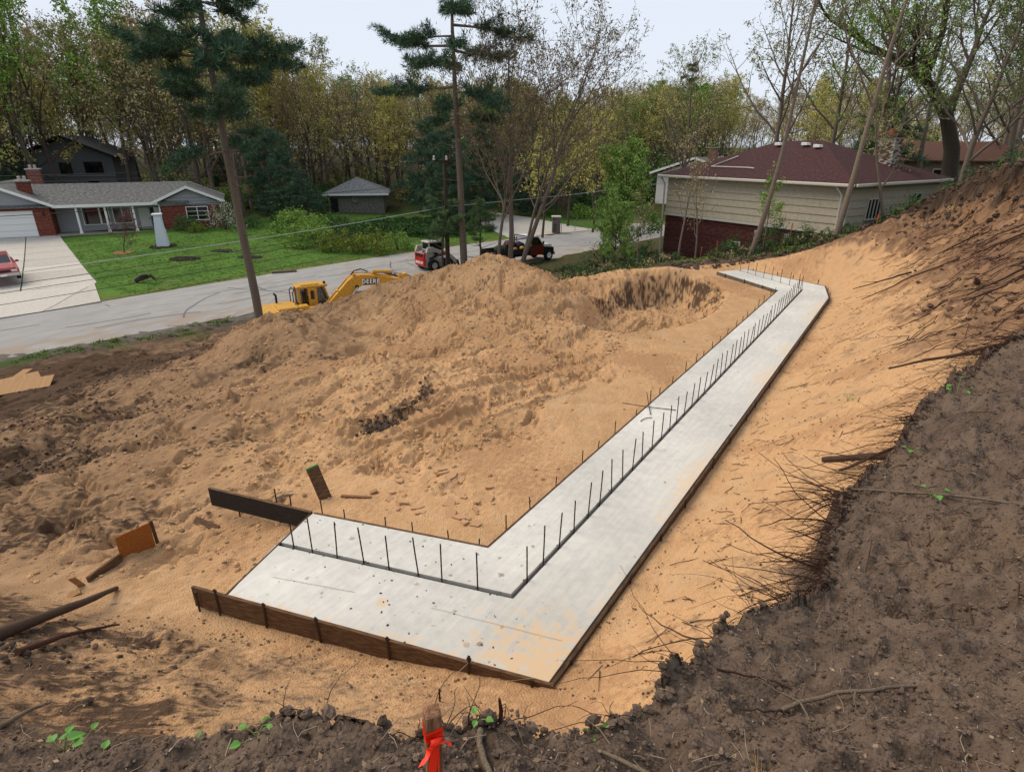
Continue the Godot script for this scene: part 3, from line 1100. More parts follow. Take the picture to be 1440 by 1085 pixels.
var foot_out := PackedVector2Array([Vector2(-3.42, 5.64), Vector2(0.37, 4.39), Vector2(11.3, 20.7), Vector2(12.08, 22.57), Vector2(10.3, 25.9)])
var foot_in := PackedVector2Array([Vector2(-2.93, 7.33), Vector2(-0.32, 6.53), Vector2(9.99, 21.84), Vector2(8.87, 25.36)])
var foot_key := PackedVector2Array([Vector2(-3.2, 6.63), Vector2(0.0, 5.61), Vector2(11.0, 22.05), Vector2(9.85, 25.75)])


func plan(x: float, y: float, z: float) -> Transform3D:
	return Transform3D(Basis(Vector3(1, 0, 0), Vector3(0, 0, -1), Vector3(0, 1, 0)), Vector3(x, y, z))


func side_line(p: PackedVector2Array, d: float) -> PackedVector2Array:
	# polyline moved sideways, corners mitred
	var o := PackedVector2Array()
	for a in p.size():
		var n0 := (p[a] - p[a - 1]).normalized().orthogonal() if a > 0 else Vector2.ZERO
		var n1 := (p[a + 1] - p[a]).normalized().orthogonal() if a < p.size() - 1 else Vector2.ZERO
		if a == 0: n0 = n1
		if a == p.size() - 1: n1 = n0
		var m := (n0 + n1).normalized()
		o.append(p[a] + m * d / maxf(0.3, m.dot(n0)))
	return o


func near_line(p: Vector2, line: PackedVector2Array) -> float:
	var best := 1e9
	for a in line.size() - 1:
		var q := Geometry2D.get_closest_point_to_segment(p, line[a], line[a + 1])
		best = minf(best, p.distance_squared_to(q))
	return sqrt(best)


func footing_texture() -> ImageTexture:
	# trowelled grey with blown sand along the edges, mud spots and hairlines; 1.3 cm a pixel
	var w := 1230
	var h := 1664
	var bytes := PackedByteArray()
	bytes.resize(w * h * 3)
	bytes.fill(160)
	var whole := foot_out.duplicate()
	for a in range(foot_in.size() - 1, -1, -1):
		whole.append(foot_in[a])
	var spots := []
	for k in 150:
		var c := Vector2.ZERO
		if k < 110:
			c = Vector2(rn(-3.3, 0.4), rn(4.3, 7.2))
		else:
			var t := pow(rn(0, 1), 1.4)
			c = foot_out[1].lerp(foot_out[2], t) + Vector2(-0.83, 0.556) * rn(0.0, 1.7)
		spots.append([c.x, c.y, pow(rn(0.0, 1.0), 5.0) * 0.03 + 0.006, rn(0.0, 0.4)])
	var hair := [[-3.0, 5.95, -1.9, 5.68], [-0.95, 5.42, 0.55, 4.92]]
	for j in h:
		var f := 4.2 + (j + 0.5) / h * 21.9
		var lo := 99.0
		var hi := -99.0
		var line := []
		for a in whole.size():
			var p := whole[a]
			var q := whole[(a + 1) % whole.size()]
			if (p.y - f) * (q.y - f) <= 0.0 and p.y != q.y:
				var x := p.x + (q.x - p.x) * (f - p.y) / (q.y - p.y)
				line.append(x)
		line.sort()
		for e in range(0, line.size() - 1, 2):
			var i0 := maxi(0, int((line[e] + 3.7) / 16.2 * w) - 3)
			var i1 := mini(w - 1, int((line[e + 1] + 3.7) / 16.2 * w) + 3)
			for i in range(i0, i1 + 1):
				var x := -3.7 + (i + 0.5) / w * 16.2
				var al := x * 0.556 + f * 0.83
				var ac := x * 0.83 - f * 0.556
				var n1 := nc.get_noise_2d(x * 4.0, f * 4.0)
				var n2 := nb.get_noise_2d(x * 3.0, f * 3.0)
				var n3 := nb.get_noise_2d(x * 24.0, f * 24.0)
				var st := nb.get_noise_2d(al * 0.5, ac * 7.0)
				var v := 0.752 + 0.07 * n1 + 0.035 * n2 + 0.03 * n3 + 0.03 * st
				var col := Color(v, v * 0.985, v * 0.95)
				# sand blown and washed over the outer edge
				var outer := ac + 2.134 if al > 3.4 and f < 21.0 else -2.0
				var dust := 0.0
				if x < 1.2 and f < 6.2:
					dust = smoothstep(0.05, 0.6, 0.75 - Vector2(x - 0.35, f - 4.5).length() * 0.75 + 0.6 * n2 + 0.4 * n3)
					dust = maxf(dust, smoothstep(0.25, 0.5, 0.55 - Vector2((x + 1.55) * 2.2 - (f - 5.5), (f - 5.5) * 2.0 + (x + 1.55) * 0.6).length() * 1.6 + 0.3 * n3 + 0.25 * n2) * 0.9)
				dust = maxf(dust, smoothstep(0.1, 0.75, 0.42 + outer * 1.5 + 0.75 * n1 + 0.6 * n2 + 0.35 * n3) * 0.62)
				if x < 0.4:
					dust = maxf(dust, smoothstep(0.15, 0.5, 0.3 - (f - (4.51 - 0.33 * x)) * 2.2 + 0.6 * n2 + 0.3 * n3) * 0.6)
				col = col.lerp(Color(0.79, 0.685, 0.56), clampf(dust, 0.0, 1.0))
				var k := (j * w + i) * 3
				bytes[k] = int(clampf(col.r, 0, 1) * 255.0)
				bytes[k + 1] = int(clampf(col.g, 0, 1) * 255.0)
				bytes[k + 2] = int(clampf(col.b, 0, 1) * 255.0)
	for s in spots:
		var ci := int((s[0] + 3.7) / 16.2 * w)
		var cj := int((s[1] - 4.2) / 21.9 * h)
		var rr := int(ceil(s[2] / 0.0132))
		for dj in range(-rr, rr + 1):
			for di in range(-rr, rr + 1):
				var i: int = ci + di
				var j: int = cj + dj
				if i < 0 or j < 0 or i >= w or j >= h or di * di + dj * dj > rr * rr * rn(0.4, 1.2):
					continue
				var k := (j * w + i) * 3
				for e in 3:
					bytes[k + e] = int(lerpf(bytes[k + e], [105.0, 92.0, 80.0][e], s[3] + 0.25))
	for l in hair:
		for t in 400:
			var q := Vector2(l[0], l[1]).lerp(Vector2(l[2], l[3]), t / 400.0) + Vector2(1, 1) * 0.006 * na.get_noise_1d(t * 0.03 + l[0] * 9.0)
			var i := int((q.x + 3.7) / 16.2 * w)
			var j := int((q.y - 4.2) / 21.9 * h)
			if i >= 0 and j >= 0 and i < w and j < h:
				var k := (j * w + i) * 3
				for e in 3:
					bytes[k + e] = int(bytes[k + e] * 0.94)
	return ImageTexture.create_from_image(Image.create_from_data(w, h, false, Image.FORMAT_RGB8, bytes))


func build_footing():
	var m := mat("footing concrete", Color.WHITE, 0.82, {"spec": 0.35})
	m.albedo_texture = footing_texture()
	var foot := thing("concrete_footing", "pale grey concrete wall footing, L shaped with a row of steel dowels down its middle", "footing", Vector3.ZERO)
	var ko := side_line(foot_key, -0.035)
	var ki := side_line(foot_key, 0.035)
	if near_line(ko[1], foot_out) > near_line(ki[1], foot_out):
		var x := ko
		ko = ki
		ki = x
	# ends of the keyway run out through the ends of the footing
	var b := MB.new()
	var outer := foot_out.duplicate()
	for a in range(ko.size() - 1, -1, -1):
		outer.append(ko[a])
	var inner := ki.duplicate()
	for a in range(foot_in.size() - 1, -1, -1):
		inner.append(foot_in[a])
	var t := plan(0, 0, 0)
	b.prism(outer, -0.32, 0.0, t)
	b.prism(inner, -0.32, 0.0, t)
	for k in b.v.size():
		b.u[k] = Vector2((b.v[k].x + 3.7) / 16.2, (-b.v[k].z - 4.2) / 21.9)
	obj("slab", b.mesh(true), m, foot)
	var g := MB.new()
	var strip := ko.duplicate()
	for a in range(ki.size() - 1, -1, -1):
		strip.append(ki[a])
	g.prism(strip, -0.3, -0.045, t)
	obj("keyway", g, mat("keyway", Color(0.42, 0.41, 0.39), 0.9, {"tex": "grain", "scale": Vector3.ONE * 2.0}), foot)
	# dowels
	var steel := mat("rusted rebar", Color(0.30, 0.205, 0.165), 0.7, {"metal": 0.3, "tex": "bark", "scale": Vector3.ONE * 9.0})
	var bars := []
	for k in 3:
		var d := MB.new()
		var p := PackedVector3Array()
		var r := PackedFloat32Array()
		for e in 15:
			p.append(Vector3(0.0012 * sin(e * 0.3 + k), e * 0.046 - 0.1, 0.001 * cos(e * 0.3 + k)))
			r.append(0.0098 if e % 2 else 0.0088)
		d.tube(p, r, 7)
		bars.append(d.mesh())
	var spots := []
	for x in [-2.94, -2.66, -2.3, -1.92, -1.57, -1.18, -0.87, -0.42]:
		spots.append(Vector2(x, 5.61 - 0.319 * x))
	var d0 := foot_key[1]
	var dl := (foot_key[2] - d0).normalized()
	var run := 0.34
	while run < 19.6:
		spots.append(d0 + dl * run)
		run += rn(0.37, 0.47)
	var e0 := foot_key[2]
	for k in 8:
		spots.append(e0.lerp(foot_key[3], 0.06 + k * 0.128))
	for s in spots:
		var o := obj("rebar_dowel", bars[rng.randi() % 3], steel, foot)
		o.position = Vector3(s.x, rn(-0.04, 0.03), -s.y)
		o.rotation = Vector3(rn(-0.05, 0.05), rn(0, 6), rn(-0.06, 0.06))
		o.scale = Vector3.ONE * 1.0
	# mortar crumbs round the dowels
	var crumbs := MB.new()
	for s in spots:
		for k in 3:
			crumbs.lump(Vector3(s.x + rn(-0.05, 0.05), 0.004, -s.y + rn(-0.05, 0.05)), Vector3(rn(0.006, 0.016), rn(0.004, 0.008), rn(0.006, 0.016)), rng, 0.3, 2, 5)
	for k in 60:
		var q := Vector2(rn(-3.2, 0.2), 0)
		q.y = 5.6 - 0.33 * q.x + rn(-1.1, 1.5)
		if not Geometry2D.is_point_in_polygon(q, PackedVector2Array([foot_out[0], foot_out[1], foot_in[1], foot_in[0]])):
			continue
		crumbs.lump(Vector3(q.x, 0.004, -q.y), Vector3(rn(0.006, 0.02), rn(0.004, 0.009), rn(0.006, 0.02)), rng, 0.4, 2, 5)
	obj("mud_crumbs", crumbs, mat("mud crumb", Color(0.36, 0.29, 0.24), 0.95), foot).set_meta("kind", "stuff")
	forms()


func form(label: String, a: Vector2, b: Vector2, high: float, thick: float, m: Material, stakes: Array, stake_kind: int, top := 0.004):
	# a form board on edge between two plan points with its row of stakes (offsets along, up)
	var l := a.distance_to(b)
	var dir := (b - a) / l
	var o := thing("form_board", label, "form board", Vector3((a.x + b.x) / 2, top - high, -(a.y + b.y) / 2), atan2(dir.y, dir.x), "boards shuttering the footing")
	bx("plank", Vector3(l, high, thick), Vector3(0, high / 2, 0), m, o, 0.004)
	var sm := mat("form stake", Color(0.34, 0.255, 0.20), 0.75, {"metal": 0.2, "tex": "bark", "scale": Vector3.ONE * 5.0})
	for s in stakes:
		var k := MB.new()
		var up: float = s[1]
		if stake_kind == 0:
			k.box(Vector3(0.03, high + up + 0.25, 0.012), Vector3(0, (high + up + 0.25) / 2 - 0.25, 0), 0.003)
			k.box(Vector3(0.05, 0.03, 0.02), Vector3(0, high + up * 0.6, 0), 0.003)
		else:
			k.rod(Vector3(0, -0.2, 0), Vector3(0, high + up, 0), 0.010, 7, 0.009)
		var n := obj("stake", k, sm, o)
		n.position = Vector3(s[0] * l - l / 2, 0, s[2])
		n.rotation = Vector3(rn(-0.04, 0.04), 0, rn(-0.06, 0.06))


func spaced(n: int, up0: float, up1: float, z: float) -> Array:
	var o := []
	for k in n:
		o.append([(k + 0.5 + rn(-0.2, 0.2)) / n, rn(up0, up1), z])
	return o


func forms():
	var brown := mat("form timber", Color(0.50, 0.385, 0.28), 0.85, {"tex": "wood", "scale": Vector3(0.5, 4.0, 4.0), "relief": 0.5})
	var wet := mat("form timber damp", Color(0.40, 0.30, 0.21), 0.85, {"tex": "wood", "scale": Vector3(0.5, 4.0, 4.0), "relief": 0.5})
	var black := mat("oiled form ply", Color(0.17, 0.155, 0.145), 0.6, {"tex": "mottle", "scale": Vector3(0.8, 3.0, 2.0), "relief": 0.6})
	var grey := mat("grey form", Color(0.47, 0.43, 0.375), 0.9, {"tex": "mottle", "scale": Vector3(1, 1, 1), "relief": 1.2})
	# front: runs past the left end of the footing
	form("brown form board along the near face of the footing, running past its left end", Vector2(-3.93, 5.787), Vector2(0.42, 4.352), 0.30, 0.04, brown, [[0.02, -0.05, 0.05], [0.085, 0.07, 0.032], [0.235, 0.07, 0.032], [0.40, 0.09, 0.032], [0.595, 0.09, 0.032], [0.80, 0.12, 0.032], [0.955, 0.04, 0.032]], 0)
	form("long brown form board down the right side of the long leg", Vector2(0.41, 4.37), Vector2(11.34, 20.68), 0.25, 0.04, wet, spaced(17, 0.02, 0.10, 0.032), 0)
	form("short form board shutting the far bend of the footing", Vector2(11.34, 20.69), Vector2(12.12, 22.57), 0.25, 0.04, wet, spaced(2, 0.02, 0.1, 0.032), 0)
	form("form board behind the far leg of the footing under the cut bank", Vector2(12.11, 22.6), Vector2(10.33, 25.93), 0.25, 0.04, wet, spaced(4, 0.04, 0.2, 0.032), 0)
	form("thin brown form board closing the left end of the footing", Vector2(-2.965, 7.32), Vector2(-3.455, 5.62), 0.26, 0.028, wet, spaced(2, -0.05, -0.02, 0.02), 0)
	form("form board along the inner face of the short leg", Vector2(-0.31, 6.552), Vector2(-2.92, 7.352), 0.22, 0.036, brown, [[0.06, 0.06, 0.04], [0.22, 0.10, 0.045], [0.42, 0.13, 0.045], [0.58, 0.13, 0.045], [0.82, 0.12, 0.045], [0.96, 0.2, 0.05]], 1)
	form("long form board along the inner face of the long leg", Vector2(9.97, 21.86), Vector2(-0.32, 6.56), 0.20, 0.036, wet, spaced(24, 0.08, 0.24, 0.04), 1)
	form("weathered grey board facing the inner side of the far leg", Vector2(8.83, 25.36), Vector2(9.95, 21.84), 0.26, 0.05, grey, spaced(3, 0.02, 0.05, 0.05), 0)
	# black board that runs on beyond the back corner
	var a := Vector2(-2.955, 7.335)
	var o := thing("black_form_board", "black oiled plank standing on edge beyond the back left corner of the footing", "plank", Vector3(-3.87, -0.30, -7.69), deg_to_rad(160.0))
	bx("plank", Vector3(1.95, 0.31, 0.045), Vector3(0, 0.155, 0), black, o, 0.004)
	var edge := MB.new()
	edge.box(Vector3(1.95, 0.004, 0.044), Vector3(0, 0.312, 0))
	obj("raw_edge", edge, brown, o)
	for s in [[-0.55, 0.16], [-0.3, 0.22], [0.5, -0.02]]:
		var k := MB.new()
		k.rod(Vector3(0, -0.25, 0), Vector3(0, 0.31 + s[1], 0), 0.011, 7)
		var n := obj("stake", k, mats["form stake"], o)
		n.position = Vector3(s[0], 0, 0.05)
		n.rotation.z = rn(-0.06, 0.06)


# ------------------------------------------------------------------ houses

func lap_wall(parent: Node3D, called: String, w: float, y0: float, y1: float, course: float, m: Material, t: Transform3D, separate := false):
	# lapped boards facing +z, each course tilted out at its foot
	var n := int(round((y1 - y0) / course))
	var h := (y1 - y0) / n
	var b := MB.new()
	for k in n:
		var a := y0 + k * h
		var pr := PackedVector2Array([Vector2(-0.05, a), Vector2(0.028, a), Vector2(0.004, a + h - 0.002), Vector2(-0.05, a + h - 0.002)])
		# profile lies in z,y: map local x->z, y->y, z->-x
		var tt := t * Transform3D(Basis(Vector3(0, 0, 1), Vector3(0, 1, 0), Vector3(-1, 0, 0)), Vector3.ZERO)
		b.prism(pr, -w / 2, w / 2, tt)
		if separate:
			obj("siding_board", b, m, parent)
			b = MB.new()
	if not separate:
		obj(called, b, m, parent)


func gable_roof(parent: Node3D, m: Material, trim: Material, t: Transform3D, half: float, rise: float, z0: float, z1: float, thick := 0.14):
	# ridge along local z at x = 0, eaves at y = 0
	var b := MB.new()
	var s := Vector2(half, -rise).normalized()
	var nn := Vector2(-s.y, s.x) * thick
	b.prism(PackedVector2Array([Vector2(-half, 0), Vector2(0, rise), Vector2(half, 0), Vector2(half, 0) + Vector2(0, thick), Vector2(0, rise + thick), Vector2(-half, thick)]), z0, z1, t)
	obj("roof", b, m, parent)
	if trim == null:
		return
	for sg in [-1.0, 1.0]:
		var f := MB.new()
		var g := MB.new()
		var a := Vector2(sg * (half + 0.03), -0.06)
		var c := Vector2(0, rise + 0.0)
		var up := Vector2(0, 0.24)
		var pts := PackedVector2Array([a, c - Vector2(0, 0.06), c - Vector2(0, 0.06) + up, a + up])
		f.prism(pts, z1 - 0.01, z1 + 0.05, t)
		g.prism(pts, z0 - 0.05, z0 + 0.01, t)
		obj("bargeboard", f, trim, parent)
		obj("bargeboard", g, trim, parent)


func hip_roof(parent: Node3D, m: Material, x0: float, x1: float, z0: float, z1: float, y: float, rise: float, called := "roof"):
	var b := MB.new()
	var w := x1 - x0
	var d := z1 - z0
	var i := minf(w, d) / 2.0
	var r0 := Vector3(x0 + i, y + rise, z0 + i)
	var r1 := Vector3(x1 - i, y + rise, z1 - i)
	var a := Vector3(x0, y, z0)
	var c := Vector3(x1, y, z0)
	var e := Vector3(x1, y, z1)
	var g := Vector3(x0, y, z1)
	if w >= d:
		b.tri(g, r0, a)
		b.tri(c, r1, e)
		b.quad(g, e, r1, r0)
		b.quad(c, a, r0, r1)
	else:
		b.tri(a, c, r0) if false else b.tri(c, a, r0)
		b.tri(g, e, r1)
		b.quad(e, c, r0, r1)
		b.quad(a, g, r1, r0)
	var dn := Vector3(0, -0.12, 0)
	b.quad(g + dn, e + dn, e, g); b.quad(e + dn, c + dn, c, e); b.quad(c + dn, a + dn, a, c); b.quad(a + dn, g + dn, g, a)
	b.quad(a + dn, c + dn, e + dn, g + dn)
	obj(called, b, m, parent)


func window(parent: Node3D, at: Vector3, w: float, h: float, turn: float, frame: Material, bars_x := 1, bars_y := 0, called := "window"):
	var glass := mat("house glass", Color(0.035, 0.042, 0.05), 0.08, {"spec": 0.6})
	var f := MB.new()
	var e := 0.07
	f.box(Vector3(w + e, e, 0.09), Vector3(0, h / 2, 0)); f.box(Vector3(w + e + 0.06, e, 0.13), Vector3(0, -h / 2, 0.02))
	f.box(Vector3(e, h - e - 0.004, 0.09), Vector3(-w / 2, 0, 0)); f.box(Vector3(e, h - e - 0.004, 0.09), Vector3(w / 2, 0, 0))
	for k in bars_x:
		f.box(Vector3(0.06, h - e - 0.004, 0.07), Vector3(-w / 2 + w * (k + 1.0) / (bars_x + 1), 0, 0))
	for k in bars_y:
		f.box(Vector3(w - e - 0.004, 0.035, 0.05), Vector3(0, -h / 2 + h * (k + 1.0) / (bars_y + 1), 0))
	var o := obj(called, f, frame, parent)
	o.position = at
	o.rotation.y = turn
	bx("pane", Vector3(w - 0.03, h - 0.03, 0.02), Vector3(0, 0, -0.01), glass, o)


func build_houses():
	var white := mat("white trim", Color(0.86, 0.86, 0.85), 0.6)
	var grey_side := mat("grey siding", Color(0.56, 0.57, 0.59), 0.8)
	var red_brick := mat("red brick", Color(0.56, 0.355, 0.305), 0.9, {"tex": "brick", "scale": Vector3(0.9, 0.9, 0.9)})
	var shingle := mat("grey shingle", Color(0.51, 0.505, 0.50), 0.95, {"tex": "shingle", "scale": Vector3(0.06, 0.12, 0.06)})
	var dark := mat("dark opening", Color(0.05, 0.05, 0.055), 0.5)
	var slabm := mat("porch slab", Color(0.66, 0.63, 0.58), 0.9, {"tex": "mottle"})
	# -- ranch house
	var h := thing("ranch_house", "low brick and grey sided ranch house with white garage door and grey shingle roof", "house", Vector3(-41.9, -2.62, -55.5), deg_to_rad(24.6))
	var fnd := MB.new()
	fnd.box(Vector3(21.6, 1.2, 9.4), Vector3(3.1, -0.6, -5.0))
	obj("foundation", fnd, slabm, h)
	# porch
	bx("porch_slab", Vector3(8.66, 0.5, 2.2), Vector3(4.33, -0.17, -0.65), slabm, h, 0.02)
	lap_wall(h, "porch_siding", 8.7, 0.08, 2.5, 0.22, grey_side, Transform3D(Basis(), Vector3(4.35, 0, -1.8)))
	var body := MB.new()
	body.box(Vector3(8.7, 2.5, 7.0), Vector3(4.35, 1.25, -5.4))
	body.box(Vector3(7.55, 2.5, 9.0), Vector3(-3.83, 1.25, -4.62))
	body.box(Vector3(5.1, 2.5, 9.0), Vector3(11.3, 1.25, -4.62))
	obj("wall", body, grey_side, h)
	# garage front
	var gb := MB.new()
	gb.box(Vector3(1.25, 2.5, 0.14), Vector3(-0.63, 1.25, 0.0)); gb.box(Vector3(0.9, 2.5, 0.14), Vector3(-7.25, 1.25, 0.0)); gb.box(Vector3(5.55, 0.22, 0.14), Vector3(-4.03, 2.39, 0.0))
	gb.box(Vector3(0.14, 2.5, 1.6), Vector3(-0.07, 1.25, -0.88))
	obj("brick_pier", gb, red_brick, h)
	var door := MB.new()
	door.box(Vector3(5.5, 0.06, 0.08), Vector3(-4.03, 2.24, -0.02))
	var gd := obj("garage_door", door, white, h)
	for k in 4:
		var b := MB.new()
		b.box(Vector3(5.46, 0.535, 0.05), Vector3(-4.03, 0.285 + k * 0.55, -0.05), 0.02)
		obj("door_panel", b, white, gd)
	var gg := MB.new()
	gg.prism(PackedVector2Array([Vector2(-8.0, 2.5), Vector2(0.3, 2.5), Vector2(-3.85, 4.35)]), -0.2, 0.0)
	obj("gable_wall", gg, grey_side, h)
	lap_wall(h, "gable_siding", 6.2, 2.5, 3.05, 0.22, grey_side, Transform3D(Basis(), Vector3(-3.85, 0, 0.02)))
	gable_roof(h, shingle, white, Transform3D(Basis(), Vector3(-3.85, 2.5, 0)), 4.35, 2.0, -9.6, 0.45)
	# main roof
	gable_roof(h, shingle, null, Transform3D(Basis(Vector3(0, 0, -1), Vector3(0, 1, 0), Vector3(1, 0, 0)), Vector3(0, 2.5, -4.5)), 4.9, 1.66, -3.85, 11.3)
	bx("fascia", Vector3(8.2, 0.24, 0.06), Vector3(4.55, 2.56, 0.42), white, h)
	bx("soffit", Vector3(8.4, 0.04, 2.1), Vector3(4.45, 2.46, -0.68), white, h)
	# right wing
	var rw := MB.new()
	rw.box(Vector3(5.2, 2.3, 0.14), Vector3(11.3, 1.1, 0.0)); rw.box(Vector3(0.14, 2.4, 1.7), Vector3(8.77, 1.2, -0.94)); rw.box(Vector3(0.14, 2.3, 9.0), Vector3(13.85, 1.1, -4.6))
	obj("brick_wall", rw, red_brick, h)
	var rg := MB.new()
	rg.prism(PackedVector2Array([Vector2(8.6, 2.27), Vector2(14.0, 2.27), Vector2(14.0, 2.5), Vector2(11.3, 3.75), Vector2(8.6, 2.5)]), -0.2, 0.05)
	obj("gable_wall", rg, grey_side, h)
	for k in 3:
		bx("siding_board", Vector3(5.0 - k * 1.35, 0.3, 0.05), Vector3(11.3, 2.45 + k * 0.34, 0.08), grey_side, h, 0.01)
	gable_roof(h, shingle, white, Transform3D(Basis(), Vector3(11.3, 2.5, 0)), 3.2, 1.42, -8.4, 0.5)
	for p in [2.0, 4.25, 6.5]:
		var po := MB.new()
		po.box(Vector3(0.17, 2.3, 0.17), Vector3(p, 1.23, 0.1), 0.015)
		po.box(Vector3(0.26, 0.2, 0.26), Vector3(p, 0.18, 0.1), 0.02)
		obj("porch_post", po, white, h)
	var dsp := MB.new()
	dsp.rod(Vector3(8.72, 2.45, 0.2), Vector3(8.72, 0.15, 0.2), 0.07, 6); dsp.rod(Vector3(8.72, 0.15, 0.2), Vector3(8.95, 0.02, 0.7), 0.07, 6)
	obj("downspout", dsp, white, h)
	window(h, Vector3(2.75, 1.45, -1.72), 1.35, 1.55, 0, white, 0)
	window(h, Vector3(3.85, 1.45, -1.72), 0.7, 1.55, 0, white, 0)
	window(h, Vector3(5.3, 1.45, -1.72), 1.5, 1.45, 0, white, 1)
	var fd := bx("front_door", Vector3(0.95, 2.05, 0.07), Vector3(7.15, 1.1, -1.73), mat("pale door", Color(0.74, 0.74, 0.73), 0.6), h, 0.01)
	bx("door_handle", Vector3(0.04, 0.2, 0.05), Vector3(7.5, 1.05, -1.67), dark, fd, 0.01)
	bx("sidelight", Vector3(0.28, 2.0, 0.05), Vector3(7.85, 1.1, -1.735), dark, h)
	bx("storm_door", Vector3(0.62, 2.05, 0.07), Vector3(8.32, 1.1, -1.73), white, h, 0.01)
	bx("door_step", Vector3(1.9, 0.18, 0.7), Vector3(7.7, 0.17, -1.3), slabm, h, 0.01)
	window(h, Vector3(11.9, 1.5, 0.07), 1.9, 1.25, 0, white, 1, 2)
	var cap := mat("chimney cap", Color(0.75, 0.73, 0.70), 0.9, {"tex": "mottle"})
	for c in [[Vector3(-1.9, 3.9, -2.2), 0.95, 0.75, 1.5, red_brick], [Vector3(-2.4, 4.6, -9.0), 1.1, 0.8, 1.7, mat("pink brick", Color(0.62, 0.47, 0.43), 0.9, {"tex": "brick", "scale": Vector3.ONE * 0.9})]]:
		var ch := MB.new()
		ch.box(Vector3(c[1], c[3], c[2]))
		var co := obj("chimney", ch, c[4], h)
		co.position = c[0]
		bx("chimney_cap", Vector3(c[1] + 0.16, 0.12, c[2] + 0.16), Vector3(0, c[3] / 2 + 0.06, 0), cap, co, 0.02)
		var pots := MB.new()
		for k in 2:
			pots.lathe(PackedVector2Array([Vector2(0.15, 0), Vector2(0.12, 0.28), Vector2(0.17, 0.3), Vector2(0, 0.36)]), 8, Transform3D(Basis(), Vector3(-0.2 + k * 0.4, c[3] / 2 + 0.12, 0)))
		obj("flue", pots, cap, co)
	bx("wall_lamp", Vector3(0.16, 0.28, 0.16), Vector3(-0.5, 2.0, 0.16), dark, h, 0.02)
	# white lawn tower
	var tw := thing("lawn_tower", "white tapered shingled ornamental tower standing on the front lawn", "lawn ornament", Vector3(-29.9, -2.95, -51.4), deg_to_rad(20), "")
	var wm := mat("white shingle", Color(0.80, 0.82, 0.86), 0.7)
	for k in 9:
		var r0 := 0.46 - 0.022 * k
		var pr := MB.new()
		pr.prism(PackedVector2Array([Vector2(-r0, 0), Vector2(r0, 0), Vector2(r0 - 0.05, 0.29), Vector2(-r0 + 0.05, 0.29)]), -r0, r0, Transform3D(Basis(), Vector3(0, k * 0.285, 0)))
		obj("shingle_course", pr, wm, tw)
	bx("cap_slab", Vector3(0.74, 0.14, 0.74), Vector3(0, 2.65, 0), wm, tw, 0.02)
	# -- small hipped garage beyond the junipers
	var gh := thing("hipped_garage", "small grey block garage with hipped roof beyond the low junipers", "garage", Vector3(-19.6, -2.85, -75.0), deg_to_rad(8))
	var bw := MB.new()
	bw.box(Vector3(6.6, 2.5, 6.5), Vector3(0.6, 1.25, -3.25))
	obj("wall", bw, mat("grey block", Color(0.52, 0.51, 0.48), 0.9, {"tex": "mottle", "scale": Vector3.ONE * 0.5}), gh)
	hip_roof(gh, mat("weathered shingle", Color(0.56, 0.57, 0.57), 0.95, {"tex": "shingle", "scale": Vector3(0.06, 0.12, 0.06)}), -3.4, 4.6, -7.3, 0.7, 2.55, 1.75)
	bx("fascia", Vector3(8.0, 0.2, 0.05), Vector3(0.6, 2.46, 0.73), white, gh)
	bx("door", Vector3(0.9, 2.0, 0.06), Vector3(-2.0, 1.0, 0.03), dark, gh)
	var dish := MB.new()
	dish.lathe(PackedVector2Array([Vector2(0.0, 0.0), Vector2(0.25, 0.03), Vector2(0.45, 0.12), Vector2(0.43, 0.14), Vector2(0, 0.05)]), 14, Transform3D(Basis(Vector3(1, 0, 0), Vector3(0, 0, 1), Vector3(0, -1, 0)), Vector3(0.5, 1.9, 0.1)))
	obj("dish", dish, mat("dish grey", Color(0.42, 0.42, 0.42), 0.6), gh)
	# -- dark grey house in the trees
	var dg := mat("slate siding", Color(0.40, 0.415, 0.43), 0.85)
	var dr := mat("charcoal roof", Color(0.17, 0.175, 0.19), 0.95, {"tex": "shingle"})
	var dh := thing("dark_house", "two storey slate grey house with a dark gable among the trees", "house", Vector3(-60.6, -1.2, -86.0), deg_to_rad(14))
	var db := MB.new()
	db.prism(PackedVector2Array([Vector2(-5.5, 0), Vector2(5.5, 0), Vector2(5.5, 4.8), Vector2(0, 7.2), Vector2(-5.5, 4.8)]), -9.0, 0.0)
	obj("wall", db, dg, dh)
	gable_roof(dh, dr, mat("dark trim", Color(0.14, 0.145, 0.15), 0.7), Transform3D(Basis(), Vector3(0, 4.75, 0)), 6.2, 2.7, -9.6, 0.7)
	window(dh, Vector3(3.0, 3.5, 0.03), 2.2, 1.4, 0, mat("dark trim"), 1)
	window(dh, Vector3(-0.4, 3.4, 0.03), 1.4, 1.4, 0, mat("dark trim"), 0)
	window(dh, Vector3(2.6, 1.1, 0.03), 1.2, 1.2, 0, mat("dark trim"), 0)
	bx("belly_band", Vector3(11.0, 0.18, 0.08), Vector3(0, 2.45, 0.04), mat("pale band", Color(0.5, 0.52, 0.54), 0.8), dh)
	var fh := thing("brown_roofed_house", "dim house with a long brown roof at the left edge behind the ranch house", "house", Vector3(-76, -0.6, -84.0), deg_to_rad(20))
	var fb := MB.new()
	fb.box(Vector3(13, 4.2, 8), Vector3(0, 2.1, -4))
	obj("wall", fb, mat("dun wall", Color(0.33, 0.30, 0.28), 0.9), fh)
	gable_roof(fh, mat("dun roof", Color(0.25, 0.235, 0.235), 0.95, {"tex": "shingle"}), null, Transform3D(Basis(Vector3(0, 0, -1), Vector3(0, 1, 0), Vector3(1, 0, 0)), Vector3(0, 4.2, -4)), 4.8, 2.6, -7.0, 7.0)
	window(fh, Vector3(2.0, 2.4, 0.03), 1.5, 1.2, 0, white, 1)
	brown_house()
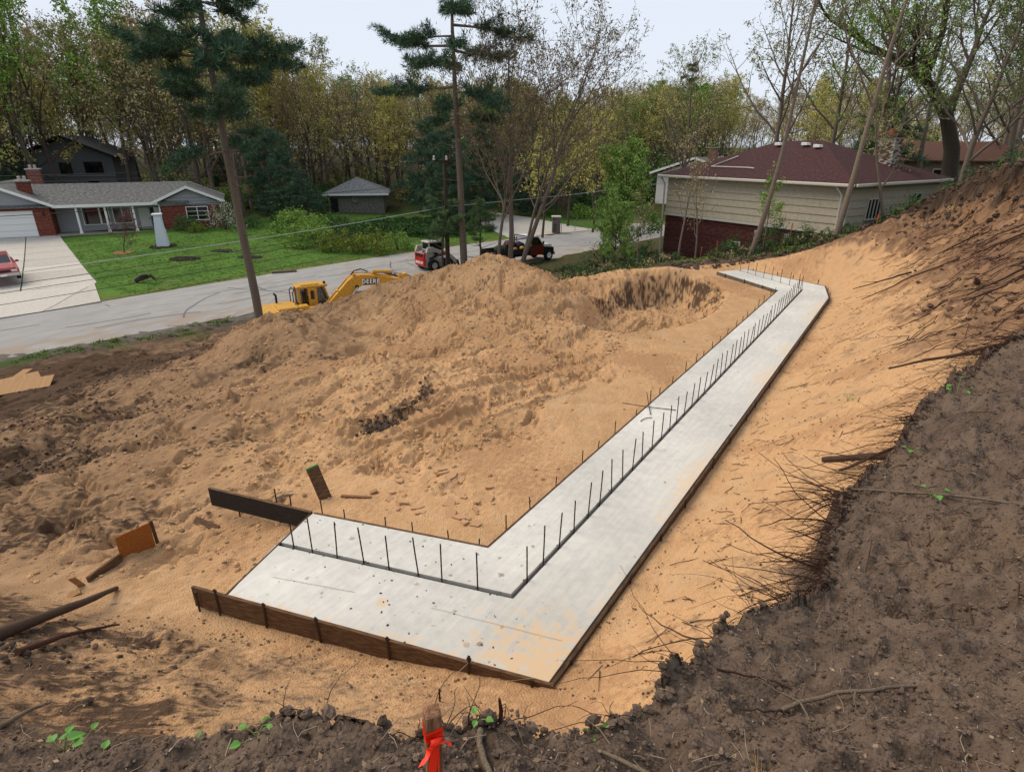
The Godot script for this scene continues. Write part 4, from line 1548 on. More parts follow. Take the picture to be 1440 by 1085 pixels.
	# -- houses glimpsed beyond it
	var wh := thing("white_gabled_house", "white gabled house glimpsed behind the maroon roof on its left", "house", Vector3(21.0, -1.4, -72.0), deg_to_rad(-35))
	var wb := MB.new()
	wb.prism(PackedVector2Array([Vector2(-4.5, 0), Vector2(4.5, 0), Vector2(4.5, 3.4), Vector2(0, 4.9), Vector2(-4.5, 3.4)]), -9.0, 0.0)
	obj("wall", wb, mat("white wall", Color(0.78, 0.77, 0.74), 0.8), wh)
	gable_roof(wh, mat("pale shingle", Color(0.47, 0.44, 0.42), 0.95, {"tex": "shingle"}), white, Transform3D(Basis(), Vector3(0, 3.4, 0)), 5.2, 1.7, -9.6, 0.6)
	var wc := bx("chimney", Vector3(0.9, 2.0, 0.7), Vector3(0.9, 5.2, -3.0), mat("tan brick", Color(0.6, 0.53, 0.46), 0.9, {"tex": "brick"}), wh)
	bx("chimney_cap", Vector3(1.05, 0.12, 0.85), Vector3(0.9, 6.26, -3.0), slabm, wc)
	var th := thing("tan_house", "tan house with a russet roof glimpsed between the trunks right of the maroon roof", "house", Vector3(43.5, 0.9, -60.0), deg_to_rad(-20))
	var tb := MB.new()
	tb.box(Vector3(11, 2.7, 8), Vector3(0, 1.35, -4))
	obj("wall", tb, mat("tan wall", Color(0.55, 0.46, 0.38), 0.9), th)
	gable_roof(th, mat("russet roof", Color(0.45, 0.31, 0.25), 0.95, {"tex": "shingle"}), null, Transform3D(Basis(Vector3(0, 0, -1), Vector3(0, 1, 0), Vector3(1, 0, 0)), Vector3(0, 2.7, -4)), 4.6, 1.7, -6.0, 6.0)
	window(th, Vector3(-2.0, 1.5, 0.03), 1.5, 1.1, 0, white, 1)


func brown_house():
	var gutter := mat("gutter", Color(0.72, 0.70, 0.66), 0.5)
	var cream := mat("cream siding", Color(0.72, 0.68, 0.60), 0.8, {"tex": "soft", "scale": Vector3(0.3, 1, 0.3)})
	var maroon := mat("maroon shingle", Color(0.35, 0.215, 0.215), 0.95, {"tex": "shingle", "scale": Vector3(0.1, 0.2, 0.1)})
	var brick := mat("dark brick", Color(0.37, 0.235, 0.225), 0.9, {"tex": "brick_dark", "scale": Vector3.ONE * 0.8})
	var h := thing("hip_roofed_house", "cream sided house over dark brick with a broad maroon hipped roof above the dig", "house", Vector3(10.0, -1.9, -39.7), deg_to_rad(-57.0))
	var w := 11.6
	var d := 9.0
	var b := MB.new()
	b.box(Vector3(w, 6.5, d), Vector3(w / 2, -0.3, -d / 2))
	obj("brick_wall", b, brick, h)
	var u := MB.new()
	u.box(Vector3(w + 0.04, 2.15, d + 0.04), Vector3(w / 2, 4.05, -d / 2))
	obj("wall", u, cream, h)
	# lapped boards on the long wall, one by one, butted where they were joined
	for k in 6:
		var y := 2.95 + k * 0.37
		var cut := [5.3, 9.2, 3.4, 10.3, 7.1, 4.4][k] as float
		for part in [[0.0, cut], [cut + 0.012, w]]:
			var l: float = part[1] - part[0]
			var pr := MB.new()
			pr.prism(PackedVector2Array([Vector2(0.0, y), Vector2(0.075, y), Vector2(0.035, y + 0.366), Vector2(0.0, y + 0.366)]), -l / 2, l / 2, Transform3D(Basis(Vector3(0, 0, 1), Vector3(0, 1, 0), Vector3(-1, 0, 0)), Vector3(part[0] + l / 2, 0, 0.022)))
			obj("siding_board", pr, cream, h)
	for k in 6:
		var y := 2.95 + k * 0.37
		var pr := MB.new()
		pr.prism(PackedVector2Array([Vector2(0.0, y), Vector2(0.075, y), Vector2(0.035, y + 0.366), Vector2(0.0, y + 0.366)]), 0.0, d, Transform3D(Basis(Vector3(1, 0, 0), Vector3(0, 1, 0), Vector3(0, 0, 1)), Vector3(w + 0.022, 0, -d)))
		obj("siding_board", pr, cream, h)
	bx("sill_board", Vector3(w + 0.1, 0.14, 0.12), Vector3(w / 2, 2.86, 0.06), gutter, h, 0.01)
	bx("corner_board", Vector3(0.14, 2.2, 0.14), Vector3(w + 0.06, 4.05, 0.06), gutter, h)
	hip_roof(h, maroon, -0.45, w + 0.45, -d - 0.45, 0.45, 5.25, 1.95)
	bx("soffit", Vector3(w + 0.8, 0.03, d + 0.8), Vector3(w / 2, 5.1, -d / 2), gutter, h)
	# gutters
	var g := MB.new()
	g.box(Vector3(w + 1.0, 0.15, 0.13), Vector3(w / 2, 5.17, 0.53), 0.03)
	g.box(Vector3(0.13, 0.15, d + 0.8), Vector3(w + 0.53, 5.17, -d / 2), 0.03)
	obj("gutter", g, gutter, h)
	var ds := MB.new()
	ds.tube(PackedVector3Array([Vector3(-0.2, 5.1, 0.5), Vector3(-0.1, 4.7, 0.25), Vector3(-0.08, 0.3, 0.16), Vector3(-0.3, 0.0, 0.6)]), PackedFloat32Array([0.055, 0.055, 0.055, 0.055]), 6)
	obj("downspout", ds, gutter, h)
	ds = MB.new()
	ds.tube(PackedVector3Array([Vector3(w - 0.4, 5.1, 0.5), Vector3(w - 0.2, 4.7, 0.22), Vector3(w - 0.2, 2.7, 0.2), Vector3(w - 0.1, 2.2, 0.5)]), PackedFloat32Array([0.055, 0.055, 0.055, 0.055]), 6)
	obj("downspout", ds, gutter, h)
	window(h, Vector3(w + 0.1, 3.95, -2.4), 1.3, 1.0, PI / 2, gutter, 3)
	window(h, Vector3(w + 0.1, 3.95, -6.6), 1.1, 1.2, PI / 2, gutter, 1)
	window(h, Vector3(5.6, 1.4, 0.04), 0.6, 0.7, 0, gutter, 0)
	# meters
	var box := bx("meter_box", Vector3(0.34, 0.6, 0.18), Vector3(7.0, 2.25, 0.1), mat("meter grey", Color(0.56, 0.56, 0.55), 0.6), h, 0.02)
	var dial := MB.new()
	dial.lathe(PackedVector2Array([Vector2(0.12, 0), Vector2(0.12, 0.1), Vector2(0.09, 0.14), Vector2(0, 0.15)]), 12, Transform3D(Basis(Vector3(1, 0, 0), Vector3(0, 0, 1), Vector3(0, -1, 0)), Vector3(7.0, 2.32, 0.19)))
	obj("meter_dial", dial, mat("meter red", Color(0.5, 0.25, 0.22), 0.4), box)
	bx("meter_box", Vector3(0.4, 0.5, 0.2), Vector3(8.9, 2.3, 0.11), mat("meter grey"), h, 0.02)
	# roof vents and the conduit that runs over the shingles
	var vent := MB.new()
	vent.prism(PackedVector2Array([Vector2(-0.25, 0), Vector2(0.25, 0), Vector2(0.2, 0.2), Vector2(-0.25, 0.26)]), -0.25, 0.25)
	var vm := vent.mesh()
	for p in [Vector3(4.9, 6.96, -3.7), Vector3(6.6, 6.96, -3.7), Vector3(7.5, 6.85, -3.45)]:
		var o := obj("roof_vent", vm, mat("white trim"), h)
		o.position = p
		o.scale = Vector3(0.75, 0.6, 0.75)
	var pipe := MB.new()
	var sl := 1.95 / 4.95
	var on := func(x: float, z: float) -> Vector3: return Vector3(x, 5.3 + (0.45 - z) * sl, z)
	pipe.tube(PackedVector3Array([on.call(5.6, -0.7), on.call(5.1, -0.75), on.call(2.6, -0.75), on.call(3.3, -2.2)]), PackedFloat32Array([0.045, 0.045, 0.045, 0.045]), 6)
	obj("roof_conduit", pipe, mat("pale pipe", Color(0.7, 0.66, 0.64), 0.6), h)
	# chimney of painted and bare bricks
	var ch := Node3D.new()
	ch.name = "chimney"
	h.add_child(ch)
	ch.position = Vector3(w - 1.5, 5.45, -5.9)
	ch.scale = Vector3(0.88, 1.0, 0.88)
	var bare := mat("bare brick", Color(0.40, 0.27, 0.24), 0.9, {"tex": "grain"})
	var wash := mat("whitewashed brick", Color(0.74, 0.72, 0.70), 0.9, {"tex": "grain"})
	bx("chimney_core", Vector3(0.92, 1.9, 0.72), Vector3(0, 0.95, 0), mat("mortar", Color(0.6, 0.57, 0.54), 0.95), ch)
	var brs := []
	for l in [0.235, 0.225]:
		var q := MB.new()
		q.box(Vector3(l, 0.075, 0.03), Vector3.ZERO, 0.006)
		brs.append(q.mesh())
	for r in 21:
		for side in 4:
			for k in (4 if side % 2 == 0 else 3):
				var len := 0.96 if side % 2 == 0 else 0.76
				var x := -len / 2 + 0.12 + k * 0.24 + (0.06 if r % 2 else -0.02)
				if absf(x) > len / 2 - 0.08:
					continue
				var o := obj("brick", brs[k % 2], bare if rng.randf() < 0.45 else wash, ch)
				var ang := side * PI / 2
				o.position = Vector3(0, 0.06 + r * 0.089, 0) + Vector3(x, 0, 0.475 if side % 2 else 0.375).rotated(Vector3.UP, ang)
				o.rotation.y = ang
	bx("chimney_cap", Vector3(1.15, 0.13, 0.95), Vector3(0, 1.97, 0), mat("bare brick"), ch, 0.02)
	var pot := MB.new()
	pot.lathe(PackedVector2Array([Vector2(0.2, 0), Vector2(0.17, 0.3), Vector2(0.2, 0.34), Vector2(0.14, 0.34), Vector2(0, 0.2)]), 10, Transform3D(Basis(), Vector3(0, 2.03, 0)))
	obj("flue", pot, mat("clay flue", Color(0.5, 0.27, 0.2), 0.8), ch)


# ------------------------------------------------------------------ machines and vehicles

func wheel(parent: Node3D, at: Vector3, r: float, w: float, rim_m: Material):
	var tyre := MB.new()
	var t := Transform3D(Basis(Vector3(1, 0, 0), Vector3(0, 0, 1), Vector3(0, -1, 0)), Vector3.ZERO)
	tyre.lathe(PackedVector2Array([Vector2(r * 0.55, -w / 2), Vector2(r * 0.92, -w / 2), Vector2(r, -w * 0.36), Vector2(r, w * 0.36), Vector2(r * 0.92, w / 2), Vector2(r * 0.55, w / 2)]), 20, t)
	var o := obj("wheel", tyre, mat("tyre", Color(0.10, 0.10, 0.10), 0.85), parent)
	o.position = at
	var rm := MB.new()
	rm.lathe(PackedVector2Array([Vector2(0, -w * 0.4), Vector2(r * 0.56, -w * 0.45), Vector2(r * 0.58, w * 0.45), Vector2(r * 0.5, w * 0.46), Vector2(r * 0.38, w * 0.28), Vector2(r * 0.2, w * 0.3), Vector2(r * 0.16, w * 0.4), Vector2(0, w * 0.4)]), 16, t)
	obj("rim", rm, rim_m, o)
	if at.z < 0:
		o.rotation.y = PI


func side_prism(pts: Array, z0: float, z1: float) -> MB:
	var b := MB.new()
	var o := PackedVector2Array()
	for a in range(0, pts.size(), 2):
		o.append(Vector2(pts[a], pts[a + 1]))
	b.prism(o, z0, z1)
	return b


func bar_path(pts: Array, r: float, sides := 6) -> MB:
	var b := MB.new()
	var p := PackedVector3Array()
	var q := PackedFloat32Array()
	for e in pts:
		p.append(e)
		q.append(r)
	b.tube(p, q, sides)
	return b


func build_machines():
	excavator()
	skid_loader()
	flatbed_truck()
	red_car()


func lettering(parent: Node3D, text: String, size: float, at: Vector3, turn: Vector3, m: Material, called := "lettering") -> MeshInstance3D:
	var t := TextMesh.new()
	var f := SystemFont.new()
	f.font_names = PackedStringArray(["Droid Sans"])
	f.font_weight = 800
	t.font = f
	t.text = text
	t.font_size = 48
	t.pixel_size = size / 34.0
	t.depth = 0.012
	t.curve_step = 2.0
	var o := obj(called, t, m, parent)
	o.position = at
	o.rotation = turn
	return o


func excavator():
	var yellow := mat("machine yellow", Color(0.90, 0.68, 0.25), 0.55, {"tex": "mottle", "scale": Vector3.ONE * 1.4})
	var black := mat("machine black", Color(0.085, 0.08, 0.075), 0.6)
	var glass := mat("cab glass", Color(0.06, 0.075, 0.085, 0.42), 0.08)
	glass.transparency = BaseMaterial3D.TRANSPARENCY_ALPHA
	var steel := mat("worn steel", Color(0.42, 0.39, 0.36), 0.45, {"metal": 0.6, "tex": "bark"})
	var chrome := mat("chrome rod", Color(0.72, 0.72, 0.72), 0.2, {"metal": 0.9})
	var e := thing("excavator", "yellow crawler excavator parked between the sand heaps and the street", "excavator", Vector3(-10.45, -4.03, -28.4), deg_to_rad(31))
	e.scale = Vector3.ONE * 0.88
	# crawlers
	for sg in [-1.0, 1.0]:
		var ol := PackedVector2Array()
		for k in 9: ol.append(Vector2(1.55, 0.45) + Vector2(0.4, 0).rotated(-PI / 2 + PI * k / 8.0))
		for k in 9: ol.append(Vector2(-1.55, 0.45) + Vector2(0.4, 0).rotated(PI / 2 + PI * k / 8.0))
		var fr := MB.new()
		fr.prism(PackedVector2Array([Vector2(-1.5, 0.2), Vector2(1.5, 0.2), Vector2(1.6, 0.45), Vector2(1.5, 0.7), Vector2(-1.5, 0.7), Vector2(-1.6, 0.45)]), -0.2, 0.2)
		var track := obj("crawler", fr, black, e)
		track.position = Vector3(0, 0, sg * 1.1)
		var sh := MB.new()
		sh.box(Vector3(0.17, 0.05, 0.6), Vector3.ZERO, 0.008)
		sh.box(Vector3(0.03, 0.05, 0.58), Vector3(0.03, -0.05, 0))
		var shm := sh.mesh()
		var loop := ol.duplicate()
		var per := 0.0
		for a in loop.size():
			per += loop[a].distance_to(loop[(a + 1) % loop.size()])
		var n := int(per / 0.185)
		for k in n:
			var want := per * k / n
			var a := 0
			while want > loop[a].distance_to(loop[(a + 1) % loop.size()]):
				want -= loop[a].distance_to(loop[(a + 1) % loop.size()])
				a += 1
			var p := loop[a]
			var q := loop[(a + 1) % loop.size()]
			var at := p + (q - p).normalized() * want
			var so := obj("track_shoe", shm, steel, track)
			so.position = Vector3(at.x, at.y, 0)
			so.rotation.z = (q - p).angle()
	var car := MB.new()
	car.box(Vector3(1.6, 0.35, 1.8), Vector3(0, 0.65, 0), 0.04)
	car.lathe(PackedVector2Array([Vector2(0.7, 0), Vector2(0.7, 0.3), Vector2(0, 0.3)]), 20, Transform3D(Basis(), Vector3(0, 0.78, 0)))
	obj("undercarriage", car, black, e)
	# upper works
	obj("deck", side_prism([-1.85, 1.02, 1.55, 1.02, 1.75, 1.15, 1.75, 1.32, -1.85, 1.32], -1.3, 1.3), yellow, e)
	var cw := MB.new()
	cw.prism(PackedVector2Array([Vector2(-2.1, -1.05), Vector2(-1.85, -1.3), Vector2(-1.35, -1.3), Vector2(-1.35, 1.3), Vector2(-1.85, 1.3), Vector2(-2.1, 1.05)]), 1.03, 1.98, Transform3D(Basis(Vector3(1, 0, 0), Vector3(0, 0, -1), Vector3(0, 1, 0)), Vector3.ZERO))
	obj("counterweight", cw, yellow, e)
	bx("engine_hood", Vector3(1.3, 0.72, 2.5), Vector3(-0.7, 1.68, 0), yellow, e, 0.06)
	bx("hood_lid", Vector3(1.05, 0.14, 1.5), Vector3(-0.75, 2.1, 0.2), yellow, e, 0.04)
	bx("hood_grille", Vector3(0.9, 0.4, 0.02), Vector3(-0.7, 1.66, 1.26), mat("machine black"), e)
	obj("hood_latch", bar_path([Vector3(-0.3, 2.2, 0.5), Vector3(-0.3, 2.28, 0.5), Vector3(-0.15, 2.28, 0.5)], 0.03), black, e)
	bx("fuel_tank", Vector3(1.1, 0.66, 0.95), Vector3(0.55, 1.66, 0.8), yellow, e, 0.07)
	bx("tool_box", Vector3(0.62, 0.42, 0.9), Vector3(1.42, 1.53, 0.82), yellow, e, 0.06)
	bx("step_box", Vector3(0.5, 0.3, 0.5), Vector3(0.05, 2.05, 0.75), yellow, e, 0.04)
	obj("exhaust_pipe", bar_path([Vector3(-1.1, 2.1, -0.6), Vector3(-1.1, 2.6, -0.6), Vector3(-1.2, 2.7, -0.6)], 0.06, 8), black, e)
	obj("handrail", bar_path([Vector3(-0.25, 2.0, -1.1), Vector3(-0.25, 2.72, -1.1), Vector3(-0.15, 2.85, -1.05), Vector3(-0.15, 2.85, -0.3), Vector3(-0.25, 2.7, -0.25), Vector3(-0.25, 2.0, -0.25)], 0.03), black, e)
	# cab: roof, posts and panes
	var cab := Node3D.new()
	cab.name = "cab"
	e.add_child(cab)
	cab.position = Vector3(0.02, 1.32, -0.72)
	var roof := MB.new()
	roof.box(Vector3(1.72, 0.14, 1.06), Vector3(0.82, 1.62, 0), 0.05)
	roof.box(Vector3(1.0, 0.08, 0.8), Vector3(0.72, 1.71, 0), 0.03)
	obj("cab_roof", roof, yellow, cab)
	for z in [-0.49, 0.49]:
		var p := MB.new()
		for x in [0.06, 0.62, 0.98]:
			p.box(Vector3(0.14, 1.0, 0.07), Vector3(x, 1.06, z), 0.02)
		p.rod(Vector3(1.74, 0.62, z), Vector3(1.48, 1.58, z), 0.05, 6)
		p.box(Vector3(1.0, 0.6, 0.07), Vector3(0.5, 0.28, z), 0.02)
		p.box(Vector3(0.36, 0.3, 0.068), Vector3(0.8, 0.74, z), 0.02)
		p.box(Vector3(0.36, 0.16, 0.068), Vector3(0.8, 1.47, z), 0.02)
		p.box(Vector3(0.76, 0.34, 0.07), Vector3(1.38, 0.16, z), 0.02)
		obj("cab_frame", p, yellow, cab)
		bx("pane", Vector3(0.42, 0.92, 0.02), Vector3(0.34, 1.05, z), glass, cab)
		bx("pane", Vector3(0.24, 0.6, 0.02), Vector3(0.8, 1.14, z), glass, cab)
		var fp := MB.new()
		fp.prism(PackedVector2Array([Vector2(1.05, 0.35), Vector2(1.72, 0.35), Vector2(1.72, 0.62), Vector2(1.46, 1.54), Vector2(1.05, 1.54)]), z - 0.01, z + 0.01)
		obj("pane", fp, glass, cab)
	var wind := MB.new()
	wind.prism(PackedVector2Array([Vector2(1.74, 0.62), Vector2(1.47, 1.56), Vector2(1.45, 1.56), Vector2(1.72, 0.62)]), -0.46, 0.46)
	obj("pane", wind, glass, cab)
	bx("rear_pane", Vector3(0.02, 0.8, 0.85), Vector3(0.05, 1.1, 0), glass, cab)
	var seat := MB.new()
	seat.box(Vector3(0.5, 0.16, 0.5), Vector3(0.7, 0.5, 0), 0.05)
	seat.box(Vector3(0.14, 0.75, 0.48), Vector3(0.42, 0.9, 0), 0.05)
	obj("seat", seat, black, cab)
	bx("work_lamp", Vector3(0.12, 0.12, 0.16), Vector3(1.55, 1.76, 0.3), black, cab, 0.02)
	# boom: a bent box girder
	var boom := MB.new()
	var bo := PackedVector2Array([Vector2(1.15, 1.35), Vector2(1.6, 1.3), Vector2(2.2, 1.82), Vector2(3.12, 2.72), Vector2(3.5, 2.88), Vector2(5.9, 2.62), Vector2(6.1, 2.72), Vector2(6.05, 2.92), Vector2(4.4, 3.34), Vector2(3.45, 3.46), Vector2(3.0, 3.42), Vector2(2.65, 3.2), Vector2(1.15, 1.75)])
	boom.prism(bo, 0.12, 0.60)
	var bm := obj("boom", boom, yellow, e)
	for p in [Vector2(1.5, 2.08), Vector2(2.1, 2.66), Vector2(3.1, 3.46), Vector2(4.4, 3.37)]:
		bx("pipe_clamp", Vector3(0.14, 0.08, 0.34), Vector3(p.x, p.y + 0.03, 0.36), yellow, bm, 0.02)
	obj("hydraulic_pipe", bar_path([Vector3(1.3, 1.95, 0.28), Vector3(2.75, 3.36, 0.28), Vector3(3.1, 3.58, 0.28), Vector3(3.6, 3.56, 0.28), Vector3(5.4, 3.15, 0.28)], 0.035), yellow, bm)
	obj("hydraulic_hose", bar_path([Vector3(2.9, 3.5, 0.45), Vector3(3.1, 3.72, 0.45), Vector3(3.5, 3.78, 0.45), Vector3(3.9, 3.6, 0.45)], 0.035), black, bm)
	bx("boom_pin", Vector3(0.22, 0.22, 0.62), Vector3(3.15, 2.82, 0.36), black, bm, 0.08)
	bx("nameplate", Vector3(0.92, 0.34, 0.012), Vector3(3.98, 3.05, 0.61), black, bm, 0.0, Transform3D())
	bm.get_node("nameplate").rotation.z = 0.0
	lettering(bm, "DEERE", 0.25, Vector3(3.98, 3.055, 0.622), Vector3(0, 0, -0.06), mat("letter white", Color(0.92, 0.92, 0.9), 0.6))
	for z in [0.0, 0.74]:
		var c := MB.new()
		c.rod(Vector3(1.75, 1.15, z), Vector3(2.5, 2.05, z), 0.1, 10)
		var cyl := obj("boom_cylinder", c, yellow, e)
		var rod := MB.new()
		rod.rod(Vector3(2.45, 2.0, z), Vector3(3.15, 2.82, z), 0.055, 8)
		obj("piston_rod", rod, chrome, cyl)
	# stick and bucket beyond the heap
	obj("stick", side_prism([5.75, 3.2, 6.2, 3.3, 6.6, 2.4, 7.1, 0.6, 6.95, 0.5, 6.2, 1.9, 5.85, 2.6], 0.18, 0.54), yellow, e)
	var sc := MB.new()
	sc.rod(Vector3(4.2, 3.55, 0.36), Vector3(5.3, 3.44, 0.36), 0.1, 8)
	var scy := obj("stick_cylinder", sc, yellow, e)
	var sr := MB.new()
	sr.rod(Vector3(5.2, 3.45, 0.36), Vector3(6.0, 3.25, 0.36), 0.05, 8)
	obj("piston_rod", sr, chrome, scy)
	obj("bucket", side_prism([6.9, 0.75, 7.3, 0.7, 7.4, 0.3, 7.1, -0.05, 6.6, -0.1, 6.25, 0.15, 6.6, 0.1, 7.0, 0.2], -0.15, 0.87), steel, e)


func skid_loader():
	var white := mat("loader white", Color(0.78, 0.77, 0.75), 0.5, {"tex": "mottle"})
	var red := mat("loader red", Color(0.70, 0.10, 0.095), 0.5)
	var black := mat("machine black")
	var glass := mat("cab glass")
	var s := thing("skid_loader", "white and red skid steer loader standing on the street beyond the big heap", "skid steer", Vector3(-5.7, -3.42, -43.9), deg_to_rad(40))
	for x in [-0.62, 0.55]:
		for z in [-0.78, 0.78]:
			wheel(s, Vector3(x, 0.42, z), 0.42, 0.32, white)
	obj("chassis", side_prism([-1.15, 0.3, 1.0, 0.25, 1.15, 0.55, 1.0, 0.8, -1.2, 0.95], -0.58, 0.58), white, s)
	var door := bx("rear_door", Vector3(0.14, 0.95, 1.3), Vector3(-1.25, 0.85, 0), red, s, 0.04)
	bx("rear_grille", Vector3(0.03, 0.22, 0.95), Vector3(-1.33, 1.15, 0), black, door)
	for z in [-0.5, 0.5]:
		bx("tail_lamp", Vector3(0.03, 0.12, 0.14), Vector3(-1.33, 0.9, z), mat("tail red", Color(0.6, 0.05, 0.04), 0.3), door)
	lettering(door, "BOBCAT", 0.18, Vector3(-1.335, 0.62, 0), Vector3(0, -PI / 2, 0), mat("letter white"))
	bx("side_panel", Vector3(0.85, 0.8, 0.05), Vector3(-0.85, 1.1, 0.6), white, s, 0.02)
	var cab := Node3D.new()
	cab.name = "cab"
	s.add_child(cab)
	var fr := MB.new()
	for z in [-0.45, 0.45]:
		for x in [-0.72, 0.42]:
			fr.box(Vector3(0.1, 1.15, 0.08), Vector3(x, 1.42, z), 0.02)
	fr.box(Vector3(1.35, 0.12, 1.02), Vector3(-0.15, 2.02, 0), 0.04)
	fr.box(Vector3(0.08, 0.1, 0.82), Vector3(-0.72, 1.45, 0), 0.02)
	obj("cab_frame", fr, white, cab)
	bx("rear_pane", Vector3(0.02, 0.5, 0.78), Vector3(-0.72, 1.72, 0), mat("house glass"), cab)
	for z in [-0.45, 0.45]:
		bx("pane", Vector3(1.0, 1.0, 0.02), Vector3(-0.15, 1.45, z), mat("house glass"), cab)
	for z in [-0.72, 0.72]:
		obj("lift_arm", side_prism([-1.2, 1.35, -1.05, 1.72, -0.6, 1.72, 0.9, 1.1, 1.5, 0.55, 1.5, 0.3, 1.3, 0.35, 0.75, 0.9, -0.6, 1.4], z - 0.09, z + 0.09), white, s)
		bx("arm_plate", Vector3(0.6, 0.2, 0.03), Vector3(0.35, 1.18, z + (0.1 if z > 0 else -0.1)), red, s)
		var c := MB.new()
		c.rod(Vector3(-0.95, 0.9, z), Vector3(0.2, 1.15, z), 0.06, 8)
		obj("lift_cylinder", c, black, s)
	obj("bucket", side_prism([1.4, 0.1, 2.1, 0.05, 2.1, 0.1, 1.6, 0.2, 1.5, 0.6, 1.4, 0.65], -0.9, 0.9), mat("worn steel"), s)


func flatbed_truck():
	var red := mat("truck red", Color(0.34, 0.03, 0.05), 0.3, {"spec": 0.6})
	var white := mat("truck white", Color(0.85, 0.86, 0.87), 0.35)
	var black := mat("machine black")
	var glass := mat("house glass")
	var t := thing("flatbed_truck", "white and red flatbed truck loaded with gear, standing on the street behind the trunks", "truck", Vector3(0.85, -3.42, -46.9), deg_to_rad(40))
	for z in [-0.84, 0.84]:
		wheel(t, Vector3(1.95, 0.42, z), 0.42, 0.27, white)
		wheel(t, Vector3(-2.0, 0.42, z), 0.42, 0.3, white)
	obj("chassis", side_prism([-3.4, 0.5, 2.3, 0.5, 2.3, 0.7, -3.4, 0.7], -0.45, 0.45), black, t)
	var cab := obj("cab", side_prism([0.0, 0.55, 1.45, 0.5, 1.45, 1.15, 1.3, 1.28, 0.0, 1.28], -0.9, 0.9), red, t)
	bx("back_wall", Vector3(0.08, 0.75, 1.5), Vector3(0.06, 1.6, 0), white, cab, 0.02)
	var ro := MB.new()
	ro.prism(PackedVector2Array([Vector2(0.0, 1.9), Vector2(0.95, 1.88), Vector2(0.85, 1.98), Vector2(0.1, 2.0)]), -0.74, 0.74)
	obj("cab_roof", ro, white, cab)
	for z in [-0.8, 0.8]:
		var pz: float = z
		var p := MB.new()
		p.rod(Vector3(1.4, 1.26, pz * 1.05), Vector3(0.92, 1.92, pz * 0.92), 0.05, 6)
		p.box(Vector3(0.16, 0.66, 0.06), Vector3(0.09, 1.58, pz), 0.02)
		obj("door_post", p, white if z > 0 else red, cab)
		var w := MB.new()
		w.prism(PackedVector2Array([Vector2(0.18, 1.29), Vector2(1.33, 1.29), Vector2(0.9, 1.88), Vector2(0.18, 1.9)]), pz * 0.97 - 0.012, pz * 0.97 + 0.012)
		obj("side_window", w, glass, cab)
		bx("door_handle", Vector3(0.16, 0.04, 0.03), Vector3(0.2, 1.12, 0.915 * signf(z)), black, cab)
		bx("mirror", Vector3(0.08, 0.24, 0.16), Vector3(1.25, 1.45, 1.02 * signf(z)), black, cab, 0.03)
		var fd := MB.new()
		var fo := PackedVector2Array([Vector2(1.42, 0.5)])
		for k in 9:
			fo.append(Vector2(1.95, 0.42) + Vector2(0.5, 0).rotated(PI - PI * k / 8.0))
		fo.append_array(PackedVector2Array([Vector2(2.5, 0.6), Vector2(2.48, 0.98), Vector2(1.42, 1.12)]))
		fd.prism(fo, minf(z * 0.78, z * 1.14), maxf(z * 0.78, z * 1.14))
		obj("fender", fd, black, t)
	var wsh := MB.new()
	wsh.prism(PackedVector2Array([Vector2(1.40, 1.26), Vector2(0.93, 1.9), Vector2(0.9, 1.9), Vector2(1.36, 1.26)]), -0.74, 0.74)
	obj("windscreen", wsh, glass, cab)
	obj("hood", side_prism([1.35, 1.0, 2.5, 0.92, 2.52, 1.08, 2.3, 1.22, 1.35, 1.28], -0.68, 0.68), white, t)
	bx("grille", Vector3(0.06, 0.4, 1.3), Vector3(2.5, 0.75, 0), black, t)
	bx("bumper", Vector3(0.14, 0.22, 1.85), Vector3(2.58, 0.5, 0), mat("chrome rod"), t, 0.03)
	for z in [-0.62, 0.62]:
		bx("headlight", Vector3(0.05, 0.16, 0.22), Vector3(2.52, 0.82, z), mat("lamp lens", Color(0.8, 0.8, 0.78), 0.2), t, 0.01)
	var bed := bx("flatbed", Vector3(3.4, 0.14, 2.0), Vector3(-1.72, 0.8, 0), black, t, 0.02)
	for z in [-0.98, 0.98]:
		bx("side_board", Vector3(3.3, 0.32, 0.04), Vector3(-1.72, 1.03, z), mat("bed board", Color(0.24, 0.22, 0.2), 0.9, {"tex": "wood"}), bed)
	obj("headboard", bar_path([Vector3(-0.08, 0.87, -0.9), Vector3(-0.08, 2.0, -0.9), Vector3(-0.08, 2.0, 0.9), Vector3(-0.08, 0.87, 0.9)], 0.05), black, bed)
	obj("ladder_rack", bar_path([Vector3(-2.6, 0.87, 0.95), Vector3(-2.6, 1.9, 0.95), Vector3(-0.08, 1.95, 0.95)], 0.04), black, bed)
	# gear on the bed: each its own thing
	var base := t.transform
	var kinds := [["gear_bag", "dark blue bag heaped behind the cab of the flatbed truck", "bag", Color(0.12, 0.13, 0.2), Vector3(-0.6, 1.25, 0.3), Vector3(0.45, 0.4, 0.4)], ["water_cooler", "yellow round cooler on the flatbed truck", "cooler", Color(0.75, 0.55, 0.2), Vector3(-0.75, 1.1, 0.75), Vector3(0.2, 0.25, 0.2)],
		["canvas_tarp", "crumpled maroon tarp on top of the flatbed load", "tarp", Color(0.3, 0.1, 0.12), Vector3(-1.1, 1.4, -0.1), Vector3(0.6, 0.3, 0.5)], ["fuel_can", "orange fuel can at the side of the flatbed truck", "can", Color(0.55, 0.42, 0.3), Vector3(-1.45, 1.08, 0.78), Vector3(0.16, 0.24, 0.16)],
		["green_dumpster_bag", "dark green bulk bag at the tail of the flatbed truck", "bulk bag", Color(0.10, 0.15, 0.11), Vector3(-2.3, 1.15, 0.1), Vector3(0.55, 0.36, 0.6)]]
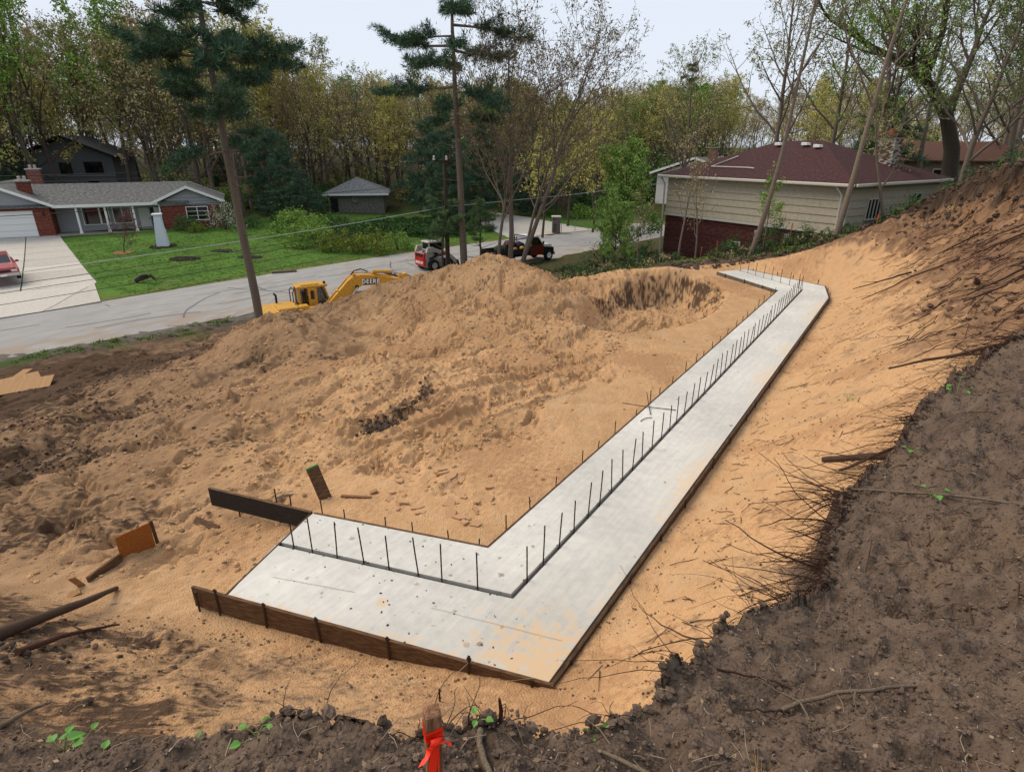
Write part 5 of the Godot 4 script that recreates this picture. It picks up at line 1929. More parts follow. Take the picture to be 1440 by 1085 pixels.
	for k in kinds:
		var b := MB.new()
		if k[0] == "water_cooler" or k[0] == "fuel_can":
			b.lathe(PackedVector2Array([Vector2(0, -0.22), Vector2(0.16, -0.22), Vector2(0.18, 0.16), Vector2(0.14, 0.2), Vector2(0.05, 0.24), Vector2(0, 0.27)]), 12)
		else:
			b.lump(Vector3.ZERO, k[5], rng, 0.16, 6, 10)
		var o := obj(k[0], b, mat("gear " + k[0], k[3], 0.8))
		tag(o, k[1], k[2])
		o.transform = base * Transform3D(Basis(), k[4])


func red_car():
	var red := mat("car red", Color(0.55, 0.03, 0.035), 0.25, {"spec": 0.6})
	var black := mat("machine black")
	var glass := mat("house glass")
	var chrome := mat("chrome rod")
	var c := thing("red_car", "red car parked nose out on the concrete drive of the ranch house", "car", Vector3(-33.75, -3.0, -38.9), deg_to_rad(-47))
	for x in [-1.35, 1.35]:
		for z in [-0.78, 0.78]:
			wheel(c, Vector3(x, 0.34, z), 0.34, 0.22, mat("loader white"))
	obj("body", side_prism([-2.2, 0.3, 2.15, 0.28, 2.28, 0.5, 2.2, 0.78, 1.1, 0.98, -1.6, 1.02, -2.25, 0.92], -0.86, 0.86), red, c)
	obj("hood", side_prism([1.0, 0.95, 2.16, 0.76, 2.1, 0.84, 1.0, 1.02], -0.72, 0.72), red, c)
	obj("cabin_roof", side_prism([-1.3, 1.42, 0.1, 1.46, 0.2, 1.42, 0.05, 1.52, -1.1, 1.5], -0.62, 0.62), red, c)
	obj("glasshouse", side_prism([-1.85, 1.0, 1.05, 0.98, 0.2, 1.43, -1.3, 1.43], -0.66, 0.66), glass, c)
	for z in [-0.67, 0.67]:
		var p := MB.new()
		p.rod(Vector3(1.02, 0.99, z), Vector3(0.2, 1.44, z * 0.95), 0.035, 6)
		p.rod(Vector3(-0.5, 0.99, z), Vector3(-0.5, 1.45, z * 0.95), 0.04, 6)
		p.rod(Vector3(-1.85, 1.0, z), Vector3(-1.3, 1.44, z * 0.95), 0.05, 6)
		obj("pillar", p, red, c)
		bx("mirror", Vector3(0.1, 0.13, 0.2), Vector3(0.75, 1.06, z * 1.42), red, c, 0.03)
		bx("headlight", Vector3(0.1, 0.14, 0.34), Vector3(2.2, 0.66, z * 0.9), mat("lamp lens"), c, 0.03)
	bx("grille", Vector3(0.06, 0.12, 0.8), Vector3(2.25, 0.66, 0), black, c, 0.02)
	bx("bumper", Vector3(0.16, 0.2, 1.7), Vector3(2.28, 0.42, 0), chrome, c, 0.05)
	bx("number_plate", Vector3(0.02, 0.13, 0.32), Vector3(2.375, 0.44, 0), mat("letter white"), c)


# ------------------------------------------------------------------ trees and shrubs

class Plant:
	var wood := MB.new()
	var green := MB.new()
	var g := RandomNumberGenerator.new()
	var tints: Array[Color] = [Color(0.16, 0.15, 0.05)]
	var leaf := 0.2
	var per := 5
	var slim := 0.42
	var hang := 0.35
	var kids := [9, 5, 4, 3]
	var sides := [7, 5, 4, 3]
	var segs := [8, 6, 4, 3]
	var wander := [0.10, 0.2, 0.3, 0.35]
	var up := [0.05, 0.10, 0.10, 0.06]
	var share := [0.5, 0.5, 0.42, 0.4]
	var top := 3
	var clear := 0.3
	var twig := 0.006
	var wide := 1.0

	func rn(a: float, b: float) -> float:
		return g.randf_range(a, b)

	func dirv() -> Vector3:
		var z := rn(-1, 1)
		var a := rn(0, TAU)
		return Vector3(sqrt(1 - z * z) * cos(a), z, sqrt(1 - z * z) * sin(a))

	func foliage(p: Vector3, d: Vector3, n: int, spread: float) -> void:
		for k in n:
			var at := p + dirv() * rn(0.0, spread)
			var l := (dirv() + d * 0.6 + Vector3(0, -hang, 0)).normalized() * leaf * rn(0.6, 1.3)
			var s := l.cross(dirv()).normalized() * l.length() * slim * 0.5
			var c: Color = tints[g.randi() % tints.size()]
			green.col = c * rn(0.7, 1.3)
			green.leaf(at, l, s)

	func limb(p: Vector3, d: Vector3, l: float, r: float, lvl: int) -> void:
		var n: int = segs[mini(lvl, 3)]
		var pts := PackedVector3Array([p])
		var rad := PackedFloat32Array([r])
		var q := p
		var dd := d.normalized()
		for k in n:
			dd = (dd + dirv() * wander[mini(lvl, 3)] + Vector3.UP * up[mini(lvl, 3)]).normalized()
			q += dd * l / n
			pts.append(q)
			rad.append(maxf(twig, lerpf(r, r * (0.22 if lvl == 0 else 0.3), float(k + 1) / n)))
		wood.tube(pts, rad, sides[mini(lvl, 3)], false)
		offshoots(pts, rad, l, lvl)

	func offshoots(pts: PackedVector3Array, rad: PackedFloat32Array, l: float, lvl: int) -> void:
		var n := pts.size() - 1
		if lvl >= top:
			for k in range(1, n + 1):
				foliage(pts[k], pts[k] - pts[k - 1], per, leaf * 1.2 + 0.05)
			return
		var m: int = kids[lvl]
		var a0 := rn(0, TAU)
		for k in m:
			var t: float = lerpf(clear if lvl == 0 else 0.25, 1.0, (k + rn(0.1, 0.9)) / m)
			var x := t * n
			var i := mini(int(x), n - 1)
			var at := pts[i].lerp(pts[i + 1], x - i)
			var axis := (pts[i + 1] - pts[i]).normalized()
			var ang := a0 + k * 2.4 + rn(-0.5, 0.5)
			var side := axis.cross(Vector3(0.3, 0.2, 0.9)).normalized().rotated(axis, ang)
			var open := rn(0.65, 1.15) * (wide if lvl == 0 else 1.0) * (1.0 - 0.45 * t if lvl == 0 else 1.0)
			var dd := (axis * cos(open) + side * sin(open)).normalized()
			var len: float = l * share[lvl] * rn(0.7, 1.2) * ((1.15 - 0.65 * t) if lvl == 0 else (1.1 - 0.4 * t))
			limb(at, dd, len, lerpf(rad[i], rad[i + 1], x - i) * rn(0.45, 0.65), lvl + 1)
		if lvl < top:
			limb(pts[n], pts[n] - pts[n - 1], l * 0.22, rad[n], mini(lvl + 2, top))


func hardwood(sd: int, h: float, r: float, opt := {}) -> Plant:
	var p := Plant.new()
	p.g.seed = sd
	for k in opt:
		p.set(k, opt[k])
	var d := Vector3(p.rn(-0.06, 0.06), 1, p.rn(-0.06, 0.06))
	p.limb(Vector3(0, -0.3, 0), d, h * 0.86, r, 0)
	return p


func pine(sd: int, h: float, r: float, clear: float, reach: float, opt := {}) -> Plant:
	var p := Plant.new()
	p.g.seed = sd
	var tint: Array[Color] = [Color(0.055, 0.11, 0.068), Color(0.042, 0.088, 0.058), Color(0.085, 0.14, 0.07)]
	p.tints = opt.get("tints", tint)
	var tuft: float = opt.get("tuft", 0.40)
	var gap: float = opt.get("gap", 0.95)
	var pts := PackedVector3Array()
	var rad := PackedFloat32Array()
	var q := Vector3(0, -0.3, 0)
	for k in 15:
		pts.append(q)
		rad.append(maxf(0.03, r * (1.0 - 0.93 * pow(k / 14.0, 1.3))))
		q += Vector3(p.rn(-0.06, 0.06), h / 14.0, p.rn(-0.06, 0.06))
	p.wood.tube(pts, rad, 9, false)
	# dead stubs below the crown
	for k in 9:
		var y := p.rn(clear * 0.35, clear)
		var a := p.rn(0, TAU)
		var s := Vector3(cos(a), p.rn(-0.1, 0.3), sin(a))
		var at := pts[clampi(int(y / h * 14.0), 0, 13)]
		at.y = y
		p.wood.tube(PackedVector3Array([at, at + s * p.rn(0.4, 1.0), at + s * p.rn(1.0, 1.6) + Vector3(0, 0.1, 0)]), PackedFloat32Array([0.035, 0.02, 0.008]), 4, false)
	var y := clear
	while y < h - 0.4:
		var t := (y - clear) / (h - clear)
		var n := p.g.randi_range(2, 5)
		var a0 := p.rn(0, TAU)
		for k in n:
			var a := a0 + TAU * k / n + p.rn(-0.4, 0.4)
			var l := reach * (1.0 - pow(t, 1.6)) * p.rn(0.35, 1.12) * (0.75 + 0.5 * smoothstep(0.0, 0.2, t)) + 0.3
			var f := (y + p.rn(-0.45, 0.45)) / h * 14.0
			var i := clampi(int(f), 0, 13)
			var at := pts[i].lerp(pts[i + 1], f - i)
			var out := Vector3(cos(a), 0, sin(a))
			var bp := PackedVector3Array()
			var br := PackedFloat32Array()
			var m := 6
			var sag := p.rn(-0.22, 0.30)
			for e in m + 1:
				var u := e / float(m)
				bp.append(at + out * l * u + Vector3(0, l * (sag * u * u * 1.2 - 0.06 * u + (0.1 * t * u)), 0) + p.dirv() * 0.14 * u)
				br.append(lerpf(0.02 + 0.014 * l, 0.008, u))
			p.wood.tube(bp, br, 5, false)
			var bl := int(5 + l * 4.0)
			for e in bl:
				var u := lerpf(0.28, 1.0, (e + p.rn(0, 1)) / bl)
				var x := u * m
				var j := mini(int(x), m - 1)
				var b := bp[j].lerp(bp[j + 1], x - j)
				var sd2 := out.cross(Vector3.UP) * (1.0 if e % 2 else -1.0)
				var len := l * 0.32 * (1.15 - u) * p.rn(0.6, 1.2) + 0.2
				var tip := b + (sd2 * 0.9 + out * 0.7).normalized() * len + Vector3(0, p.rn(-0.35, 0.55) * len + 0.08, 0)
				p.wood.tube(PackedVector3Array([b, tip]), PackedFloat32Array([0.012, 0.005]), 3, false)
				var tn := int(2 + len / 0.16)
				for w in tn:
					var c := b.lerp(tip, (w + 0.6) / tn) + p.dirv() * 0.06
					p.green.col = p.tints[p.g.randi() % p.tints.size()] * p.rn(0.65, 1.35)
					for s in 13:
						var dv := (p.dirv() + (tip - b).normalized() * 0.5 + Vector3(0, 0.25, 0)).normalized() * tuft * p.rn(0.7, 1.1)
						var sv := dv.cross(p.dirv()).normalized() * tuft * 0.045
						p.green.leaf(c, dv, sv)
		y += gap * p.rn(0.7, 1.3)
	return p


func bush(sd: int, size: Vector3, n: int, opt := {}) -> Plant:
	var p := Plant.new()
	p.g.seed = sd
	for k in opt:
		p.set(k, opt[k])
	for s in 9:
		var a := p.rn(0, TAU)
		var tip := Vector3(cos(a) * size.x * p.rn(0.1, 0.8), size.y * p.rn(0.6, 0.95), sin(a) * size.z * p.rn(0.1, 0.8))
		p.wood.tube(PackedVector3Array([Vector3(tip.x * 0.1, -0.1, tip.z * 0.1), tip * 0.5 + Vector3(0, size.y * 0.1, 0), tip]), PackedFloat32Array([0.035, 0.02, 0.006]), 4, false)
	var cl := []
	for k in maxi(10, n / 45):
		var d := p.dirv()
		d.y = absf(d.y) * 1.1 - 0.1
		var rr := pow(p.rn(0.1, 1.0), 0.35)
		cl.append([Vector3(d.x * size.x * rr, size.y * (0.12 + 0.83 * maxf(0, d.y) * rr), d.z * size.z * rr), p.rn(0.6, 1.4)])
	for k in n:
		var c = cl[p.g.randi() % cl.size()]
		var at: Vector3 = c[0] + p.dirv() * p.rn(0, 0.30) * minf(size.x, maxf(size.y, 0.5)) * c[1]
		at.y = maxf(at.y, 0.02)
		var l := (p.dirv() + Vector3(at.x / size.x, 0.3 - p.hang, at.z / size.z)).normalized() * p.leaf * p.rn(0.6, 1.3)
		p.green.col = p.tints[p.g.randi() % p.tints.size()] * p.rn(0.65, 1.35)
		p.green.leaf(at, l, l.cross(p.dirv()).normalized() * l.length() * p.slim * 0.5)
	return p


var kit := {}     # name -> [wood mesh, crown mesh]


func keep(called: String, p: Plant):
	kit[called] = [p.wood.mesh(), p.green.mesh() if p.green.v.size() > 0 else null]


func plant(called: String, kind: String, label: String, category: String, x: float, f: float, s := 1.0, group := "", bark := "bark grey", leafm := "foliage", y := INF) -> Node3D:
	survey(x, f)
	var o := thing(called, label, category, Vector3(x, s_h if y == INF else y, -f), rn(0, TAU), group)
	obj("trunk" if category == "tree" else "stems", kit[kind][0], mats[bark], o)
	if kit[kind][1]:
		obj("crown" if category == "tree" else "foliage", kit[kind][1], mats[leafm], o)
	o.scale = Vector3.ONE * s
	return o


func build_trees():
	mat("bark grey", Color(0.62, 0.56, 0.51), 0.95, {"tex": "bark", "scale": Vector3(2.5, 0.7, 2.5)})
	mat("bark dark", Color(0.46, 0.41, 0.37), 0.95, {"tex": "bark", "scale": Vector3(2.5, 0.7, 2.5), "relief": 2.0})
	mat("bark pine", Color(0.70, 0.64, 0.575), 0.95, {"tex": "bark", "scale": Vector3(2.2, 0.9, 2.2), "relief": 5.0})
	mat("bark pale", Color(0.66, 0.59, 0.52), 0.95, {"tex": "bark", "scale": Vector3(2.5, 0.7, 2.5)})
	mat("foliage", Color.WHITE, 0.75, {"vc": true, "both": true, "back": Color(0.26, 0.26, 0.10), "spec": 0.2})
	mat("needles", Color.WHITE, 0.7, {"vc": true, "both": true, "back": Color(0.06, 0.10, 0.06), "spec": 0.2})
	var yellow: Array[Color] = [Color(0.471, 0.434, 0.113), Color(0.377, 0.386, 0.104), Color(0.546, 0.424, 0.160)]
	var olive: Array[Color] = [Color(0.281, 0.281, 0.109), Color(0.338, 0.290, 0.131), Color(0.216, 0.254, 0.085)]
	var tan: Array[Color] = [Color(0.385, 0.289, 0.158), Color(0.297, 0.245, 0.131), Color(0.350, 0.315, 0.140)]
	var fresh: Array[Color] = [Color(0.187, 0.310, 0.060), Color(0.245, 0.360, 0.079), Color(0.144, 0.238, 0.050)]
	var deep: Array[Color] = [Color(0.067, 0.128, 0.041), Color(0.090, 0.158, 0.045), Color(0.053, 0.098, 0.041)]
	var sets := [yellow, olive, tan, fresh]
	# woodland hardwoods, several of each habit
	for k in 12:
		var t = sets[[0, 1, 2, 0, 1, 2, 1, 3, 0, 2, 1, 1][k]]
		keep("wood_%d" % k, hardwood(100 + k, 17.0, 0.21, {"tints": t, "leaf": 0.30 if k % 3 else 0.24, "per": [5, 5, 2, 6, 4, 2, 5, 5, 4, 3, 6, 4][k], "kids": [[11, 7, 4, 3], [8, 6, 5, 3], [10, 6, 4, 3]][k % 3], "clear": [0.2, 0.28, 0.14][k % 3], "wide": [0.9, 0.75, 1.1][k % 3], "twig": 0.012, "slim": 0.45}))
	var names := ["budding_tree", "hickory_tree", "oak_tree"]
	var what := ["yellow green budding hardwood", "olive leafing hardwood", "nearly bare tan budded hardwood", "fresh green young hardwood"]
	var where := [["above the ranch house roof", "trees in the wood behind the ranch house"], ["behind the hipped garage", "trees in the wood behind the small garage"], ["beyond the street", "trees in the wood behind the street"], ["behind the maroon roof", "trees in the wood behind the maroon roof"]]
	var blocks := [[-92.0, -30.0, 69.0, 108.0, 1.0, 1.28, 84, 0], [-30.0, 2.0, 80.0, 112.0, 0.74, 0.95, 56, 1], [2.0, 22.0, 78.0, 112.0, 0.62, 0.82, 30, 2], [20.0, 75.0, 62.0, 112.0, 0.62, 0.9, 46, 3]]
	var homes := [Vector3(-36, 59, 11), Vector3(-60, 90, 8), Vector3(-76, 88, 9), Vector3(-19, 78, 6.5), Vector3(20, 75, 6), Vector3(43, 63, 8), Vector3(18, 38, 12)]
	for b in blocks:
		var placed: Array[Vector2] = []
		var tries := 0
		while placed.size() < b[6] and tries < 2500:
			tries += 1
			var x := rn(b[0], b[1])
			var f := lerpf(b[2], b[3], pow(rng.randf(), 1.35))
			var q := x / f
			var bad := road_n(x, f) < 52.0 or q < -0.6 and q > -0.76 and f < 87.0 and rng.randf() < 0.85 or q < -0.16 and q > -0.30 and f < 77.0
			for p in homes:
				bad = bad or Vector2(p.x - x, p.y - f).length() < p.z
			for p in placed:
				bad = bad or p.distance_to(Vector2(x, f)) < 2.6
			if bad:
				continue
			placed.append(Vector2(x, f))
			var v := rng.randi() % 12
			if b[7] == 1 and rng.randf() < 0.4: v = [2, 5, 9][rng.randi() % 3]
			if b[7] == 3 and rng.randf() < 0.4: v = [1, 4, 6, 7][rng.randi() % 4]
			var ty: int = [0, 1, 2, 0, 1, 2, 1, 3, 0, 2, 1, 1][v]
			plant(names[v % 3], "wood_%d" % v, what[ty] + " " + where[b[7]][0], "tree", x, f, rn(b[4], b[5]), where[b[7]][1], ["bark grey", "bark dark", "bark pale"][rng.randi() % 3])
	# low growth along the wood's edge
	for k in 5:
		keep("scrub_%d" % k, bush(300 + k, Vector3(1.7, [2.6, 3.4, 2.0, 4.0, 2.6][k], 1.7), 1500, {"tints": [olive, deep, fresh, olive, deep][k], "leaf": 0.26}))
	for k in 230:
		var x := rn(-92, 62)
		var f := rn(64.0, 100.0) if x < -2 else rn(72.0, 100.0)
		var q := x / f
		var bad := road_n(x, f) < 60.0 and x < 8.0 or q < -0.6 and q > -0.75 and f < 87.0 or q < -0.16 and q > -0.30 and f < 77.0
		for p in homes:
			bad = bad or Vector2(p.x - x, p.y - f).length() < p.z * 0.85
		if bad:
			continue
		var v := k % 5
		plant("scrub_bush", "scrub_%d" % v, ["olive", "dark green", "bright green", "tall olive", "deep green"][v] + " scrub " + ("behind the ranch house" if x < -28 else ("behind the hipped garage" if x < 0 else "right of the tall pine")), "shrub", x, f, rn(0.7, 1.5), "scrub at the foot of the wood", "bark dark")
	for k in 60:
		var x := rn(14, 72)
		plant("scrub_bush", "scrub_%d" % (k % 5), ["olive", "dark green", "bright green", "tall olive", "deep green"][k % 5] + " undergrowth behind the maroon roofed house", "shrub", x, rn(76.0, 112.0), rn(1.2, 2.1), "undergrowth behind the maroon roofed house", "bark dark")
	# the far wood: one mass
	for v in [0, 2, 5]:
		var both := ArrayMesh.new()
		for e in 2:
			both.add_surface_from_arrays(Mesh.PRIMITIVE_TRIANGLES, kit["wood_%d" % v][e].surface_get_arrays(0))
		both.surface_set_material(0, mats["bark grey"])
		both.surface_set_material(1, mats["foliage"])
		var mm := MultiMesh.new()
		mm.transform_format = MultiMesh.TRANSFORM_3D
		mm.mesh = both
		mm.instance_count = 120
		for k in 120:
			var a := rn(-0.95, 0.95)
			var d := rn(118.0, 185.0)
			var p := Vector2(sin(a) * d, cos(a) * d)
			survey(p.x, p.y)
			mm.set_instance_transform(k, Transform3D(Basis(Vector3.UP, rn(0, TAU)).scaled(Vector3.ONE * rn(0.7, 1.0)), Vector3(p.x, s_h, -p.y)))
		var far := MultiMeshInstance3D.new()
		far.name = named("distant_wood")
		far.multimesh = mm
		add_child(far)
		tag(far, "distant budding wood closing the view beyond the houses", "wood", "far wood", "stuff")
	specimen_trees(yellow, olive, tan, fresh, deep)


func specimen_trees(yellow: Array[Color], olive: Array[Color], tan: Array[Color], fresh: Array[Color], deep: Array[Color]):
	# tall pines by the street
	keep("left_pine", pine(41, 25.0, 0.215, 9.2, 3.2, {"gap": 0.9}))
	var lp := plant("pine_tree", "left_pine", "tall white pine with a long bare trunk beside the excavator", "tree", -11.35, 25.7, 0.86, "", "bark pine", "needles")
	lp.rotation = Vector3(0, 0.7, 0.02)
	keep("mid_pine", pine(58, 21.0, 0.25, 10.4, 4.4, {"gap": 1.15}))
	var mp := plant("pine_tree", "mid_pine", "dark pine with open tiers of boughs against the sky above the big heap", "tree", -3.2, 39.5, 1.0, "", "bark pine", "needles")
	mp.rotation = Vector3(0, 2.1, 0)
	keep("young_pine", pine(63, 9.0, 0.14, 0.8, 2.6, {"gap": 0.5, "tuft": 0.26}))
	for k in [[-6.5, 66.0, 1.25, "dense dark pine beside the hipped garage wall"], [-9.0, 70.0, 1.35, "broad dark pine behind the hipped garage"], [-24.0, 66.0, 0.95, "blue green pine right of the long bare pine trunk"], [-27.0, 70.0, 1.15, "darker pine behind the ranch house's right gable"], [-21.5, 63.5, 0.7, "low bushy pine above the lawn's back edge"], [-3.5, 74.0, 1.4, "tall dark pine behind the tall dark pine trunk"], [2.6, 76.0, 1.3, "dark pine right of the leaning budded stems"], [-58.0, 72.0, 0.95, "dark evergreen behind the garage end of the ranch house"], [-66.0, 76.0, 1.1, "dark evergreen left of the brown roofed house"], [35.0, 60.0, 1.2, "dark evergreen behind the whitewashed chimney"]]:
		plant("young_pine", "young_pine", k[3], "tree", k[0], k[1], k[2], "", "bark dark", "needles")
	keep("pole_pine", pine(64, 6.3, 0.11, 3.5, 1.3, {"gap": 0.45, "tuft": 0.26, "tints": [Color(0.10, 0.17, 0.07), Color(0.075, 0.13, 0.06), Color(0.13, 0.20, 0.085)] as Array[Color]}))
	plant("young_pine", "pole_pine", "light green young pine growing round the utility pole", "tree", -4.6, 39.4, 0.95, "", "bark dark", "needles")
	plant("young_pine", "pole_pine", "light green young pine just right of the tall dark pine trunk", "tree", -2.1, 41.5, 0.9, "", "bark dark", "needles")
	keep("far_pine", pine(71, 21.0, 0.3, 3.0, 4.4, {"gap": 0.9, "tuft": 0.5}))
	plant("far_pine", "far_pine", "spiky dark pine rising alone above the distant treetops left of the maroon roof", "tree", 36.0, 132.0, 1.0, "", "bark dark", "needles")
	plant("far_pine", "far_pine", "smaller dark pine crown just left of the lone spiky pine", "tree", 31.0, 136.0, 0.86, "", "bark dark", "needles")
	# clump of leaning budded stems behind the big heap
	var stems := [[-1.15, 40.0, Vector3(0.13, 1, -0.05), 12.0, 0.13, "slender upright budded stem nearest the tall dark pine"], [-0.35, 40.4, Vector3(0.06, 1, 0.05), 13.5, 0.2, "thickest upright budded stem behind the big heap's peak"], [0.15, 40.2, Vector3(0.42, 1, 0.0), 14.0, 0.18, "budded stem leaning far right from behind the big heap's peak"], [0.55, 41.2, Vector3(0.22, 1, -0.1), 12.5, 0.13, "rear budded stem leaning right behind the flatbed truck"]]
	for k in stems.size():
		var s = stems[k]
		var p := Plant.new()
		p.g.seed = 80 + k
		p.tints = [Color(0.20, 0.15, 0.085), Color(0.16, 0.125, 0.075), Color(0.24, 0.195, 0.09)] as Array[Color]
		p.leaf = 0.2
		p.per = 3
		p.slim = 0.3
		p.hang = -0.6
		p.kids = [12, 7, 4, 3]
		p.share = [0.58, 0.52, 0.45, 0.4]
		p.twig = 0.009
		p.clear = 0.32
		p.up = [0.02, 0.10, 0.14, 0.12]
		p.wide = 1.15
		p.limb(Vector3(0, -0.3, 0), s[2], s[3], s[4], 0)
		keep("stem_%d" % k, p)
		var o := plant("budded_tree", "stem_%d" % k, s[5], "tree", s[0], s[1], 1.0, "", "bark grey")
		o.rotation.y = 0.0
	keep("blossom", hardwood(90, 9.0, 0.12, {"tints": yellow, "leaf": 0.2, "per": 4, "clear": 0.25}))
	plant("small_budding_tree", "blossom", "pale yellow budding tree behind the leaning budded stems", "tree", 3.0, 60.0, 1.15, "", "bark dark")
	plant("small_budding_tree", "blossom", "pale yellow budding tree between the budded stems and the bright green tree", "tree", 8.5, 64.0, 1.2, "", "bark dark")
	plant("small_budding_tree", "blossom", "yellow budding tree over the stone gate pillar", "tree", 6.2, 68.0, 1.3, "", "bark dark")
	# bright green tree left of the brown house
	keep("bright_tree", hardwood(95, 6.6, 0.1, {"tints": [Color(0.26, 0.40, 0.10), Color(0.32, 0.44, 0.12), Color(0.19, 0.30, 0.07)] as Array[Color], "leaf": 0.14, "per": 12, "kids": [13, 7, 4, 3], "clear": 0.15, "wide": 1.25, "slim": 0.5}))
	plant("bright_green_tree", "bright_tree", "bright green leafy small tree left of the hip roofed house", "tree", 7.3, 38.5, 1.1, "", "bark dark")
	plant("bright_green_tree", "bright_tree", "lower bright green sapling in front of the brick wall's left end", "tree", 6.1, 36.0, 0.62, "", "bark dark")
	keep("dark_shrub", bush(96, Vector3(1.6, 2.0, 1.4), 1500, {"tints": deep, "leaf": 0.12}))
	for k in [[5.9, 37.5, 1.0, "dark leafy shrub at the left foot of the bright green tree"], [8.0, 35.5, 0.8, "dark leafy shrub under the brick wall corner"], [13.2, 30.0, 0.75, "green shrub below the cream siding between the two thin trunks"], [14.3, 29.4, 0.55, "low green shrub beside the right thin trunk"], [11.6, 31.5, 0.6, "light shrub in front of the electric meter"]]:
		plant("wall_shrub", "dark_shrub", k[3], "shrub", k[0], k[1], k[2], "", "bark dark", "foliage")
	# thin trunks between the cut bank and the brown house
	var thin := [[11.25, 28.3, Vector3(0.20, 1, 0.02), 13.0, 0.13, 7, tan, "thin grey trunk leaning right in front of the cream siding", 0.5], [15.1, 28.2, Vector3(0.14, 1, 0.02), 13.0, 0.145, 5, fresh, "thin brown trunk rising in front of the house's right corner", 0.42], [8.3, 30.0, Vector3(0.1, 1, 0), 6.0, 0.06, 6, tan, "pale crooked sapling in front of the dark brick", 0.35], [9.4, 30.5, Vector3(-0.05, 1, 0), 4.6, 0.05, 7, tan, "bare forked sapling in front of the dark brick", 0.3], [12.4, 29.6, Vector3(0.02, 1, 0), 3.6, 0.04, 6, fresh, "leafing sapling left of the right thin trunk", 0.3],
		[18.3, 29.8, Vector3(-0.25, 1, 0), 6.5, 0.09, 7, olive, "dark crooked stem at the right end of the maroon roof", 0.25], [6.9, 33.0, Vector3(0.12, 1, 0), 4.0, 0.05, 6, olive, "bare sapling left of the white downspout", 0.3]]
	for k in thin.size():
		var s = thin[k]
		var p := Plant.new()
		p.g.seed = 120 + k
		p.tints = s[6]
		p.leaf = 0.11
		p.per = 1 if k in [0, 2, 3, 6] else 3
		p.kids = [s[5], 5, 4, 3]
		p.clear = s[8]
		p.wander = [0.07, 0.25, 0.3, 0.35]
		p.share = [0.36, 0.5, 0.45, 0.4]
		p.up = [0.03, 0.16, 0.12, 0.1]
		p.limb(Vector3(0, -0.3, 0), s[2], s[3], s[4], 0)
		keep("thin_%d" % k, p)
		var o := plant("thin_tree", "thin_%d" % k, s[7], "tree", s[0], s[1], 1.0, "", "bark grey" if k % 2 == 0 else "bark pale")
		o.rotation.y = 0.0
	# big dark oak behind the brown house, arching left
	var oak := Plant.new()
	oak.g.seed = 150
	oak.tints = [Color(0.16, 0.20, 0.075), Color(0.19, 0.22, 0.085), Color(0.20, 0.19, 0.09)] as Array[Color]
	oak.leaf = 0.18
	oak.per = 3
	oak.kids = [10, 7, 5, 3]
	oak.share = [0.62, 0.5, 0.42, 0.4]
	var op := PackedVector3Array([Vector3(0, -0.4, 0), Vector3(-0.4, 2.0, 0), Vector3(-1.4, 3.9, 0.2), Vector3(-2.9, 5.5, 0.4), Vector3(-4.4, 6.6, 0.4), Vector3(-6.8, 7.6, 0.2), Vector3(-9.4, 9.0, 0.0)])
	var orad := PackedFloat32Array([0.5, 0.44, 0.38, 0.3, 0.24, 0.16, 0.07])
	oak.wood.tube(op, orad, 9, false)
	oak.clear = 0.35
	oak.offshoots(op, orad, 10.0, 0)
	oak.limb(Vector3(-1.3, 3.8, 0.2), Vector3(0.35, 1, -0.3), 9.0, 0.26, 0)
	oak.limb(Vector3(-3.4, 5.9, 0.4), Vector3(-0.1, 1, 0.4), 7.0, 0.2, 1)
	keep("oak", oak)
	plant("oak_tree", "oak", "big dark oak arching left behind the hip roofed house's right side", "tree", 29.5, 42.0, 1.05, "", "bark dark").rotation.y = 0.0
	# leafy trees crowding the right edge
	for k in 4:
		keep("edge_%d" % k, hardwood(160 + k, [15.0, 13.0, 16.0, 12.0][k], 0.24, {"tints": [[Color(0.15, 0.21, 0.075), Color(0.19, 0.24, 0.09), Color(0.12, 0.165, 0.06)] as Array[Color], fresh, olive, [Color(0.13, 0.18, 0.065), Color(0.16, 0.19, 0.08), Color(0.10, 0.14, 0.05)] as Array[Color]][k], "leaf": 0.17, "per": [6, 4, 3, 6][k], "kids": [13, 7, 4, 3], "clear": [0.12, 0.3, 0.35, 0.1][k], "wide": 1.15, "share": [0.48, 0.5, 0.42, 0.4]}))
	for k in [[25.5, 28.5, 0, 1.0, "leafy green tree at the right edge above the cut bank"], [29.5, 32.0, 3, 1.0, "dark green leafy tree behind the cut bank at the right edge"], [22.5, 39.0, 1, 1.1, "light green tree behind the right end of the maroon roof"], [33.0, 40.0, 0, 1.0, "green tree right of the big dark oak"], [19.0, 46.5, 2, 1.05, "olive budding tree behind the maroon roof's ridge"], [25.0, 50.0, 2, 1.0, "olive budding tree behind the whitewashed chimney"], [30.5, 52.0, 1, 1.05, "light green tree just left of the big dark oak"], [14.5, 52.0, 2, 0.9, "thin olive tree behind the left end of the maroon roof"], [37.0, 47.0, 2, 1.1, "olive tree behind the green trees at the right edge"], [22.0, 24.5, 3, 0.42, "dark leafy sapling on top of the cut bank"], [42.0, 53.0, 0, 1.1, "broad green tree behind the leafy right edge"], [28.0, 30.5, 3, 0.8, "dense low green tree on the bank at the far right"], [24.2, 33.5, 0, 0.72, "smaller leafy green tree behind the bank crest"], [32.5, 36.0, 3, 1.0, "dark leafy tree filling the gap right of the oak"], [36.0, 42.0, 3, 1.15, "dense dark tree behind the leafy right edge"], [39.0, 60.0, 2, 1.1, "olive tree behind the russet roof"], [48.0, 62.0, 0, 1.1, "green tree right of the russet roof"]]:
		plant("leafy_tree", "edge_%d" % k[2], k[4], "tree", k[0], k[1], k[3], "", "bark grey")
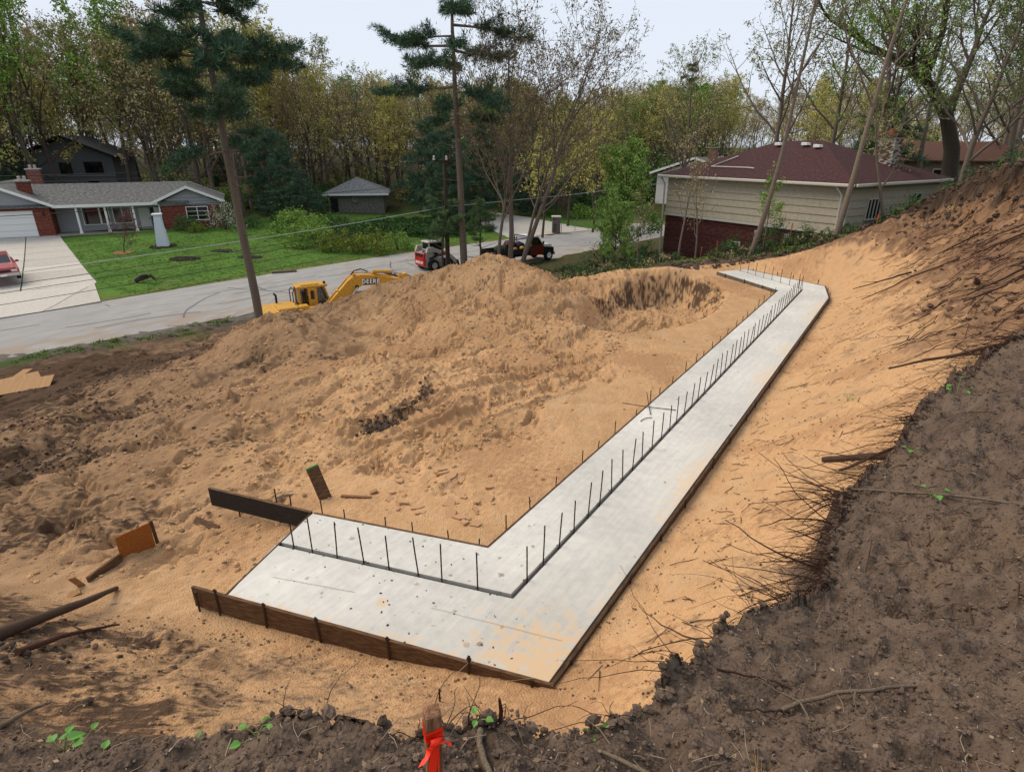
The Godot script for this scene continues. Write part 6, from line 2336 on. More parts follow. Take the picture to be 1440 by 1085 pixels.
	# garden shrubs across the street
	keep("gold_bush", bush(170, Vector3(1.5, 2.3, 1.4), 2600, {"tints": [Color(0.25, 0.28, 0.05), Color(0.20, 0.25, 0.045), Color(0.14, 0.19, 0.035)] as Array[Color], "leaf": 0.17}))
	keep("green_bush", bush(171, Vector3(1.6, 2.2, 1.5), 2400, {"tints": fresh, "leaf": 0.17}))
	keep("dark_bush", bush(172, Vector3(1.5, 1.7, 1.5), 2200, {"tints": deep, "leaf": 0.15}))
	keep("white_bush", bush(173, Vector3(1.9, 2.9, 1.6), 2400, {"tints": [Color(0.55, 0.54, 0.46), Color(0.11, 0.16, 0.05), Color(0.18, 0.2, 0.08), Color(0.48, 0.46, 0.40)] as Array[Color], "leaf": 0.14}))
	keep("juniper", bush(174, Vector3(1.7, 0.75, 1.5), 2600, {"tints": [Color(0.06, 0.13, 0.035), Color(0.085, 0.165, 0.045), Color(0.04, 0.085, 0.03)] as Array[Color], "leaf": 0.24, "slim": 0.3, "hang": 0.2}))
	for k in [["gold_bush", -11.6, 50.6, 1.05, "round yellow green bush at the street edge in front of the junipers"], ["gold_bush", -13.6, 51.0, 0.9, "yellow green bush left of the round street edge bush"], ["dark_bush", -14.5, 53.5, 1.0, "dark bush behind the yellow green bush"], ["green_bush", -18.6, 52.6, 0.95, "bright green bush at the left end of the streetside hedge"], ["green_bush", -16.9, 52.0, 1.0, "bright green bush in the middle of the streetside hedge"], ["gold_bush", -15.4, 50.8, 0.85, "yellow green bush in the streetside hedge"], ["green_bush", -10.0, 52.4, 0.8, "bright green bush at the right end of the streetside hedge"], ["green_bush", -20.5, 57.0, 1.3, "bright green bush at the right back of the ranch lawn"], ["green_bush", -18.2, 56.0, 1.15, "bright green bush between the lawn and the junipers"], ["dark_bush", -16.5, 58.0, 1.3, "dark bush behind the bright lawn bushes"], ["dark_bush", -22.5, 60.5, 1.2, "dark round bush behind the right back of the lawn"],
		["dark_bush", -31.2, 58.6, 0.95, "olive bush below the ranch house's right window"], ["gold_bush", -30.2, 58.0, 0.5, "little yellow bush beside the olive bush under the window"], ["white_bush", -28.3, 60.0, 1.0, "white blossoming bush at the ranch house's right corner"], ["dark_bush", -26.3, 61.5, 0.8, "low bush right of the blossoming bush"], ["dark_bush", -46.0, 64.0, 1.5, "dark bush behind the ranch house ridge"]]:
		plant("garden_bush", k[0], k[4], "shrub", k[1], k[2], k[3], "", "bark dark")
	var jn := 0
	for r in 4:
		for c in 6:
			var x := -15.6 + c * 1.9 + rn(-0.5, 0.5) + r * 0.5
			var f := 58.0 + r * 2.6 + c * 0.55 + rn(-0.5, 0.5)
			plant("juniper_shrub", "juniper", "low spreading juniper in the mat before the hipped garage", "shrub", x, f, rn(0.85, 1.25), "spreading junipers before the garage", "bark dark")
	# small purple leaved tree on the lawn
	keep("plum", hardwood(180, 3.4, 0.05, {"tints": [Color(0.16, 0.06, 0.065), Color(0.11, 0.05, 0.05), Color(0.2, 0.1, 0.09)] as Array[Color], "leaf": 0.1, "per": 3, "kids": [10, 5, 3, 2], "clear": 0.25, "wide": 1.2}))
	plant("purple_tree", "plum", "small purple leaved tree on the front lawn", "tree", -31.5, 48.4, 1.0, "", "bark dark")
	keep("redbud", bush(181, Vector3(0.8, 0.9, 0.8), 500, {"tints": [Color(0.3, 0.13, 0.17), Color(0.2, 0.15, 0.09)] as Array[Color], "leaf": 0.12}))
	plant("pink_shrub", "redbud", "small pinkish shrub left of the hipped garage", "shrub", -23.0, 69.0, 1.5, "", "bark dark")
	for k in [[20.5, 22.5, 0.8], [21.5, 25.5, 1.0], [19.8, 27.0, 0.7], [18.6, 18.8, 0.5], [19.5, 20.5, 0.7], [23.0, 27.5, 1.1], [24.0, 24.0, 1.0], [18.2, 28.0, 0.6]]:
		plant("bank_shrub", "dark_shrub", "leafy shrub on the crest of the right hand bank", "shrub", k[0], k[1], k[2], "shrubs on the crest of the right hand bank", "bark dark")
	# weeds along the top of the bank and the verge
	keep("weed_0", bush(190, Vector3(0.7, 0.7, 0.7), 420, {"tints": deep, "leaf": 0.1}))
	keep("weed_1", bush(191, Vector3(0.6, 0.5, 0.6), 300, {"tints": [Color(0.10, 0.15, 0.035), Color(0.16, 0.14, 0.07), Color(0.13, 0.19, 0.05)] as Array[Color], "leaf": 0.09}))
	keep("weed_2", bush(192, Vector3(0.8, 0.6, 0.7), 300, {"tints": tan, "leaf": 0.1}))
	for k in 130:
		var x := rn(1.5, 9.0) if k < 80 else rn(9.0, 17.0)
		var f := rn(29.5, 40.0) if k < 80 else rn(28.2, 30.5)
		if k >= 110:
			x = rn(17.5, 24.0)
			f = rn(20.0, 29.0)
		if road_n(x, f) > 31.0 or (k < 80 and f < 27.5 + 0.4 * absf(x - 7.0)):
			continue
		plant("weed_clump", "weed_%d" % [[0, 1, 2][rng.randi() % 3]], "weed clump between the heaps and the maroon roofed house" if k < 110 else "weed clump on top of the right hand bank", "weed", x, f, rn(0.6, 1.3), "weeds on the rough ground beside the dig", "bark dark")


# ------------------------------------------------------------------ things lying about the site

func ground_at(x: float, f: float, lift := 0.0) -> Vector3:
	survey(x, f)
	return Vector3(x, s_h + lift, -f)


func lying(called: String, label: String, category: String, m: Material, a: Vector2, b: Vector2, r0: float, r1: float, lift0 := 0.0, lift1 := 0.0, wobble := 0.06, twigs := 0, group := "") -> Node3D:
	# a stick or log resting along the ground from a to b
	var n := 9
	var base := ground_at(a.x, a.y)
	var p := PackedVector3Array()
	var r := PackedFloat32Array()
	var l := a.distance_to(b)
	var hi := []
	for k in n + 1:
		var t := k / float(n)
		var q := a.lerp(b, t) + Vector2(na.get_noise_2d(a.x * 9.0 + t * 5.0, 3.0), na.get_noise_2d(a.y * 9.0 + t * 5.0, 8.0)) * wobble * l
		var g := ground_at(q.x, q.y)
		hi.append(g)
	var rise := 0.0
	for k in n + 1:
		rise = maxf(rise, hi[k].y - lerpf(hi[0].y, hi[n].y, k / float(n)))
	rise = minf(rise, 0.12)
	for k in n + 1:
		# stiff wood: it rests on the highest bump and bridges the hollows
		var t := k / float(n)
		var y: float = lerpf(hi[0].y, hi[n].y, t) + rise * 0.7 * (1.0 - absf(t * 2.0 - 1.0))
		p.append(Vector3(hi[k].x, y + lerpf(r0, r1, t) * 0.8 + lerpf(lift0, lift1, t), hi[k].z) - base)
		r.append(lerpf(r0, r1, t) * (1.0 + 0.15 * na.get_noise_1d(k * 60.0 + a.x * 50.0)))
	var o := thing(called, label, category, base, 0.0, group)
	var b2 := MB.new()
	b2.tube(p, r, 7)
	obj("stem", b2, m, o)
	for k in twigs:
		var i := 2 + int(rng.randi() % 7)
		var w := MB.new()
		var d := (p[mini(i + 1, n)] - p[i]).normalized()
		var s := (d.cross(Vector3.UP) * (1.0 if k % 2 else -1.0) + d * 0.7 + Vector3(0, rn(0.1, 0.6), 0)).normalized() * l * rn(0.12, 0.25)
		w.tube(PackedVector3Array([p[i], p[i] + s * 0.5 + rv(0.01), p[i] + s]), PackedFloat32Array([r[i] * 0.55, r[i] * 0.4, r[i] * 0.2]), 5)
		obj("twig", w, m, o)
	return o


func sprout(label: String, x: float, f: float, s: float, n: int, kind: int):
	# a woodland seedling: a stalk and broad, folded leaves
	var green := mat("sprout green", Color(0.36, 0.56, 0.22), 0.55, {"both": true, "back": Color(0.18, 0.3, 0.06), "tex": "soft", "scale": Vector3.ONE * 9.0})
	var o := thing("leafy_sprout", label, "seedling", ground_at(x, f))
	for k in n:
		var a := TAU * k / n + rn(-0.4, 0.4)
		var h := s * rn(0.3, 1.0) * (1.4 if kind == 1 else 0.8)
		var out := Vector3(cos(a), 0, sin(a))
		var tip := out * s * rn(0.25, 0.8) + Vector3(0, h, 0)
		var st := MB.new()
		st.tube(PackedVector3Array([Vector3.ZERO, tip * 0.5 + Vector3(0, h * 0.15, 0), tip]), PackedFloat32Array([0.0035, 0.0028, 0.002]), 5)
		var so := obj("stalk", st, mat("sprout stalk", Color(0.45, 0.5, 0.25), 0.7), o)
		var b := MB.new()
		var l := s * rn(0.4, 0.8)
		var w := l * (0.42 if kind == 0 else 0.26)
		var d := (out + Vector3(0, rn(-0.25, 0.3), 0)).normalized()
		var sd := d.cross(Vector3.UP).normalized()
		var nn := sd.cross(d).normalized()
		# two halves of a pointed oval, creased along the midrib, curling down at the tip
		var m := 6
		var ribs := []
		for e in m + 1:
			var u := e / float(m)
			var ww := w * sin(PI * pow(u, 0.75)) * (1.0 + 0.12 * (e % 2))
			var c := tip + d * l * u - nn * l * 0.22 * u * u
			ribs.append([c - sd * ww + nn * ww * 0.35, c, c + sd * ww + nn * ww * 0.35])
		for e in m:
			for q in 2:
				b.quad(ribs[e][q], ribs[e][q + 1], ribs[e + 1][q + 1], ribs[e + 1][q])
		obj("leaf", b, green, so)


func board(called: String, label: String, category: String, m: Material, at: Vector3, size: Vector3, rot: Vector3, group := "") -> MeshInstance3D:
	var o := bx(called, size, Vector3(0, size.y / 2, 0), m, null, 0.004)
	tag(o, label, category, group)
	o.position = at
	o.rotation = rot
	return o


func build_site_things():
	var pine := mat("fresh pine board", Color(0.76, 0.60, 0.42), 0.85, {"tex": "wood", "scale": Vector3(0.8, 6, 6)})
	var oldwood := mat("stake wood", Color(0.66, 0.49, 0.37), 0.9, {"tex": "wood", "scale": Vector3(6, 0.8, 6), "relief": 0.4})
	var osb := mat("strand board", Color(0.72, 0.47, 0.23), 0.85, {"tex": "osb", "scale": Vector3.ONE * 2.5})
	var bark := mat("stick bark", Color(0.43, 0.34, 0.28), 0.95, {"tex": "bark", "scale": Vector3.ONE * 5.0, "relief": 0.6})
	var pale := mat("pale stick", Color(0.60, 0.53, 0.45), 0.95, {"tex": "bark", "scale": Vector3.ONE * 5.0, "relief": 0.4})
	var redbark := mat("red stick", Color(0.40, 0.25, 0.19), 0.9, {"tex": "bark", "scale": Vector3.ONE * 5.0, "relief": 0.4})
	var steel: Material = mats["rusted rebar"]
	# survey stake with its orange tape, right before the viewer
	var s := thing("survey_stake", "wooden survey stake tied with bright orange tape in the near topsoil", "stake", Vector3(-0.212, 2.85, -1.0))
	s.rotation = Vector3(0.03, 0.35, -0.02)
	bx("stake", Vector3(0.038, 1.2, 0.036), Vector3(0, 0.345, 0), oldwood, s, 0.003)
	var tape := mat("flagging tape", Color(0.95, 0.20, 0.08), 0.45, {"both": true, "back": Color(0.5, 0.06, 0.02)})
	var rb := MB.new()
	for k in 3:
		var y := 0.868 + k * 0.012
		var pts := []
		for a in 5:
			var an := TAU * a / 4.0 + PI / 4
			pts.append(Vector3(cos(an) * 0.0285, y + 0.006 * sin(a * 2.0 + k), sin(an) * 0.0275))
		for a in 4:
			rb.quad(pts[a] - Vector3(0, 0.010, 0), pts[a + 1] - Vector3(0, 0.010, 0), pts[a + 1] + Vector3(0, 0.010, 0), pts[a] + Vector3(0, 0.010, 0))
	obj("tape_wrap", rb, tape, s)
	var kn := MB.new()
	kn.lump(Vector3(0.0, 0.872, 0.028), Vector3(0.017, 0.014, 0.010), rng, 0.3, 4, 7)
	obj("tape_knot", kn, tape, s)
	for k in 4:
		var b := MB.new()
		var d: Vector3 = [Vector3(-0.16, -1, 0.05), Vector3(0.06, -1, 0.08), Vector3(0.8, 0.35, 0.2), Vector3(-0.75, -0.2, 0.25)][k]
		var len: float = [0.34, 0.26, 0.03, 0.04][k]
		var w: float = [0.012, 0.010, 0.006, 0.007][k]
		var prev := []
		for e in 9:
			var u := e / 8.0
			var c := Vector3(0, 0.872, 0.029) + d.normalized() * len * u + Vector3(0.008 * sin(u * 7.0 + k) * u, -0.03 * u * u if k < 2 else -0.02 * u * u, 0.006 * sin(u * 9.0 + k * 2.0) * u)
			var sd := Vector3(cos(u * 2.2 + k), 0.1, sin(u * 2.2 + k) * 0.6).normalized() * w * (0.7 + 0.5 * u)
			var now := [c - sd, c + sd]
			if e > 0:
				b.quad(prev[0], prev[1], now[1], now[0])
			prev = now
		obj("tape_tail", b, tape, s)
	# line pin with mason's string to the form
	var pin := thing("line_pin", "thin steel pin with mason's string run to the front form board", "pin", Vector3(-0.70, 0, -4.16))
	survey(-0.70, 4.16)
	pin.position.y = s_h
	var pb := MB.new()
	pb.rod(Vector3(0, -0.2, 0), Vector3(0, 0.17, 0), 0.009, 7)
	obj("pin", pb, steel, pin)
	for e in [Vector3(-0.42, 0.01, -4.66), Vector3(0.23, 0.02, -4.42)]:
		var sb := MB.new()
		var top := pin.position + Vector3(0, 0.165, 0)
		sb.rod(Vector3(0, 0.165, 0), e - pin.position, 0.0022, 4)
		obj("string", sb, mat("string", Color(0.72, 0.66, 0.5), 0.8), pin)
	# offcuts and boards round the left end
	var pnl := board("strand_board", "orange strand board offcut standing upright left of the footing", "board", osb, ground_at(-5.5, 7.13, -0.06), Vector3(0.46, 0.46, 0.02), Vector3(0, 0.92, 0.0))
	var post := board("short_post", "dark short post at the right edge of the upright strand board", "post", mats["form timber damp"], ground_at(-5.35, 7.36, -0.1), Vector3(0.04, 0.52, 0.04), Vector3(0.05, 0.9, 0.04))
	board("edge_plank", "brown plank on edge in front of the upright strand board", "plank", mats["form timber"], ground_at(-5.72, 6.72, -0.03), Vector3(0.5, 0.16, 0.04), Vector3(0.1, 1.2, 0.1))
	board("pine_offcut", "small pale pine offcut leaning beside the plank at the lower left", "offcut", pine, ground_at(-5.85, 6.42, -0.02), Vector3(0.09, 0.24, 0.02), Vector3(0.35, 0.3, 0.25))
	board("pine_offcut", "cream pine block lying on the log at the lower left", "offcut", pine, ground_at(-5.78, 6.2, 0.0), Vector3(0.14, 0.06, 0.09), Vector3(0.3, 0.7, 0.2))
	var lean := board("leaning_board", "brown board with a green painted end leaning behind the black plank", "board", mats["form timber"], ground_at(-3.05, 8.28, -0.04), Vector3(0.2, 0.62, 0.035), Vector3(-0.35, 0.45, 0.22))
	bx("painted_end", Vector3(0.204, 0.03, 0.039), Vector3(0, 0.61, 0), mat("green paint", Color(0.25, 0.5, 0.25), 0.7), lean, 0.004)
	board("flat_lath", "thin brown lath lying right of the leaning board", "lath", oldwood, ground_at(-2.55, 8.26, 0.0), Vector3(0.52, 0.03, 0.05), Vector3(0.02, -0.15, 0.04))
	board("pine_offcut", "pale pine chip at the end of the brown lath", "offcut", pine, ground_at(-2.28, 8.38, 0.0), Vector3(0.12, 0.05, 0.07), Vector3(0.2, 0.4, 0.25))
	board("split_plank", "short grey green plank half buried left of the black plank", "plank", mats["form timber"], ground_at(-4.75, 7.62, -0.05), Vector3(0.5, 0.12, 0.03), Vector3(-0.7, -0.35, -0.1))
	for k in 3:
		board("plywood_sheet", ["plywood sheet lying on mud at the left edge, under the others", "plywood sheet askew on top of the pile at the left edge", "narrow pale plywood strip beside the sheets at the left edge"][k], "plywood", pine, ground_at(-16.2 - k * 0.25, 17.5 + k * 0.55, 0.06 + 0.08 * k), [Vector3(2.4, 0.03, 1.1), Vector3(1.5, 0.03, 1.2), Vector3(0.3, 0.03, 1.3)][k], Vector3(0.03, [0.5, 0.75, 0.2][k], 0.04), "plywood at the left edge of the dig")
	# bent bars left lying on the long leg
	for k in 3:
		var p: Array = [[Vector3(2.52, 0.012, -10.45), Vector3(2.62, 0.03, -10.6), Vector3(2.78, 0.012, -10.62)], [Vector3(2.3, 0.05, -11.25), Vector3(2.75, 0.03, -11.1), Vector3(3.35, 0.012, -10.98)], [Vector3(2.95, 0.02, -11.9), Vector3(2.85, 0.06, -11.35), Vector3(2.78, 0.02, -10.75)]][k]
		var b := MB.new()
		var pts := PackedVector3Array()
		var rr := PackedFloat32Array()
		for e in 9:
			var u := e / 8.0
			pts.append(p[0].lerp(p[1], u).lerp(p[1].lerp(p[2], u), u) - p[0])
			rr.append(0.008)
		b.tube(pts, rr, 7)
		var o := obj("loose_bar", b, steel)
		tag(o, ["short hooked bar lying on the long leg of the footing", "long bent bar lying across the inner edge of the long leg", "thin bent bar lying along the long leg beside the others"][k], "rebar")
		o.position = p[0]
	# logs and branches
	lying("log", "dark log lying down the slope at the lower left, thick end to the left", "log", bark, Vector2(-4.9, 4.1), Vector2(-5.25, 6.25), 0.075, 0.03, 0.0, 0.0, 0.015)
	lying("branch", "thin reddish branch lying below the dark log at the lower left", "branch", redbark, Vector2(-4.3, 3.9), Vector2(-4.5, 5.25), 0.03, 0.012, 0.02, 0.03, 0.04, 1)
	lying("branch", "bleached branch standing up from the soil at the lower left edge", "branch", pale, Vector2(-2.75, 2.25), Vector2(-3.35, 3.1), 0.016, 0.008, 0.0, 0.14, 0.04, 1)
	lying("branch", "bleached forked branch beside the sprouts at the lower left", "branch", pale, Vector2(-1.25, 1.72), Vector2(-1.75, 3.0), 0.010, 0.006, 0.02, 0.10, 0.10, 3)
	lying("branch", "long bare branch reaching out over the sand at the right edge", "branch", bark, Vector2(7.6, 8.5), Vector2(6.5, 9.5), 0.035, 0.016, 0.1, 0.32, 0.05, 2)
	lying("broken_log", "broken log end sticking out of the roots on the right", "log", bark, Vector2(4.9, 6.5), Vector2(4.25, 7.1), 0.05, 0.042, 0.0, 0.25, 0.03)
	lying("branch", "dark branch under the broken log on the right", "branch", bark, Vector2(4.7, 6.15), Vector2(4.2, 6.6), 0.022, 0.016, 0.05, 0.18, 0.05, 1)
	lying("branch", "long grey branch lying on the topsoil at the right edge", "branch", pale, Vector2(4.3, 3.9), Vector2(3.2, 4.75), 0.014, 0.009, 0.01, 0.02, 0.03, 2)
	lying("branch", "slim branch lying across the topsoil in the lower right", "branch", pale, Vector2(2.15, 2.2), Vector2(1.25, 1.98), 0.008, 0.011, 0.005, 0.01, 0.05, 3)
	lying("branch", "dark forked twig left of the slim branch in the lower right", "branch", bark, Vector2(1.3, 1.98), Vector2(1.02, 1.92), 0.008, 0.004, 0.005, 0.03, 0.1, 3)
	lying("branch", "thin root lying across the topsoil below the rim's corner", "root", redbark, Vector2(1.05, 2.25), Vector2(1.42, 2.2), 0.006, 0.005, 0.005, 0.01, 0.08, 0)
	lying("branch", "straight tan stick at the bottom edge right of the middle", "branch", pale, Vector2(0.27, 1.62), Vector2(0.56, 1.34), 0.007, 0.010, 0.005, 0.005, 0.03, 0)
	lying("branch", "grey stick at the bottom edge right of the taped stake", "branch", pale, Vector2(-0.13, 1.55), Vector2(-0.03, 1.2), 0.012, 0.010, 0.0, 0.0, 0.08, 0)
	lying("branch", "short stick lying on the topsoil behind the grey stick", "branch", pale, Vector2(0.08, 1.46), Vector2(0.2, 1.45), 0.004, 0.003, 0.004, 0.004, 0.08, 0)
	lying("branch", "thin stick lying on the topsoil at the bottom right of the middle", "branch", pale, Vector2(0.62, 1.42), Vector2(0.82, 1.55), 0.006, 0.004, 0.004, 0.008, 0.05, 0)
	var stub := thing("twig_stub", "red brown broken twig standing on the rim right of the taped stake", "twig", ground_at(-0.045, 1.60, -0.02))
	var sb2 := MB.new()
	sb2.tube(PackedVector3Array([Vector3.ZERO, Vector3(0.004, 0.06, 0), Vector3(-0.002, 0.125, 0.004)]), PackedFloat32Array([0.009, 0.0085, 0.005]), 7)
	obj("stem", sb2, redbark, stub)
	for k in 3:
		var t := MB.new()
		t.tube(PackedVector3Array([Vector3(0, 0.04 + k * 0.02, 0), Vector3(0.02, 0.07 + k * 0.015, 0.005), Vector3(0.012 + 0.01 * k, 0.02 + k * 0.02, 0.012)]), PackedFloat32Array([0.0025, 0.002, 0.0012]), 4)
		obj("shoot", t, redbark, stub)
	# seedlings
	sprout("largest cluster of bright seedling leaves in the lower left corner", -2.05, 1.86, 0.105, 7, 0)
	sprout("bright seedling above the largest cluster at the lower left", -2.45, 2.35, 0.10, 4, 0)
	sprout("seedling right of the largest leaf cluster at the lower left", -1.72, 1.70, 0.055, 3, 0)
	sprout("low leafy seedling at the bottom left between the clusters", -1.2, 1.74, 0.06, 3, 0)
	sprout("broad leafed seedling at the bottom left of the taped stake", -0.92, 1.50, 0.075, 5, 0)
	sprout("seedling on the rim right of the middle", 0.33, 1.68, 0.055, 4, 1)
	sprout("pale seedling on the rim just right of the broken twig", -0.13, 1.58, 0.045, 3, 0)
	sprout("grassy upright seedling on the sand at the lower left", -2.0, 2.6, 0.13, 4, 1)
	sprout("bright seedling among the roots on the right rim", 4.95, 6.05, 0.17, 5, 1)
	sprout("seedling at the right edge on the topsoil", 6.9, 7.75, 0.16, 5, 0)
	sprout("pair of leaves beside the long grey branch on the right", 3.62, 4.36, 0.11, 3, 0)
	sprout("green shoot on a clod on the sand slope", 5.95, 9.6, 0.14, 4, 1)
	sprout("low seedling below the rim roots on the right", 3.9, 5.1, 0.08, 3, 0)
	# dry grass tuft
	var tuft := thing("dry_grass_tuft", "straw coloured dry grass tuft at the bottom right of the middle", "grass", ground_at(0.87, 1.40))
	for k in 34:
		var b := MB.new()
		var a := rn(0, TAU)
		var l := rn(0.07, 0.13)
		var o := Vector3(cos(a), 0, sin(a)) * rn(0.0, 0.012)
		var d := Vector3(cos(a) * rn(0.1, 0.7), 1, sin(a) * rn(0.1, 0.7)).normalized()
		b.tube(PackedVector3Array([o, o + d * l * 0.6, o + d * l + Vector3(cos(a), -0.5, sin(a)) * l * 0.2]), PackedFloat32Array([0.0016, 0.0012, 0.0004]), 4)
		obj("blade", b, mat("straw", Color(0.66, 0.52, 0.34), 0.9, {"both": true}), tuft)
	# stakes with orange tops below the brown house
	var st := [[11.0, 32.2, 1.0, "orange topped stake on the weeds left of the leaning trunk"], [13.55, 29.4, 1.25, "orange tipped pale stake between the two thin trunks"], [17.0, 28.3, 0.75, "orange tipped stake on the cut bank before the house's right corner"], [14.6, 30.0, 0.8, "plain lath stake right of the orange tipped pale stake"], [9.9, 31.3, 0.8, "plain lath stake in front of the dark brick wall"], [10.6, 31.0, 0.6, "short plain stake on the weeds at the end of the far leg"]]
	for k in st:
		var o := thing("lath_stake", k[3], "stake", ground_at(k[0], k[1], -0.05), 0.0, "lath stakes below the brown house")
		bx("lath", Vector3(0.045, k[2], 0.02), Vector3(0, k[2] / 2, 0), pine, o)
		if "orange" in k[3]:
			bx("painted_top", Vector3(0.053, 0.26, 0.028), Vector3(0, k[2] - 0.12, 0), mat("orange paint", Color(0.93, 0.33, 0.14), 0.7), o)
		o.rotation = Vector3(rn(-0.06, 0.06), rn(0, 3), rn(-0.05, 0.05))
	# lawn oddments
	var stump := thing("driftwood_stump", "grey forked driftwood root lying on the front lawn near the street", "driftwood", ground_at(-24.3, 38.7, 0.1))
	for k in 4:
		var b := MB.new()
		var a := -0.5 + k * 0.65
		b.tube(PackedVector3Array([Vector3(-0.7, 0.05, 0.2), Vector3(0.0, 0.25 + k * 0.1, 0), Vector3(0.8 * cos(a), 0.3 + 0.35 * sin(a + 0.8), 0.3 * sin(a)), Vector3(1.25 * cos(a), 0.1 + 0.5 * sin(a), 0.4 * sin(a))]), PackedFloat32Array([0.2, 0.15, 0.09, 0.03]), 8)
		obj("root_arm", b, mat("weathered wood", Color(0.37, 0.34, 0.31), 0.95, {"tex": "bark"}), stump)
	stump.scale = Vector3.ONE * 0.7
	lying("log", "pale log lying on the verge left of the excavator", "log", pale, Vector2(-17.2, 42.2), Vector2(-15.6, 42.8), 0.09, 0.11, 0.02, 0.02, 0.05)
	for k in [[-25.6, 46.4, 1.15, 0.55, "dark mulch bed on the middle of the front lawn"], [-24.2, 49.8, 0.8, 0.4, "smaller dark mulch bed at the back of the front lawn"], [-20.9, 47.5, 0.9, 0.35, "narrow dark mulch patch right of the large mulch bed"], [-31.5, 48.4, 0.7, 0.5, "tan bark ring round the small purple tree"], [-29.9, 51.3, 0.95, 0.8, "brown flower bed at the foot of the white tower"]]:
		var b := MB.new()
		for q in 150:
			var rr := sqrt(rng.randf())
			var a := rn(0, TAU)
			var c: Vector3 = ground_at(k[0] + cos(a) * rr * k[2], k[1] + sin(a) * rr * k[3] * 1.5)
			b.lump(c - ground_at(k[0], k[1]) + Vector3(0, 0.03, 0), Vector3(rn(0.08, 0.16), rn(0.03, 0.06), rn(0.08, 0.16)), rng, 0.3, 2, 5)
		var o := obj("mulch_bed", b, mat("tan mulch", Color(0.56, 0.43, 0.29), 0.95) if "tan" in k[4] else mat("dark mulch", Color(0.19, 0.155, 0.125), 0.95))
		tag(o, k[4], "mulch bed", "", "stuff")
		o.position = ground_at(k[0], k[1])
	# things lying at the street's near edge behind the heap
	var grey := mat("grey old board", Color(0.45, 0.42, 0.39), 0.9, {"tex": "wood", "scale": Vector3(0.8, 4, 4)})
	var pal := thing("pallet", "grey slatted pallet lying at the street's edge under the excavator boom", "pallet", ground_at(-9.6, 34.6, 0.02), deg_to_rad(25))
	for k in 7:
		bx("slat", Vector3(2.0, 0.03, 0.13), Vector3(0, 0.16, -0.55 + k * 0.185), grey, pal, 0.004)
	for k in 3:
		bx("bearer", Vector3(0.09, 0.12, 1.25), Vector3(-0.9 + k * 0.9, 0.08, 0), grey, pal, 0.004)
	pal.rotation.x = 0.12
	var ramp := thing("loading_ramp", "rusty runged loading ramp lying on the street beyond the boom's end", "ramp", ground_at(-7.6, 39.9, 0.12), deg_to_rad(-18))
	var rust := mat("rusty ramp", Color(0.40, 0.27, 0.22), 0.8, {"metal": 0.2, "tex": "bark"})
	for z in [-0.35, 0.35]:
		bx("rail", Vector3(2.2, 0.12, 0.06), Vector3(0, 0.25, z), rust, ramp, 0.005)
	for k in 8:
		bx("rung", Vector3(0.07, 0.05, 0.64), Vector3(-0.98 + k * 0.28, 0.25, 0), rust, ramp)
	ramp.rotation.z = -0.16
	# stone gate pillar and wire fence by the far drive
	var pil := thing("gate_pillar", "grey stone gate pillar with a pale cap beside the far drive", "pillar", ground_at(4.6, 63.2, -0.1))
	var stn := [mat("pillar stone", Color(0.50, 0.47, 0.44), 0.95, {"tex": "mottle", "scale": Vector3.ONE * 2.0}), mat("pillar stone dark", Color(0.38, 0.36, 0.34), 0.95, {"tex": "mottle", "scale": Vector3.ONE * 2.0})]
	bx("mortar_core", Vector3(0.74, 1.75, 0.74), Vector3(0, 0.88, 0), mats["mortar"], pil)
	for r in 6:
		for side in 4:
			var cut := rn(-0.12, 0.12)
			for e in [[-0.4, cut - 0.012], [cut + 0.012, 0.4]]:
				var q := bx("stone", Vector3(e[1] - e[0], 0.265, 0.06), Vector3((e[0] + e[1]) / 2, 0, 0.385), stn[rng.randi() % 2], pil, 0.03)
				q.position.y = 0.16 + r * 0.285
				q.rotation.y = side * PI / 2
	bx("cap_stone", Vector3(0.98, 0.12, 0.98), Vector3(0, 1.82, 0), mats["drive concrete"] if false else mat("cap stone", Color(0.72, 0.70, 0.66), 0.9), pil, 0.03)
	var fence := thing("wire_fence", "thin wire fence running right from the stone pillar", "fence", ground_at(5.2, 63.6))
	for k in 7:
		var b := MB.new()
		b.rod(Vector3(k * 1.5, -0.2, -k * 0.9), Vector3(k * 1.5, 1.25, -k * 0.9), 0.03, 6)
		obj("fence_post", b, mat("fence steel", Color(0.5, 0.5, 0.48), 0.5, {"metal": 0.4}), fence)
	for k in 5:
		var b := MB.new()
		b.rod(Vector3(0, 0.2 + k * 0.25, 0), Vector3(9.0, 0.2 + k * 0.25, -5.4), 0.008, 4)
		obj("fence_wire", b, mats["fence steel"], fence)
	# dried crust that broke into plates behind the short leg
	var crust := MB.new()
	for k in 60:
		var c := Vector2(rn(-2.1, -0.2), 0)
		c.y = 6.95 - 0.31 * c.x + rn(0.15, 1.7)
		var rr := 0.025 + 0.1 * pow(rng.randf(), 2.0)
		var ol := PackedVector2Array()
		for e in 7:
			ol.append(Vector2(rr, 0).rotated(TAU * e / 7.0) * rn(0.4, 1.25))
		var at := ground_at(c.x, c.y, rn(0.0, 0.02))
		crust.prism(ol, -0.02, rn(0.004, 0.016), Transform3D(Basis.from_euler(Vector3(-PI / 2 + rn(-0.4, 0.4), rn(-0.35, 0.35), 0)), at))
	tag(obj("crust_plates", crust, mat("sand crust", Color(0.80, 0.63, 0.47), 0.95, {"tex": "grain", "scale": Vector3.ONE * 1.5})), "broken plates of dried sand crust behind the short leg of the footing", "crust", "", "stuff")
	power_line()
	roots()


